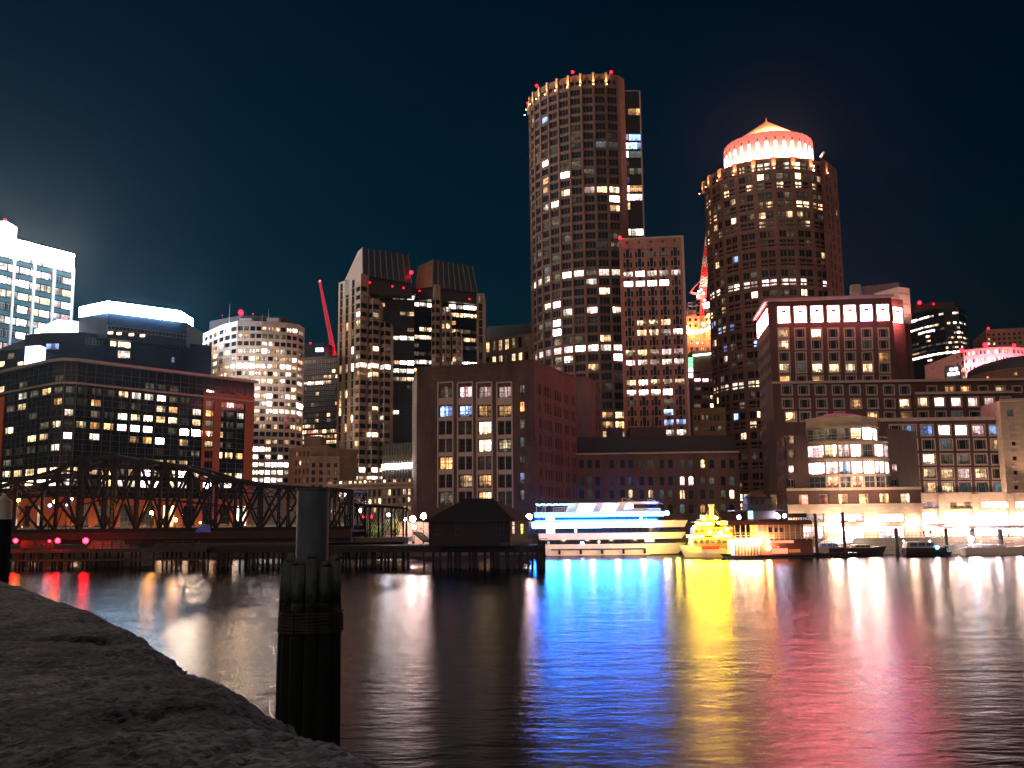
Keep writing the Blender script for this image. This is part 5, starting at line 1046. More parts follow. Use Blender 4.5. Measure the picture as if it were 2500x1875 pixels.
for x, y, c_, r, d in ((122, 1234, (.12, .25, 1), .5, 'blue'), (176, 1219, (1, .62, .66), .4, 'pinkish'), (710, 1245, (.35, .4, 1), .45, 'violet'), (163, 1233, (.2, .7, 1), .25, 'small cyan')):
    r *= .75; p = P(x, y, 212); post_lamp('signal_lamp', f'{d} lamp glowing through the bridge truss', 'lamp', None, (p.x, p.y, RZ), max(.8, p.z-RZ), r, glow(f'{d.split()[-1]}_globe', c_, 22), c_, 150)
for k, (x, y, Yq, d) in enumerate(((990, 1268, 206, 'leftmost of the cluster left of the pier house'), (1008, 1267, 206, 'second of the cluster left of the pier house'), (1011, 1287, 208, 'lowest of the cluster left of the pier house'), (1034, 1260, 206, 'against the brick corner left of the pier house'), (1292, 1262, 205, 'just right of the pier house roof'))):
    p = P(x, y, Yq); post_lamp('globe_lamp', 'white glowing globe lamp on a post, '+d, 'street lamp', 'globe lamps beside the pier house', (p.x, p.y, GZ), max(1, p.z-GZ), (.36, .62, .36, .62, .62)[k], wg, (1, .62, .56), (260, 900, 200, 900, 700)[k])
p = P(949, 1257, 216); post_lamp('globe_lamp', 'bluish white globe lamp seen through the short truss span', 'street lamp', 'globe lamps beside the pier house', (p.x, p.y, GZ), p.z-GZ, .4, glow('cool_globe', (.7, .75, 1), 40), (.7, .8, 1), 500)
# traffic signal, trees, wall and shrubs by the road
t = thing('traffic_signal', 'pair of red traffic lights on a mast seen through the short span', 'traffic light', (P(898, 1262, 226).x, 226, GZ)); mb = MB(); c_ = P(898, 1262, 226); mb.tube((c_.x, c_.y, GZ), c_, .12); mb.bar(P(886, 1260, 226), P(908, 1260, 226), .12); part('mast', mb, M['black_metal'], t)
for x in (888, 906): p = P(x, 1261, 225.6); mb = MB(); mb.box(p+Vector((0, .2, -.5)), (.5, .3, 1.5)); mb.ball(p, .3, 1); part('signal_head', mb, [M['black_metal'], glow('red_signal', (1, .004, .012), 26)], t)
mat('leaf', (.05, .10, .025), .6, 0, .5, .9); mat('lit_leaf', (.16, .26, .03), .6, 0, .4, .9); mat('bark', (.05, .035, .025), .9)  # lit_leaf is the leaf colour with lamp light put into it
def tree(name, label, cat, x, y, base, h, r, leaf, n=420):
    R_ = random.Random(label); t = thing(name, label, cat, (x, y, base)); mb = MB(); mb.tube((0, 0, 0), (0, 0, h*.5), .16*h/6, .08*h/6, 8)
    cl = []
    for k in range(7): a_ = k*2.4; e = (r*.6*math.cos(a_), r*.6*math.sin(a_), h*(.55+.06*k)); mb.tube((0, 0, h*.4), e, .06, .02, 5); cl.append(Vector(e))
    part('trunk', mb, M['bark'], t, local=True); mb = MB()
    for k in range(n):
        c_ = R_.choice(cl)+Vector((R_.gauss(0, r*.3), R_.gauss(0, r*.3), R_.gauss(0, h*.09))); s = .16+.14*R_.random(); u = Vector((R_.gauss(0, 1), R_.gauss(0, 1), R_.gauss(0, 1))).normalized(); v = u.orthogonal().normalized()
        mb.face([c_-u*s, c_+v*s*.5, c_+u*s, c_-v*s*.5])
    part('crown', mb, leaf, t, local=True); return t
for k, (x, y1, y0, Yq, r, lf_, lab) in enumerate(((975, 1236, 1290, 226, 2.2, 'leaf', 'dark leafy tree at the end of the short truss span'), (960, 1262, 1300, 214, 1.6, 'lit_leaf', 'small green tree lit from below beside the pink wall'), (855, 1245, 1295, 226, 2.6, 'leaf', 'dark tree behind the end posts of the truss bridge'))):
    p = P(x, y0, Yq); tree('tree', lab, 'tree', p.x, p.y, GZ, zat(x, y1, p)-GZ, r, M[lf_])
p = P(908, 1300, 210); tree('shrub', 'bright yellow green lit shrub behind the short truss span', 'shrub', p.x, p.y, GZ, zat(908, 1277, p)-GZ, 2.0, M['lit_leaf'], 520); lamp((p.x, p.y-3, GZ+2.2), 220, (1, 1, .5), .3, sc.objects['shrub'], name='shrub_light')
a_, c_ = P(930, 1300, 216), P(1045, 1300, 213); t = thing('plaza_wall', 'pink lit low plaza wall behind the globe lamps', 'wall', (a_.x, a_.y, GZ)); mb = MB(); mb.prism(box_poly(xy(a_), xy(c_), 3), GZ-.5, zat(940, 1275, a_)); part('wall', mb, M['hotel_stone'], t)
mb = MB(); k0 = P(940, 1262, 218); k1 = P(963, 1262, 218); mb.prism(box_poly(xy(k0), xy(k1), 3), zat(940, 1276, k0), zat(940, 1266, k0), poly1=[xy(k0)+Vector((.5, .4)), xy(k1)+Vector((-.5, .4)), xy(k1)+Vector((-.5, 2.4)), xy(k0)+Vector((.5, 2.4))]); part('plinth', mb, M['hotel_stone'], t)
lamp((a_.x+5, a_.y-3.5, GZ+3), 500, (1, .55, .5), .3, t, name='plaza_light')
# ---- timber piers ----------------------------------------------------------------------------------
def pile_part(t, x, y, z1, r, R_, lean=.04): mb = MB(); mb.tube((x, y, -1.5), (x+R_.gauss(0, lean)*z1, y+R_.gauss(0, lean)*z1, z1), r*1.08, r*.92, 8); part('pile', mb, M['timber'], t)
R_ = random.Random(3)
FP = thing('fender_pier', 'long low timber fender pier below the truss bridge, with red navigation lights', 'pier', (P(250, 1340, 186).x, 186, 0)); za = 3.6
a_, c_ = P(-60, 1340, 188), P(505, 1340, 181)
mb = MB(); mb.prism([xy(a_), xy(c_), xy(c_)+Vector((0, 5)), xy(a_)+Vector((0, 5))], za-.5, za); part('deck', mb, M['grey_timber'], FP)
mb = MB(); mb.bar((a_.x, a_.y-.15, za-.25), (c_.x, c_.y-.15, za-.25), .3, .7); mb.bar((a_.x, a_.y-.1, 1.6), (c_.x, c_.y-.1, 1.6), .3, .4); part('wale', mb, M['grey_timber'], FP)
mb = MB()
for x0, x1 in ((228, 342), (402, 470)):
    p, q = P(x0, 1330, 185), P(x1, 1330, 183); n_ = int((q.x-p.x)/1.9)
    for z in (.5, .9, 1.35): mb.bar((p.x, p.y, za+z), (q.x, q.y, za+z), .14, .12)
    for k in range(n_+1): e = p.lerp(q, k/n_); mb.bar((e.x, e.y, za), (e.x, e.y, za+1.5), .14)
part('railing', mb, M['grey_timber'], FP)
for k in range(52): e = a_.lerp(c_, (k+.5)/52); pile_part(FP, e.x, e.y+R_.choice((0, 0, 2.4, 4.6)), za-.4+R_.random()*.2, .2, R_, .01)
for x, y, r in ((38, 1320, .42), (121, 1321, .22), (141, 1320, .46), (209, 1320, .52)):
    p = P(x, y, 184.5); mb = MB(); mb.tube((p.x, p.y+.5, za), (p.x, p.y+.5, p.z), .08, n=6, mi=1); mb.ball(p, r); part('navigation_light', mb, [glow('navigation_red', (1, .003, .008), 110), M['black_metal']], FP); lamp(p+Vector((0, -.9, 0)), 60*r, (1, .03, .05), .3, FP, name='navigation_glow')
mb = MB(); p = P(90, 1318, 185.6); mb.box((p.x, p.y+.2, za+1.0), (6.2, .1, 1.5)); part('sign_board', mb, mat('dark_board', (.05, .035, .035), .7), FP)
fp = mat('faded_paint', (.22, .15, .13), .8); mb = MB()
def stroke(x0, z0, x1, z1): mb.bar((p.x+x0, p.y+.12, za+.65+z0), (p.x+x1, p.y+.12, za+.65+z1), .04, .11)
for kx, gl in zip((-1.2, -.35, .0, .85), ((( 0, 0, 0, .75), (0, .75, .4, .72), (.4, .72, .4, .42), (.4, .42, 0, .38), (.15, .38, .5, 0)), ((.1, 0, .1, .75),), ((.1, 0, .1, .75), (.1, .75, .6, 0), (.6, 0, .6, .75)), ((.1, 0, .1, .75), (.1, .75, .6, 0), (.6, 0, .6, .75)))):
    for x0, z0, x1, z1 in gl: stroke(kx+x0, z0, kx+x1, z1)
part('lettering', mb, fp, FP)
mp_ = thing('timber_pier', 'dark timber pier on many piles carrying the pier house', 'pier', (P(1000, 1340, 172).x, 172, 0)); zp = zat(1170, 1332, P(1170, 1332, 168))
a_, c_, e_ = P(505, 1345, 184), P(960, 1345, 174), P(1327, 1345, 164)
poly = [xy(a_), xy(c_), xy(e_), xy(e_)+Vector((0, 14)), xy(c_)+Vector((0, 14)), xy(a_)+Vector((0, 8))]
mb = MB(); mb.prism(poly, zp-.6, zp); part('deck', mb, M['timber'], mp_)
mb = MB()
for p, q in ((a_, c_), (c_, e_)): mb.bar((p.x, p.y-.15, zp-.9), (q.x, q.y-.15, zp-.9), .3, .5); mb.bar((p.x, p.y+3, zp-.9), (q.x, q.y+3, zp-.9), .3, .5)
part('wale', mb, M['timber'], mp_)
for k in range(98):
    f = (k+R_.random()*.9)/98; p = a_.lerp(c_, f*2) if f < .5 else c_.lerp(e_, f*2-1); row = R_.choice((0, 0, 2, 4, 6, 9))
    if f > .55 and R_.random() < .35: continue
    pile_part(mp_, p.x, p.y+row, zp-.4+(R_.random()*.6 if R_.random() < .3 else 0), .2+.05*R_.random(), R_)
for x in (1318, 1328): p = P(x, 1380, 163.5); pile_part(mp_, p.x, p.y, zp+.9, .30, R_, .03)
mb = MB(); p, q = P(1303, 1322, 164), P(1336, 1322, 164)
for z in (.3, .7, 1.1): mb.bar((p.x-.4, p.y, zp+z), (q.x, q.y, zp+z), .09)
for k in range(7): e = p.lerp(q, k/6); mb.bar((e.x, e.y, zp), (e.x, e.y, zp+1.2), .08)
part('railing', mb, M['grey_timber'], mp_)
# loose ramp and rubble between span and pier house
t = thing('gangway', 'sloping pale railed gangway left of the pier house', 'gangway', (P(1030, 1310, 182).x, 182, zp)); p, q = P(1018, 1300, 190), P(1044, 1322, 176); mb = MB(); mb.bar(p, q, 1.6, .25); part('ramp', mb, M['grey_timber'], t); mb = MB()
for s in (-.7, .7): v = Vector((s, 0, 1)); mb.bar(p+v, q+v, .08); [mb.bar(p.lerp(q, k/6)+Vector((s, 0, 0)), p.lerp(q, k/6)+v, .06) for k in range(7)]
part('railing', mb, M['pale_metal'], t)
# ---- pier house ------------------------------------------------------------------------------------
h0, h1 = P(1047, 1326, 168), P(1246, 1328, 164.5); h2 = xy(P(1288, 1324, 171)); a_, c_ = xy(h0), xy(h1); ze = zat(1246, 1270, c_)
B = Building('pier_house', 'dark timber pier house with a hipped roof and two lit windows at its corner', [mat('dark_clapboard', (.016, .012, .012), .8, 0, .3, 1, stretch=(.1, .1, 6)), M['roofing']], M['grey_timber'], (c_.x, c_.y, zp))
d_ = xy(h2); k_ = d_+(a_-c_)
W = [px_win(a_, c_, 1061+i*50, 1278, 1079+i*50, 1306, 'D', ('grid', 2, 2, .1)) for i in (0, 1, 3)]
W += [px_win(a_, c_, 1249-1.+k*0, 1272, 1249, 1272.5, 'D', ('plain',)) for k in ()]
W2 = [px_win(c_, d_, 1251, 1272, 1258, 1305, 'P', ('grid', 1, 3, .12)), px_win(c_, d_, 1272, 1278, 1280, 1305, 'Y', ('grid', 1, 3, .12))]
shell(B, [a_, c_, d_, k_], zp-.05, ze, {0: W, 1: W2}, .12); B.finish()
mb = MB(); cen = (a_+c_+d_+k_)/4; ev = [cen+(p-cen)*1.12 for p in (a_, c_, d_, k_)]; zr = zat(1160, 1219, cen); r0, r1 = cen+(a_-c_)*.19, cen-(a_-c_)*.19
E = [Vector((*p, ze-.1)) for p in ev]; r0, r1 = Vector((*r0, zr)), Vector((*r1, zr))
for f in ([E[0], E[1], r1, r0], [E[1], E[2], r1], [E[2], E[3], r0, r1], [E[3], E[0], r0]): mb.face(f)
mb.face(E[::-1]); mb.bar(r0, r1, .25, .3); B.add('roof', mb, mat('dark_shingle', (.010, .0095, .011), .9, 0, .4, 2.5, .3))
mb = MB()
for p, q in zip(E, E[1:]+E[:1]): mb.bar(p, q, .16, .25)
B.add('eaves_board', mb, M['timber'])
mb = MB(); p = xy(P(1240, 1330, 164)); mb.prism(box_poly(p+Vector((-.3, -.3)), xy(P(1290, 1330, 169)), 1.2), zp, zp+.5); B.add('plinth', mb, M['grey_timber'])
# ---- mooring dolphin and guide pile ----------------------------------------------------------------
DC = P(748, 1400, 25.0); dx, dy = P(755, 1390, 25).x, 25.3
t = thing('mooring_dolphin', 'blue grey steel pipe rising from a roped cluster of timber piles', 'mooring post', (dx, dy, 0)); mb = MB(); pr = 39*25/FPX
zt = P(758, 1193, 24.8).z; mb.tube((dx, dy, 0), (dx, dy, zt), pr, pr, 40, cap=True); mb.tube((dx, dy, zt-.03), (dx, dy, zt+.015), pr*1.03, pr*1.03, 40)
part('steel_pipe', mb, mat('painted_pipe', (.044, .068, .105), .7, .1, .35, 2.2, .25, stretch=(1, 1, .5)), t)
mat('weathered_pile', (.075, .10, .098), .95, 0, .5, 5, .4, spec=.1, stretch=(1, 1, .12)); mat('wet_pile', (.006, .009, .010), .9, 0, .4, 5, .4, spec=.05, stretch=(1, 1, .2))
pw = mat('pile_wood', (.058, .082, .080), .95, 0, .5, 5, .4, spec=.1, stretch=(1, 1, .12)); pn = pw.node_tree.nodes; pl2 = pw.node_tree.links   # dry grey tops, black wet wood under the tide mark
tcp = [x for x in pn if x.bl_idname == 'ShaderNodeTexCoord'][0]; s3 = pn.new('ShaderNodeSeparateXYZ'); pl2.new(tcp.outputs['Object'], s3.inputs[0]); nz = pn.new('ShaderNodeTexNoise'); nz.inputs['Scale'].default_value = 3.5; nz.inputs['Detail'].default_value = 5; pl2.new(tcp.outputs['Object'], nz.inputs['Vector'])
az = pn.new('ShaderNodeMath'); az.operation = 'MULTIPLY_ADD'; az.inputs[1].default_value = 1.5; pl2.new(nz.outputs['Fac'], az.inputs[0]); pl2.new(s3.outputs[2], az.inputs[2])
rz_ = pn.new('ShaderNodeMapRange'); zt_ = zat(740, 1455, Vector((dx, dy))); rz_.inputs[1].default_value = zt_+.45; rz_.inputs[2].default_value = zt_+1.15; pl2.new(az.outputs[0], rz_.inputs[0])
mz = pn.new('ShaderNodeMix'); mz.data_type = 'RGBA'; mz.inputs[6].default_value = (.006, .0095, .010, 1); pl2.new(rz_.outputs[0], mz.inputs[0]); pl2.new([x for x in pn if x.bl_idname == 'ShaderNodeValToRGB'][0].outputs[0], mz.inputs[7]); pl2.new(mz.outputs[2], pn['Principled BSDF'].inputs['Base Color'])
n_ = 11; zc = zat(740, 1490, Vector((dx, dy)))
for k in range(n_):
    a_ = -math.pi/2+2*math.pi*(k+.38)/n_; r = .155+.012*((k*7) % 3); rr = pr+r+.025; x, y = dx+rr*math.cos(a_), dy+rr*math.sin(a_); base = 1.13
    z1 = zat(740, (1364, 1384, 1370, 1382, 1372, 1378, 1378, 1362, 1386, 1372, 1380)[k], Vector((x, y))); xb, yb = dx+rr*base*math.cos(a_), dy+rr*base*math.sin(a_)
    mb = MB(); zm = zc+.22; f = zm/z1; xm, ym = xb+(x-xb)*f, yb+(y-yb)*f
    mb.tube((xm, ym, zm), (x, y, z1), r, r*.97, 18, 0); mb.tube((xb, yb, -2), (xm, ym, zm), r*1.06, r*1.0, 18, 1); 
    tilt = Vector((math.cos(a_), math.sin(a_), 0))*-.5+Vector((0, 0, 1)); mb.tube((x, y, z1-.01), Vector((x, y, z1))+tilt*.10, r*.97, r*.72, 18, 0)
    part('pile', mb, [pw, pw], t)
mb = MB()
for k in range(7):
    z = zc-.50+k*.075; rr = (pr+.345)*(1.13-.13*z/z1)+.03; m_ = 40; ring = []
    for i in range(m_): a_ = 2*math.pi*i/m_; q_ = rr+.035*math.cos(n_*(a_+math.pi/2)-.38*2*math.pi)-.035; ring.append(Vector((dx+q_*math.cos(a_), dy+q_*math.sin(a_), z+.012*math.sin(3*a_+k))))
    for i in range(m_): mb.tube(ring[i], ring[(i+1) % m_], .038, n=6, cap=False)
part('rope_lashing', mb, mat('old_rope', (.018, .018, .018), .95, 0, .3, 20), t)
q = P(4, 1300, 42); t = thing('guide_pile', 'dark guide pile with a pale conical cap, at the left edge', 'mooring post', (q.x, q.y, 0)); r = 19*42/FPX
zt, zc1, zc2 = P(4, 1205, 42).z, P(4, 1228, 42).z, P(4, 1268, 42).z; mb = MB(); mb.tube((q.x, q.y, -2), (q.x, q.y, zc2), r*1.15, r*1.15, 24); part('post', mb, M['wet_pile'], t)
mb = MB(); mb.tube((q.x, q.y, zc2), (q.x, q.y, zc1), r, r, 24, cap=False); mb.tube((q.x, q.y, zc1), (q.x, q.y, zt), r, .03, 24); part('cap', mb, mat('pale_plastic', (.42, .42, .44), .6, 0, .2), t)
# ---- granite seawall in the foreground -------------------------------------------------------------
edge = [(-420, 1392), (-200, 1400), (0, 1416), (70, 1436), (140, 1461), (215, 1491), (265, 1515), (310, 1540), (360, 1570), (400, 1600), (440, 1624), (500, 1650), (560, 1680), (620, 1712), (665, 1738), (700, 1752), (740, 1757), (790, 1790), (840, 1816), (900, 1852), (960, 1890), (1040, 1950), (1150, 2050), (1400, 2300)]
SZ = CAMH-.50; E = [PZ(x, y, SZ) for x, y in edge]; verts = []; NU, NV = 260, 150
from mathutils import noise as mn
cum = [0]
for p, q in zip(E, E[1:]): cum.append(cum[-1]+math.log(max(1.0001, (p-CP).length/(q-CP).length))+.02)
def ept(f):
    s = f*cum[-1]; i = max(0, min(len(cum)-2, next((k for k in range(len(cum)-1) if cum[k+1] >= s), len(cum)-2))); g = (s-cum[i])/(cum[i+1]-cum[i]); return E[i].lerp(E[i+1], g)
inw = Vector((-.50, -.86, 0)).normalized(); mb = MB()
def grain(p): return .009*mn.fractal(p*1.3, .9, 2.1, 5)+.014*mn.fractal(p*6, .7, 2.2, 6)+.009*mn.noise(p*26)+.004*mn.noise(p*70)-.05*max(0, mn.noise(p*2.6)-.22)-.03*max(0, mn.noise(p*7+Vector((5, 1, 2)))-.3)
for i in range(NU+1):
    e = ept(i/NU)-inw*.10
    for j in range(NV+1):
        f = j/NV
        if f < .3: g = f/.3; p = e+Vector((0, 0, -(1-g)**2*6.0))+inw*(-.10*(1-g)); p.z -= .06*0
        else: g = ((f-.3)/.7)**1.8; p = e+inw*(g*9)
        d_ = abs((p-e).length); rnd_ = -.09*math.exp(-(max(0, (p-e).dot(inw))/.09)) if f >= .3 else -.09
        q_ = p+Vector((0, 0, rnd_+.02))
        h = grain(q_); nrm = Vector((0, 0, 1)) if f > .34 else (Vector((0, 0, 1))*.6-inw*.8)
        q_ = q_+nrm*h+Vector((0, 0, -.05*max(0, mn.noise(Vector((q_.x*.9+3, q_.y*2.2, 1.7)))) if f > .3 else 0))
        verts.append(q_)
mb.grow(verts, [(i*(NV+1)+j, (i+1)*(NV+1)+j, (i+1)*(NV+1)+j+1, i*(NV+1)+j+1) for i in range(NU) for j in range(NV)], 0, True)
gm = mat('shaded_granite', (.042, .054, .070), .9, 0, .8, 7, .8, spec=.08); nn_ = gm.node_tree.nodes; ll = gm.node_tree.links; bs = nn_['Principled BSDF']
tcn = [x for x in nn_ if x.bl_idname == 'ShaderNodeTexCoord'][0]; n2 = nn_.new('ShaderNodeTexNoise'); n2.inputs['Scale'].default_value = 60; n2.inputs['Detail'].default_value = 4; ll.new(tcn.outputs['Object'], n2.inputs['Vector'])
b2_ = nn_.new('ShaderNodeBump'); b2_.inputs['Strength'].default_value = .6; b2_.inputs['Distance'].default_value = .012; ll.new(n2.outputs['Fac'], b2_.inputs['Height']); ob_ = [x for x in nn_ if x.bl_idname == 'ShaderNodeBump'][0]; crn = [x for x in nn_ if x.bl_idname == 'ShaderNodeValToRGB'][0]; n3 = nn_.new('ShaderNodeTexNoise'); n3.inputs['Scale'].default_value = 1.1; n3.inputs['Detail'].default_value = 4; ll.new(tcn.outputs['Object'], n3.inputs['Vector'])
n4 = nn_.new('ShaderNodeTexVoronoi'); n4.inputs['Scale'].default_value = 55; ll.new(tcn.outputs['Object'], n4.inputs['Vector']); ra_ = nn_.new('ShaderNodeMapRange'); ra_.inputs[1].default_value = .3; ra_.inputs[2].default_value = .7; ra_.inputs[3].default_value = .22; ra_.inputs[4].default_value = 1.9; ll.new(n3.outputs['Fac'], ra_.inputs[0])  # granite patches and specks, contrast raised so the colour stands in for relief shading
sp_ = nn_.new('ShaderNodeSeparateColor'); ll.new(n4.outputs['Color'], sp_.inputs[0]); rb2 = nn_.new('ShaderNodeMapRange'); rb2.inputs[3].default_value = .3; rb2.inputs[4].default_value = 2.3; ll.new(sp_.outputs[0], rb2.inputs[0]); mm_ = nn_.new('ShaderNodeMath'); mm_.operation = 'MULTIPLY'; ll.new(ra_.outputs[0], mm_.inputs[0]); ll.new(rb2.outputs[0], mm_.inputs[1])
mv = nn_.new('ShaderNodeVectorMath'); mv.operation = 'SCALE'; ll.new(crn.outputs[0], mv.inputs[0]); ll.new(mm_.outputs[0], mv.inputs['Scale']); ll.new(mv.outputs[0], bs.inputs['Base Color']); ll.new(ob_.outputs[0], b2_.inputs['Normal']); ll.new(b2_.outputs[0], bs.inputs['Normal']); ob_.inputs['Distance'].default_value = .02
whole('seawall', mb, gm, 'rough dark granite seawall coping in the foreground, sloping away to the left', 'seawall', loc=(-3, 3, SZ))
# ---- cruise ship with blue deck lights --------------------------------------------------------------
YS = 226.0; px2x = lambda x, y=1300, Yq=YS: P(x, y, Yq).x
zs = lambda y, x=1480, Yq=YS: P(x, y, Yq).z
mat('ship_white', (.80, .74, .74), .35, 0, .06); mat('ship_glass', (.012, .016, .03), .08, 0, 0, spec=.7); mat('hull_black', (.012, .012, .014), .4, 0, 0)
led = glow('deck_led', (.006, .16, 1.), 215); ledw = glow('deck_led_white', (.08, .32, 1.), 50)
SH = thing('cruise_ship', 'white four deck cruise ship with glowing blue deck strips, moored before the brick warehouses', 'ship', (px2x(1490), YS+5, 0))
def deck_poly(x0, x1, hb, bow, y0=YS+5.5, n=10):
    """plan of a deck: square stern at x0, pointed bow at x1 over the last part of its length"""
    b_ = x1-bow; pts = [(x0, y0-hb)]+[(b_+bow*k/n, y0-hb*(1-(k/n)**2.2)) for k in range(n+1)]+[(b_+bow*k/n, y0+hb*(1-(k/n)**2.2)) for k in range(n-1, -1, -1)]+[(x0, y0+hb)]
    return pts
def layer(x0, x1, ya, yb, hb, bow, grow_=0., m_='ship_white', name='deck_house', par=None, shift=0.):
    X0, X1 = px2x(x0), px2x(x1); mb = MB(); p0 = deck_poly(X0, X1, hb, bow); p1 = deck_poly(X0-grow_*.3, X1+grow_, hb+.02, bow)
    mb.prism(p0, zs(yb), zs(ya), poly1=p1); return part(name, mb, M[m_] if isinstance(m_, str) else m_, par or SH)
layer(1334, 1662, 1341, 1356, 5.0, 9, 1.4, name='lower_hull'); layer(1330, 1668, 1354.5, 1360, 4.9, 9, .2, 'hull_black', 'waterline')
layer(1334, 1672, 1328, 1340.6, 5.2, 10, 1.2, name='upper_hull'); layer(1345, 1592, 1339.4, 1342, 5.25, 2, 0, 'hull_black', 'rubbing_strake')
layer(1337, 1662, 1316.5, 1328.5, 4.8, 9, .8, 'ship_glass', 'window_band'); layer(1318, 1674, 1301, 1317, 5.3, 10, 1., name='main_bulwark')
layer(1300, 1668, 1288, 1301.5, 4.7, 9, .5, 'ship_glass', 'window_band'); layer(1299, 1682, 1272, 1288.5, 5.4, 11, .8, name='upper_bulwark')
layer(1307, 1620, 1259, 1272.5, 4.6, 6, .3, 'ship_glass', 'window_band'); layer(1306, 1634, 1249, 1259.5, 5.0, 8, .5, name='top_bulwark')
for x0, x1, ya, yb, off in ((1340, 1600, 1316.5, 1328.5, 4.86), (1304, 1600, 1288, 1301.5, 4.76), (1310, 1575, 1259, 1272.5, 4.66)):
    mb = MB(); k_ = int((x1-x0)/14)
    for k in range(k_+1): x = px2x(x0+(x1-x0)*k/k_); mb.box((x, YS+5.5-off, (zs(ya)+zs(yb))/2), (.10, .10, zs(ya)-zs(yb)))
    part('window_mullion', mb, M['ship_glass' if off < 4.7 else 'hull_black'], SH)
mb = MB()
for k in range(5): x = px2x(1365+k*52); mb.tube((x, YS-.05, zs(1352)), (x, YS-.05, zs(1340)), .28, n=10)
part('fender', mb, M['hull_black'], SH)
mb = MB()
for (x0, y0), (x1, y1) in (((1312, 1300), (1330, 1226)), ((1526, 1215), (1560, 1226)), ((1590, 1219), (1624, 1232))): mb.bar((px2x(x0), YS+2, zs(y0)), (px2x(x1), YS+2, zs(y1)), .06)
part('rigging', mb, M['ship_white'], SH)
def strip(x0, x1, y0, y1, m_, off, name='light_strip'): mb = MB(); mb.bar((px2x(x0), YS+5.5-off, zs((y0+y1)/2)), (px2x(x1), YS+5.5-off, zs((y0+y1)/2)), .22, abs(zs(y0)-zs(y1))); part(name, mb, m_, SH)
strip(1308, 1622, 1256, 1261, led, 5.15); strip(1300, 1600, 1274, 1283, led, 5.55); strip(1308, 1605, 1269.5, 1271, led, 5.1); strip(1300, 1470, 1286, 1288, ledw, 5.5)
mb = MB(); mb.ball((px2x(1634), YS+2.5, zs(1254)), .55); part('bow_lamp', mb, glow('cyan_lamp', (.2, .75, 1), 24), SH)
for x0, x1, sl in ((1386, 1408, 10), (1448, 1466, 12), (1504, 1522, 14)):     # raked pylons of the top deck
    for s in (0, 7.6): mb = MB(); y_ = YS+1.6+s; mb.grow([(px2x(x0), y_, zs(1250)), (px2x(x1), y_, zs(1250)), (px2x(x1+sl), y_, zs(1227)), (px2x(x0+sl), y_, zs(1227)), (px2x(x0), y_+.4, zs(1250)), (px2x(x1), y_+.4, zs(1250)), (px2x(x1+sl), y_+.4, zs(1227)), (px2x(x0+sl), y_+.4, zs(1227))], [(0, 1, 2, 3), (4, 7, 6, 5), (0, 4, 5, 1), (1, 5, 6, 2), (2, 6, 7, 3), (3, 7, 4, 0)]); part('raked_pylon', mb, M['ship_white'], SH)
mb = MB(); mb.prism(deck_poly(px2x(1408), px2x(1530), 4.3, 1), zs(1229), zs(1226.5)); part('canopy', mb, M['ship_white'], SH)
mb = MB()
for x0, x1 in ((1402, 1448), (1462, 1508), (1520, 1548)): mb.box(((px2x(x0)+px2x(x1))/2, YS+5, zs(1230.5)), (px2x(x1)-px2x(x0), 6, .3))
part('ceiling_light', mb, glow('ship_ceiling', (.14, .32, 1), 40), SH)
mb = MB(); mb.prism(deck_poly(px2x(1410), px2x(1515), 2.6, 1), zs(1249), zs(1231)); part('lounge', mb, glow('lounge_light', (.35, .5, 1), 4), SH)
mb = MB()
for z in (1238, 1244): mb.bar((px2x(1352), YS+1, zs(z)), (px2x(1530), YS+1, zs(z)), .08)
for k in range(26): x = px2x(1352+k*7); mb.bar((x, YS+1, zs(1250)), (x, YS+1, zs(1238)), .07)
part('railing', mb, M['ship_white'], SH)
mb = MB(); p0 = deck_poly(px2x(1516), px2x(1624), 3.4, 5); mb.prism(p0, zs(1250), zs(1241)); part('pilothouse', mb, M['ship_white'], SH)
mb = MB(); mb.prism(deck_poly(px2x(1548), px2x(1612), 3.2, 4), zs(1242), zs(1231)); part('pilothouse_window', mb, M['ship_glass'], SH)
mb = MB(); mb.prism(deck_poly(px2x(1518), px2x(1618), 3.6, 5), zs(1231), zs(1225)); part('pilothouse_roof', mb, M['ship_white'], SH)
mb = MB(); mb.box((px2x(1536), YS+2.2, zs(1236)), (2.6, .3, 1.1)); part('lit_cabin', mb, glow('cabin_light', (.7, .72, 1), 12), SH)
mb = MB(); x = px2x(1525)
for a_, b_ in ((1526, 1215), (1590, 1219), (1606, 1221)): mb.tube((px2x(a_), YS+4, zs(1226)), (px2x(a_), YS+4, zs(b_)), .08)
part('mast', mb, M['ship_white'], SH)
mb = MB(); fl = MB(); r_ = random.Random(1)
for k in range(46): x = 1311+k*2.1; y = 1229+2.6*abs(math.sin(k*.42)); fl.ball((px2x(x), YS+1+r_.random(), zs(y)), .13, 0, 6, 4)
for x in (1311, 1332): mb.bar((px2x(x), YS+1, zs(1250)), (px2x(x), YS+1, zs(1227)), .12)
mb.bar((px2x(1311), YS+1, zs(1228)), (px2x(1404), YS+1, zs(1228)), .06); part('awning_frame', mb, M['ship_white'], SH); part('fairy_lights', fl, glow('fairy_light', (.1, 1, .72), 22), SH, kind='stuff')
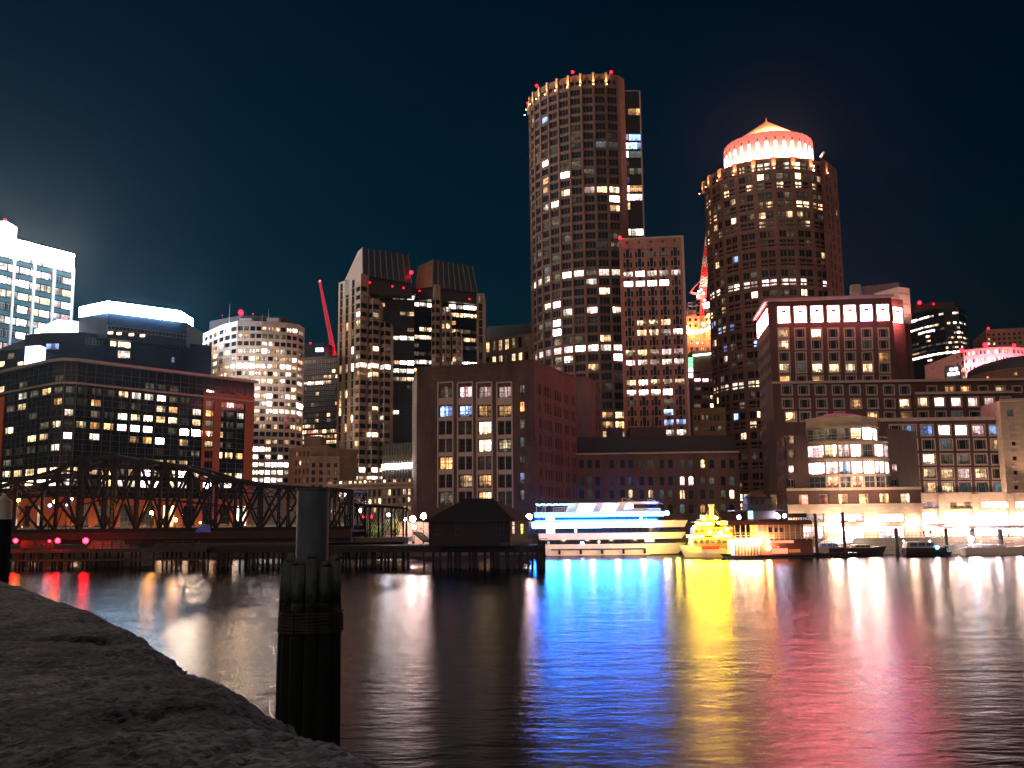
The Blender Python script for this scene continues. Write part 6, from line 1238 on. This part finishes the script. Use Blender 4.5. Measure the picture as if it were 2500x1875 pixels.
for x0, x1, y0, y1, m_ in ((1334, 1355, 1290, 1302, glow('stair_glow', (1, .72, .5), 4)), (1403, 1409, 1291, 1299, M['stair_glow']), (1336, 1342, 1320, 1328, glow('cyan_panel', (.3, .7, .75), 1)), (1575, 1597, 1317, 1324, glow('pale_panel', (.8, .9, 1), 3)), (1460, 1465, 1320, 1326, M['stair_glow']), (1334, 1354, 1261, 1271, ledw)):
    mb = MB(); mb.box(((px2x(x0)+px2x(x1))/2, YS+5.5-4.84, (zs(y0)+zs(y1))/2), (px2x(x1)-px2x(x0), .12, zs(y0)-zs(y1))); part('lit_window', mb, m_, SH)
mb = MB(); mb.ball((px2x(1421), YS+.5, zs(1326)), .4); part('deck_lamp', mb, glow('blue_white_lamp', (.5, .55, 1), 30), SH)
for k in range(6): lamp((px2x(1320+k*52), YS-2.2, zs(1279)), 120, (.25, .4, 1), .4, SH, name='deck_light'); lamp((px2x(1320+k*60), YS-6.5, zs(1318)), 640, (1, .62, .42), .6, SH, name='added_hull_fill')  # the warm lamps over the water are added to brighten the hull side
# ---- passenger ferries and launches -----------------------------------------------------------------
def hull(mb, x0, x1, yc, hb, z0, z1, mi=0, bow_left=True, sheer=.5, n=12, m2=None, zsplit=None):
    """a boat hull from x0 to x1 with a pointed, raked and raised bow"""
    secs = []
    for k in range(n+1):
        f = k/n; g = f if bow_left else 1-f; x = x0+(x1-x0)*f; wd = hb*min(1, (g*2.6+.02))**.6; zt = z1+sheer*(1-g)**3; rk = (-1 if bow_left else 1)*(1-g)**4*1.0
        secs.append([Vector((x+rk*(z-z0)/(z1-z0), yc+s*w_, z)) for s, w_, z in ((-1, wd, zt), (-1, wd*.94, z0+(zt-z0)*.5), (-1, wd*.7, z0), (1, wd*.7, z0), (1, wd*.94, z0+(zt-z0)*.5), (1, wd, zt))])
    for k in range(n):
        for j in range(5): mb.face([secs[k][j], secs[k][j+1], secs[k+1][j+1], secs[k+1][j]], (m2 if (m2 is not None and j in (1, 3)) else mi), sm=True)
        mb.face([secs[k][5], secs[k][0], secs[k+1][0], secs[k+1][5]], mi)
    mb.face(secs[0], mi); mb.face(secs[-1][::-1], mi)
mat('boat_red', (.55, .08, .04), .5, 0, .1); mat('boat_blue', (.35, .40, .70), .5, 0, .1); mat('boat_dark', (.03, .02, .022), .5, 0, .2); mat('boat_cream', (.75, .62, .50), .4, 0, .08); mat('boat_maroon', (.16, .05, .05), .6, 0, .2)
yel = glow('yellow_light', (1, .60, .015), 330); mat('ferry_paint', (.34, .31, .27), .6, 0, .15); amb = glow('amber_light', (1, .45, .14), 180)
Y1 = 212.0; X = lambda x, Yq=Y1: P(x, 1320, Yq).x; ZZ = lambda y, Yq=Y1, x=1730: P(x, y, Yq).z
F = thing('yellow_lit_ferry', 'white passenger ferry flooded with yellow light and a pale funnel', 'ferry', (X(1730), Y1, 0))
mb = MB(); hull(mb, X(1672), X(1786), Y1, 3.2, -.3, ZZ(1338), 0, True, .8); part('hull', mb, M['ship_white'], F)
mb = MB(); mb.box(((X(1706)+X(1748))/2, Y1-3.0, ZZ(1336)), (X(1748)-X(1706), .5, ZZ(1332)-ZZ(1340))); mb.box(((X(1764)+X(1778))/2, Y1-3.0, ZZ(1336)), (X(1778)-X(1764), .5, ZZ(1332)-ZZ(1340))); part('red_band', mb, M['boat_red'], F)
for x0, x1, y0, y1, hb in ((1686, 1784, 1312, 1336, 2.6), (1690, 1784, 1288, 1307, 2.5), (1704, 1740, 1268, 1284, 1.7)):
    mb = MB(); mb.prism([(X(x0), Y1-hb+.5), (X(x1), Y1-hb), (X(x1), Y1+hb), (X(x0), Y1+hb-.5)], ZZ(y1), ZZ(y0)); part('cabin', mb, M['ferry_paint'], F)
    mb = MB(); k_ = 7
    for i in range(k_): xx = X(x0)+(X(x1)-X(x0))*(i+.5)/k_; mb.box((xx, Y1-hb-.02+.25*(1-i/k_), (ZZ(y0)+ZZ(y1))/2+.25), ((X(x1)-X(x0))/k_*.6, .4, (ZZ(y0)-ZZ(y1))*.4))
    part('cabin_window', mb, ST['Y'], F)
for x0, x1, y in ((1674, 1712, 1308), (1738, 1780, 1308), (1696, 1736, 1277), (1748, 1776, 1276)):
    mb = MB(); mb.box(((X(x0)+X(x1))/2, Y1-.3, ZZ(y)+.25), (X(x1)-X(x0)+.5, 5.6, .14)); part('awning', mb, M['ferry_paint'], F); mb = MB(); mb.box(((X(x0)+X(x1))/2, Y1-2.2, ZZ(y)-.05), (X(x1)-X(x0), .8, .34)); part('awning_light', mb, yel, F)
for x, y in ((1727, 1299), (1744, 1265), (1714, 1266), (1690, 1287), (1768, 1292), (1753, 1300)): mb = MB(); mb.ball((X(x), Y1-2.9, ZZ(y)), .35); part('deck_lamp', mb, yel, F)
for x, y, e in ((1690, 1318, 170), (1726, 1300, 170), (1762, 1318, 170), (1740, 1268, 420), (1668, 1320, 1200)): lamp((X(x), Y1-4.2, ZZ(y)), e, (1, .68, .06), .3, F, name='yellow_floodlight')
for x, y, e in ((1655, 1322, 1900), (1678, 1300, 1500), (1625, 1318, 900)): lamp(P(x, y, 218.5), e, (1, .66, .05), .3, F, name='added_yellow_fill')  # unseen lamps added between the boats to cast yellow on the ship's hull
mb = MB()
for a_, b_ in (((1690, 1306), (1741, 1233)), ((1741, 1233), (1782, 1304)), ((1716, 1258), (1690, 1290)), ((1676, 1330), (1716, 1262))): mb.bar((X(a_[0]), Y1-.8, ZZ(a_[1])), (X(b_[0]), Y1-.2, ZZ(b_[1])), .06)
for y in (1309, 1285): mb.bar((X(1688), Y1-2.9, ZZ(y)), (X(1784), Y1-2.9, ZZ(y)), .06); [mb.bar((X(1688+k*8), Y1-2.9, ZZ(y)), (X(1688+k*8), Y1-2.9, ZZ(y)-1.0), .05) for k in range(13)]
part('rigging', mb, M['pale_metal'], F)
mb = MB(); mb.tube((X(1741), Y1+.5, ZZ(1280)), (X(1741), Y1+.5, ZZ(1236)), .62, .55, 14); mb.tube((X(1741), Y1+.5, ZZ(1236)), (X(1741), Y1+.5, ZZ(1231)), .72, .72, 14); part('funnel', mb, M['ship_white'], F)
mb = MB(); 
for x in (1716, 1727): mb.box((X(x), Y1, ZZ(1262)), (.7, .7, .9)); mb.tube((X(x), Y1, ZZ(1276)), (X(x), Y1, ZZ(1258)), .07)
part('radar_mast', mb, M['pale_metal'], F)
Y2 = 204.0; X = lambda x, Yq=Y2: P(x, 1330, Yq).x; ZZ = lambda y, Yq=Y2, x=1880: P(x, y, Yq).z
F = thing('river_ferry', 'old dark multi deck ferry with a pagoda-like wheelhouse and reddish lower deck', 'ferry', (X(1880), Y2, 0))
mb = MB(); hull(mb, X(1772), X(1978), Y2, 4.2, -.3, ZZ(1354), 0, True, .3, m2=1); part('hull', mb, [M['boat_dark'], M['boat_blue']], F)
mb = MB(); mb.prism([(X(1774)+.3, Y2-1.2), (X(1786), Y2-3.4), (X(1846), Y2-3.9), (X(1846), Y2+3.9), (X(1786), Y2+3.4), (X(1774)+.3, Y2+1.2)], ZZ(1355), ZZ(1321)); part('bow_lounge', mb, M['boat_cream'], F)
mb = MB()
for k in range(9): x = X(1786)+(X(1844)-X(1786))*k/8; mb.box((x, Y2-4.05+.5*(1-k/8), ZZ(1338)), (.16, .3, ZZ(1322)-ZZ(1354)))
part('window_post', mb, M['boat_maroon'], F)
mb = MB(); mb.bar((X(1772), Y2-3.2, ZZ(1320)), (X(1845), Y2-4.1, ZZ(1320)), .5, .7); part('lit_awning', mb, glow('awning_white', (1, .56, .32), 160), F)
for x, y in ((1842, 1321), (1861, 1321), (1862, 1336), (1796, 1322), (1816, 1322)): mb = MB(); mb.ball((X(x), Y2-4.5, ZZ(y)), .42); part('deck_lamp', mb, amb, F); lamp((X(x), Y2-5.4, ZZ(y)), 230, (1, .55, .25), .3, F, name='amber_floodlight')
mb = MB(); mb.prism([(X(1846), Y2-3.8), (X(1970), Y2-3.8), (X(1970), Y2+3.8), (X(1846), Y2+3.8)], ZZ(1356), ZZ(1318)); part('lower_cabin', mb, M['boat_maroon'], F)
mb = MB()
for x0, x1, y0, y1, m_ in ((1870, 1925, 1318, 1325, 0), (1872, 1910, 1338, 1350, 0), (1912, 1940, 1340, 1348, 1), (1884, 1890, 1333, 1336, 0)): mb.box(((X(x0)+X(x1))/2, Y2-3.82, (ZZ(y0)+ZZ(y1))/2), (X(x1)-X(x0), .15, ZZ(y0)-ZZ(y1)), m_)
part('cabin_window', mb, [glow('red_cabin', (1, .22, .12), 2.2), glow('brown_cabin', (1, .3, .1), .5)], F)
mb = MB(); mb.prism([(X(1770), Y2-3.9), (X(1972), Y2-3.9), (X(1972), Y2+3.9), (X(1770), Y2+3.9)], ZZ(1318.5), ZZ(1316)); part('middle_deck', mb, M['boat_dark'], F)
mb = MB(); mb.prism([(X(1842), Y2-3.3), (X(1952), Y2-3.3), (X(1952), Y2+3.3), (X(1842), Y2+3.3)], ZZ(1316), ZZ(1281)); part('upper_cabin', mb, mat('boat_rose', (.50, .28, .24), .5, 0, .1), F)
mb = MB()
for x0, x1, y0, y1 in ((1867, 1877, 1287, 1301), (1882, 1889, 1289, 1299), (1895, 1902, 1289, 1299), (1944, 1950, 1283, 1288)): mb.box(((X(x0)+X(x1))/2, Y2-3.32, (ZZ(y0)+ZZ(y1))/2), (X(x1)-X(x0), .12, ZZ(y0)-ZZ(y1)))
part('upper_window', mb, M['ship_glass'], F)
mb = MB(); 
for k in range(16): x = X(1772)+(X(1970)-X(1772))*k/15; mb.bar((x, Y2-3.9, ZZ(1318)), (x, Y2-3.9, ZZ(1280)), .12)
for y in (1300, 1306, 1312): mb.bar((X(1772), Y2-3.9, ZZ(y)), (X(1970), Y2-3.9, ZZ(y)), .07)
part('deck_railing', mb, M['boat_cream'], F)
mb = MB(); mb.prism([(X(1768), Y2-4.1), (X(1972), Y2-4.1), (X(1972), Y2+4.1), (X(1768), Y2+4.1)], ZZ(1281), ZZ(1270), poly1=[(X(1771), Y2-4), (X(1969), Y2-4), (X(1969), Y2+4), (X(1771), Y2+4)]); part('upper_deck', mb, M['boat_maroon'], F)
mb = MB(); e_ = [(X(1860)+math.cos(t_)*1.55*2+1.4, ZZ(1270.5)+math.sin(t_)*.33) for t_ in (2*math.pi*i/20 for i in range(20))]; mb.face([(x, Y2-4.13, z) for x, z in e_]); part('name_board', mb, M['boat_dark'], F)
mb = MB(); mb.prism([(X(1834), Y2-2.4), (X(1890), Y2-2.4), (X(1890), Y2+2.4), (X(1834), Y2+2.4)], ZZ(1270), ZZ(1246)); part('texas_cabin', mb, mat('boat_grey', (.20, .16, .17), .6, 0, .15), F)
mb = MB(); mb.box((X(1829), Y2-2.5, ZZ(1256)), (.9, .3, 1.8)); part('blue_window', mb, glow('blue_cabin', (.3, .55, 1), 2.5), F)
mb = MB(); mb.prism([(X(1788), Y2-3.2), (X(1916), Y2-3.2), (X(1916), Y2+3.2), (X(1788), Y2+3.2)], ZZ(1247), ZZ(1244.5)); part('boat_deck', mb, M['boat_dark'], F)
mb = MB()
for y in (1232, 1238): mb.bar((X(1788), Y2-3.2, ZZ(y)), (X(1912), Y2-3.2, ZZ(y)), .08)
for k in range(13): x = X(1788)+(X(1912)-X(1788))*k/12; mb.bar((x, Y2-3.2, ZZ(1245)), (x, Y2-3.2, ZZ(1232)), .07)
part('boat_deck_railing', mb, M['boat_dark'], F)
mb = MB(); mb.prism([(X(1824), Y2-1.9), (X(1880), Y2-1.9), (X(1880), Y2+1.9), (X(1824), Y2+1.9)], ZZ(1245), ZZ(1216)); o = part('wheelhouse', mb, M['boat_grey'], F)
mb = MB()
for x in (1836, 1848, 1861): mb.box((X(x), Y2-1.92, ZZ(1225)), (.85, .12, .8))
part('wheelhouse_window', mb, ST['E'], o)
mb = MB(); mb.prism([(X(1820), Y2-2.5), (X(1884), Y2-2.5), (X(1884), Y2+2.5), (X(1820), Y2+2.5)], ZZ(1216.5), ZZ(1214)); cxm = X(1852)
mb.prism([(X(1828), Y2-2.1), (X(1876), Y2-2.1), (X(1876), Y2+2.1), (X(1828), Y2+2.1)], ZZ(1214), ZZ(1199), poly1=[(cxm-.9, Y2-.2), (cxm+.9, Y2-.2), (cxm+.9, Y2+.2), (cxm-.9, Y2+.2)]); part('wheelhouse_roof', mb, M['boat_dark'], o)
for x, y in ((1797, 1262), (1887, 1257), (1892, 1262), (1907, 1260)): mb = MB(); mb.ball((X(x), Y2-3.6, ZZ(y)), .4); part('floodlight', mb, glow('cool_floodlight', (.82, .74, 1), 40), F)
mb = MB(); k_ = X(1894); mb.tube((k_, Y2, ZZ(1245)), (k_, Y2, ZZ(1208)), .7, .62, 14); part('funnel', mb, M['boat_cream'], F)
# floating dock, piles and small craft on the right
R_ = random.Random(5)
Y3 = 203.0; p, q = P(1955, 1360, Y3), P(2092, 1360, Y3); t = thing('floating_dock', 'black floating dock with rounded fenders, right of the old ferry', 'dock', ((p.x+q.x)/2, Y3, 0))
mb = MB(); mb.prism([(p.x, Y3-1.4), (q.x-.4, Y3-1.4), (q.x, Y3), (q.x-.4, Y3+1.6), (p.x, Y3+1.6)], -.3, .95); part('float', mb, M['boat_dark'], t); mb = MB()
for k in range(9): e = p.lerp(q, (k+.6)/9.2); mb.tube((e.x, Y3-1.5, .1), (e.x, Y3-1.5, .95), .24, n=10)
part('fender', mb, M['black_metal'], t)
mb = MB()
for k in range(11): x = P(2026+k*4.2, 1340, Y3).x; mb.bar((x, Y3, .95), (x+R_.uniform(-.1, .1), Y3, 1.6+R_.random()*1.6), .10)
for k in range(5): e = P(2030+k*9, 1345, Y3); mb.box((e.x, Y3+.3, 1.4), (.7, .6, .9))
part('stacked_gear', mb, M['boat_dark'], t)
for x, y1, Yq, r, m_, lab in ((1994, 1256, 202.4, .33, 'maroon_pile', 'tall maroon mooring pile on the floating dock, nearer the old ferry'), (2063, 1252, 202.4, .33, 'maroon_pile', 'tall maroon mooring pile at the outer end of the floating dock'), (2190, 1291, 207, .42, 'grey_pile', 'dark mooring pile left of the covered launch'), (2313, 1292, 207, .36, 'grey_pile', 'dark mooring pile at the foot of the white gangway'), (2378, 1293, 209, .5, 'grey_pile', 'thick mooring pile before the canopy, right of the gangway foot'), (2444, 1293, 209, .5, 'grey_pile', 'thick mooring pile before the canopy, farthest right')):
    mat('maroon_pile', (.20, .055, .055), .7, 0, .3, 1); mat('grey_pile', (.10, .085, .085), .8, 0, .3, 1)
    e = P(x, 1330, Yq); z1 = zat(x, y1, e); t = thing('mooring_pile', lab, 'mooring post', (e.x, e.y, 0), 'mooring piles by the hotel docks'); mb = MB(); mb.tube((0, 0, -2), (R_.uniform(-.2, .05), 0, z1), r, r*.95, 14); part('post', mb, M[m_], t, local=True)
    mb = MB(); mb.tube((-.08, 0, z1-.05), (-.08, 0, z1+.22), r*1.02, r*.5, 14); part('cap', mb, M[m_], t, local=True)
def launch(name, label, x0, x1, Yq, zt, mh, cabin=None, mcab='boat_cream', bow_left=False, lettering=None, glass=True):
    a_, b_ = P(x0, 1350, Yq), P(x1, 1350, Yq); t = thing(name, label, 'boat', ((a_.x+b_.x)/2, Yq, 0)); mb = MB(); hull(mb, a_.x, b_.x, Yq, 1.5, -.3, zt, 0, bow_left, .35); part('hull', mb, M[mh], t)
    mb = MB(); mb.bar((a_.x+.3, Yq-1.5, zt+.05), (b_.x-1.6, Yq-1.5, zt+.05), .1, .12); part('gunwale', mb, M['boat_cream'], t)
    if cabin:
        c0_, c1_, y0 = cabin; p, q = P(c0_, 1340, Yq), P(c1_, 1340, Yq); z1 = zat(c0_, y0, p); w_ = q.x-p.x
        mb = MB(); mb.prism([(p.x, Yq-1.2), (q.x, Yq-1.2), (q.x, Yq+1.2), (p.x, Yq+1.2)], zt, z1, poly1=[(p.x+w_*.04, Yq-1.1), (q.x-w_*.16, Yq-1.1), (q.x-w_*.16, Yq+1.1), (p.x+w_*.04, Yq+1.1)]); part('cabin', mb, M[mcab], t)
        mb = MB()
        for k in range(3): xx = p.x+w_*(.12+.27*k); mb.box((xx+w_*.12, Yq-1.2, zt+(z1-zt)*.55), (w_*.22, .14, (z1-zt)*.55))
        part('cabin_window', mb, ST['B'] if glass else ST['C'], t)
    return t
launch('covered_launch', 'dark hulled launch with a pale canvas covered cabin and a cyan bow light', 2206, 2318, 206, 1.7, 'boat_dark', (2208, 2282, 1323), 'pale_metal')
t = sc.objects['covered_launch']; e = P(2288, 1336, 204.6); mb = MB(); mb.ball(e, .34); part('bow_light', mb, glow('cyan_bow', (.1, .75, 1), 45), t)
for x in (2206, 2270): e = P(x, 1321, 204.8); mb = MB(); mb.ball(e, .16); part('cabin_lamp', mb, glow('rose_lamp', (1, .8, .85), 30), t)
launch('open_launch', 'long black launch with a low pale cabin, moored behind the floating dock end', 2050, 2152, 208, 1.75, 'boat_dark', (2080, 2124, 1330), 'boat_cream', glass=False)
launch('white_cruiser', 'white motor cruiser moored behind the floating dock', 1992, 2062, 209, 1.9, 'ship_white', (1996, 2046, 1326), 'ship_white')
a_ = P(2366, 1352, 206); t = launch('work_boat', 'broad white work boat with a long deck rail below the canopy', 2352, 2490, 206, 1.5, 'ship_white', None)
mb = MB(); p, q = P(2356, 1340, 205), P(2476, 1340, 205)
for z in (2.4, 3.0): mb.bar((p.x, p.y, z), (q.x, q.y, z), .1)
for k in range(7): e = p.lerp(q, k/6); mb.bar((e.x, e.y, 1.5), (e.x, e.y, 3.0), .1)
part('rail', mb, M['white_metal'], t); mb = MB(); mb.prism([(p.x+1, 205.2), (q.x-1.5, 205.2), (q.x-1.5, 207.4), (p.x+1, 207.4)], 1.5, 2.2); part('engine_box', mb, M['ship_white'], t)
launch('tender', 'small white tender at the right edge behind the work boat', 2478, 2540, 208, 1.6, 'ship_white', (2484, 2516, 1338), 'ship_white')
def gangway(label, a_, b_, w_=1.4):
    t = thing('gangway', label, 'gangway', ((a_.x+b_.x)/2, a_.y, (a_.z+b_.z)/2)); mb = MB(); mb.bar(a_, b_, w_, .2); part('ramp', mb, M['white_metal'], t); mb = MB(); n_ = 8
    for s in (-w_/2, w_/2):
        for h in (.5, 1.15): v = Vector((0, s, h)); mb.bar(a_+v, b_+v, .09)
        for k in range(n_+1): e = a_.lerp(b_, k/n_)+Vector((0, s, 0)); mb.bar(e, e+Vector((0, 0, 1.15)), .08)
        for k in range(n_): e = a_.lerp(b_, k/n_)+Vector((0, s, 0)); f = a_.lerp(b_, (k+1)/n_)+Vector((0, s, 1.1)); mb.bar(e, f, .06)
    part('railing', mb, M['white_metal'], t)
gangway('white railed gangway rising from the mooring pile to the work boat', P(2316, 1346, 204.5), P(2362, 1336, 204.5)); gangway('white railed gangway from the promenade to the old ferry, before the hotel pavilion', P(1992, 1346, 212), P(2036, 1322, 216)); gangway('long white railed gangway beside the bright lamps, below the hotel pavilion', P(2026, 1330, 214), P(2076, 1322, 217))
# canopy tent on the promenade
A_, B_ = P(2322, 1288, 211), P(2530, 1290, 210); ze = A_.z; zr = zat(2380, 1272, A_); t = thing('canopy', 'long lilac canvas canopy on white posts beside the water', 'canopy', ((A_.x+B_.x)/2, 213, GZ)); mb = MB()
e = [Vector((A_.x, 210, ze)), Vector((B_.x, 210, ze)), Vector((B_.x, 217, ze)), Vector((A_.x, 217, ze))]; w_ = B_.x-A_.x; r0, r1 = Vector((A_.x+w_*.2, 213.5, zr+.6)), Vector((A_.x+w_*.72, 213.5, zr+.6))
for f in ([e[0], e[1], r1, r0], [e[1], e[2], r1], [e[2], e[3], r0, r1], [e[3], e[0], r0]): mb.face(f)
cm = mat('lilac_canvas', (.74, .60, .70), .8, 0, .06); cn = cm.node_tree; tb = cn.nodes.new('ShaderNodeBsdfTranslucent'); tb.inputs[0].default_value = (.74, .60, .70, 1); ms = cn.nodes.new('ShaderNodeMixShader'); ms.inputs[0].default_value = .45; cn.links.new(cn.nodes['Principled BSDF'].outputs[0], ms.inputs[1]); cn.links.new(tb.outputs[0], ms.inputs[2]); cn.links.new(ms.outputs[0], [x for x in cn.nodes if x.bl_idname == 'ShaderNodeOutputMaterial'][0].inputs[0]); part('canvas', mb, cm, t); mb = MB()
for p, q in zip(e, e[1:]+e[:1]): mb.bar(p, q, .16, .5)
part('valance', mb, M['white_metal'], t)
for k in range(7):
    for y_ in (210.2, 216.8): mb = MB(); x = A_.x+.3+(w_-.6)*k/6; mb.tube((x, y_, GZ), (x, y_, ze), .11, n=10); part('post', mb, M['white_metal'], t)
for k in range(4): lamp((A_.x+w_*(k+.5)/4, 213.5, ze-1.2), 1500, (1, .70, .62), .4, t, name='canopy_light')
mb = MB(); e = P(2370, 1316, 206.5); t = thing('flood_lamp', 'dazzling white flood lamp on a dock post beneath the canopy', 'flood lamp', (e.x, e.y, 0)); mb.tube((e.x, e.y, -1), (e.x, e.y, e.z), .1); part('post', mb, M['white_metal'], t); mb = MB(); mb.ball(e, .6); part('lamp_head', mb, glow('flood_white', (.86, .88, 1), 70), t); lamp(e+Vector((0, -1.2, 0)), 1500, (.86, .88, 1), .4, t)
for x, y, s, d in ((2078, 1298, .75, 'biggest, before the hotel pavilion'), (2076, 1318, .5, 'bluish, below the biggest one')):
    e = P(x, y, 214); t = thing('flood_lamp', f'dazzling flood lamp on a post, {d}', 'flood lamp', (e.x, e.y, GZ)); mb = MB(); mb.tube((e.x, e.y, GZ), (e.x, e.y, e.z), .09); part('post', mb, M['white_metal'], t); mb = MB(); mb.ball(e, s); part('lamp_head', mb, glow('flood_warm', (1, .84, .78), 70) if s > .6 else M['flood_white'], t); lamp(e+Vector((0, -1.4, 0)), 1500*s, (1, .85, .8), .4, t)
t = thing('promenade_railing', 'thin dark railing along the promenade edge before the hotel', 'railing', (a.x, a.y, GZ)); mb = MB(); a_, b_ = xy(P(1936, 1320, 220.6)), xy(P(2560, 1318, 213.8))
for z in (.5, 1.05): mb.bar((*a_, GZ+z), (*b_, GZ+z), .07)
for k in range(60): e = a_.lerp(b_, k/59); mb.bar((*e, GZ), (*e, GZ+1.05), .06)
part('rail', mb, M['black_metal'], t)
# flat white awning over the terrace, two people behind the railing
A_, B_ = P(2246, 1284, 217), P(2336, 1284, 216.4); t = thing('awning', 'flat bright white terrace awning on thin posts, left of the lilac canopy', 'awning', ((A_.x+B_.x)/2, 218, GZ)); mb = MB(); mb.prism([(A_.x, A_.y), (B_.x, B_.y), (B_.x, 221), (A_.x, 221)], A_.z-.2, A_.z+.5, poly1=[(A_.x+.1, A_.y+.8), (B_.x-.1, B_.y+.8), (B_.x-.1, 221), (A_.x+.1, 221)]); part('fabric', mb, cm, t)
for k in range(5): e = xy(A_).lerp(xy(B_), k/4)+Vector((0, .2)); mb = MB(); mb.tube((*e, GZ), (*e, A_.z), .07, n=8); part('post', mb, M['white_metal'], t)
lamp(((A_.x+B_.x)/2, 218.5, A_.z-.6), 500, (1, .75, .66), .3, t, name='awning_light')
def person(label, x, y, coat, face):
    t = thing('person', label, 'person', (x, y, GZ), rz=face); V = [(0,0,.92),(0,0,1.15),(0,0,1.38),(0,0,1.50),(0,.01,1.60),(0,.02,1.70),(.10,0,.86),(.11,.01,.48),(.11,.05,.08),(.11,-.10,.04),(-.10,0,.86),(-.12,-.03,.48),(-.13,.02,.08),(-.13,-.12,.04),(.19,0,1.40),(.25,.02,1.14),(.20,-.16,1.02),(.14,-.24,1.04),(-.19,0,1.40),(-.25,.03,1.14),(-.23,-.08,.92),(-.22,-.12,.84)]
    E = [(0,1),(1,2),(2,3),(3,4),(4,5),(0,6),(6,7),(7,8),(8,9),(0,10),(10,11),(11,12),(12,13),(2,14),(14,15),(15,16),(16,17),(2,18),(18,19),(19,20),(20,21)]
    R = [.15,.14,.17,.06,.085,.09,.10,.065,.05,.04,.10,.065,.05,.04,.07,.052,.04,.035,.07,.052,.04,.035]
    me = bpy.data.meshes.new('body'); me.from_pydata(V, E, []); o = link(bpy.data.objects.new('body', me)); o.parent = t; sk = o.modifiers.new('skin', 'SKIN'); me.skin_vertices.new() if not me.skin_vertices else None
    for i, r in enumerate(R): me.skin_vertices[0].data[i].radius = (r, r*.8); me.skin_vertices[0].data[i].use_root = (i == 0)
    o.modifiers.new('smooth', 'SUBSURF').levels = 1; o.modifiers[-1].render_levels = 2; me.materials.append(coat)
    mb = MB(); mb.ball((0, .03, 1.72), .105, 0, 12, 8, (1, 1.05, 1)); part('hair', mb, M['black_metal'], t, local=True)
for k, (x, lab) in enumerate(((2257, 'person in dark clothes standing behind the promenade railing, nearer the hotel pavilion'), (2273, 'person in dark clothes standing behind the promenade railing, under the white awning'))):
    e = P(x, 1310, 217.2+k*.5); person(lab, e.x, e.y, mat('dark_clothes', (.03, .028, .035), .9, 0, .2), .4-k)
mb = MB()
for k in range(9): x = P(1918+k*6, 1270, Y2-2).x; mb.box((x, Y2-2.6, ZZ(1270)+.55), (.55, .5, .12)); mb.box((x, Y2-2.3, ZZ(1270)+.95), (.55, .1, .8)); [mb.bar((x+s, Y2-2.6+q_, ZZ(1270)), (x+s, Y2-2.6+q_, ZZ(1270)+.55), .06) for s in (-.24, .24) for q_ in (-.2, .2)]
part('deck_chair', mb, M['boat_dark'], sc.objects['river_ferry'])

# ---- windows: each where it is seen gets an object of its own ---------------------------------------
bpy.context.view_layer.update(); dg = bpy.context.evaluated_depsgraph_get()
for B in BLDS: B.windows(dg)
# ---- damp night air that glows round the lamps ------------------------------------------------------
hm = bpy.data.materials.new('haze'); hm.use_nodes = True; nn_ = hm.node_tree.nodes; nn_.clear(); pv_ = nn_.new('ShaderNodeVolumePrincipled'); ov = nn_.new('ShaderNodeOutputMaterial')
pv_.inputs['Color'].default_value = (.45, .72, 1, 1); pv_.inputs['Density'].default_value = .00003; pv_.inputs['Anisotropy'].default_value = .87
hm.node_tree.links.new(pv_.outputs[0], ov.inputs['Volume'])
mb = MB(); mb.box((0, 300, 110), (1400, 760, 226)); struct('haze', mb, hm, 'stuff')
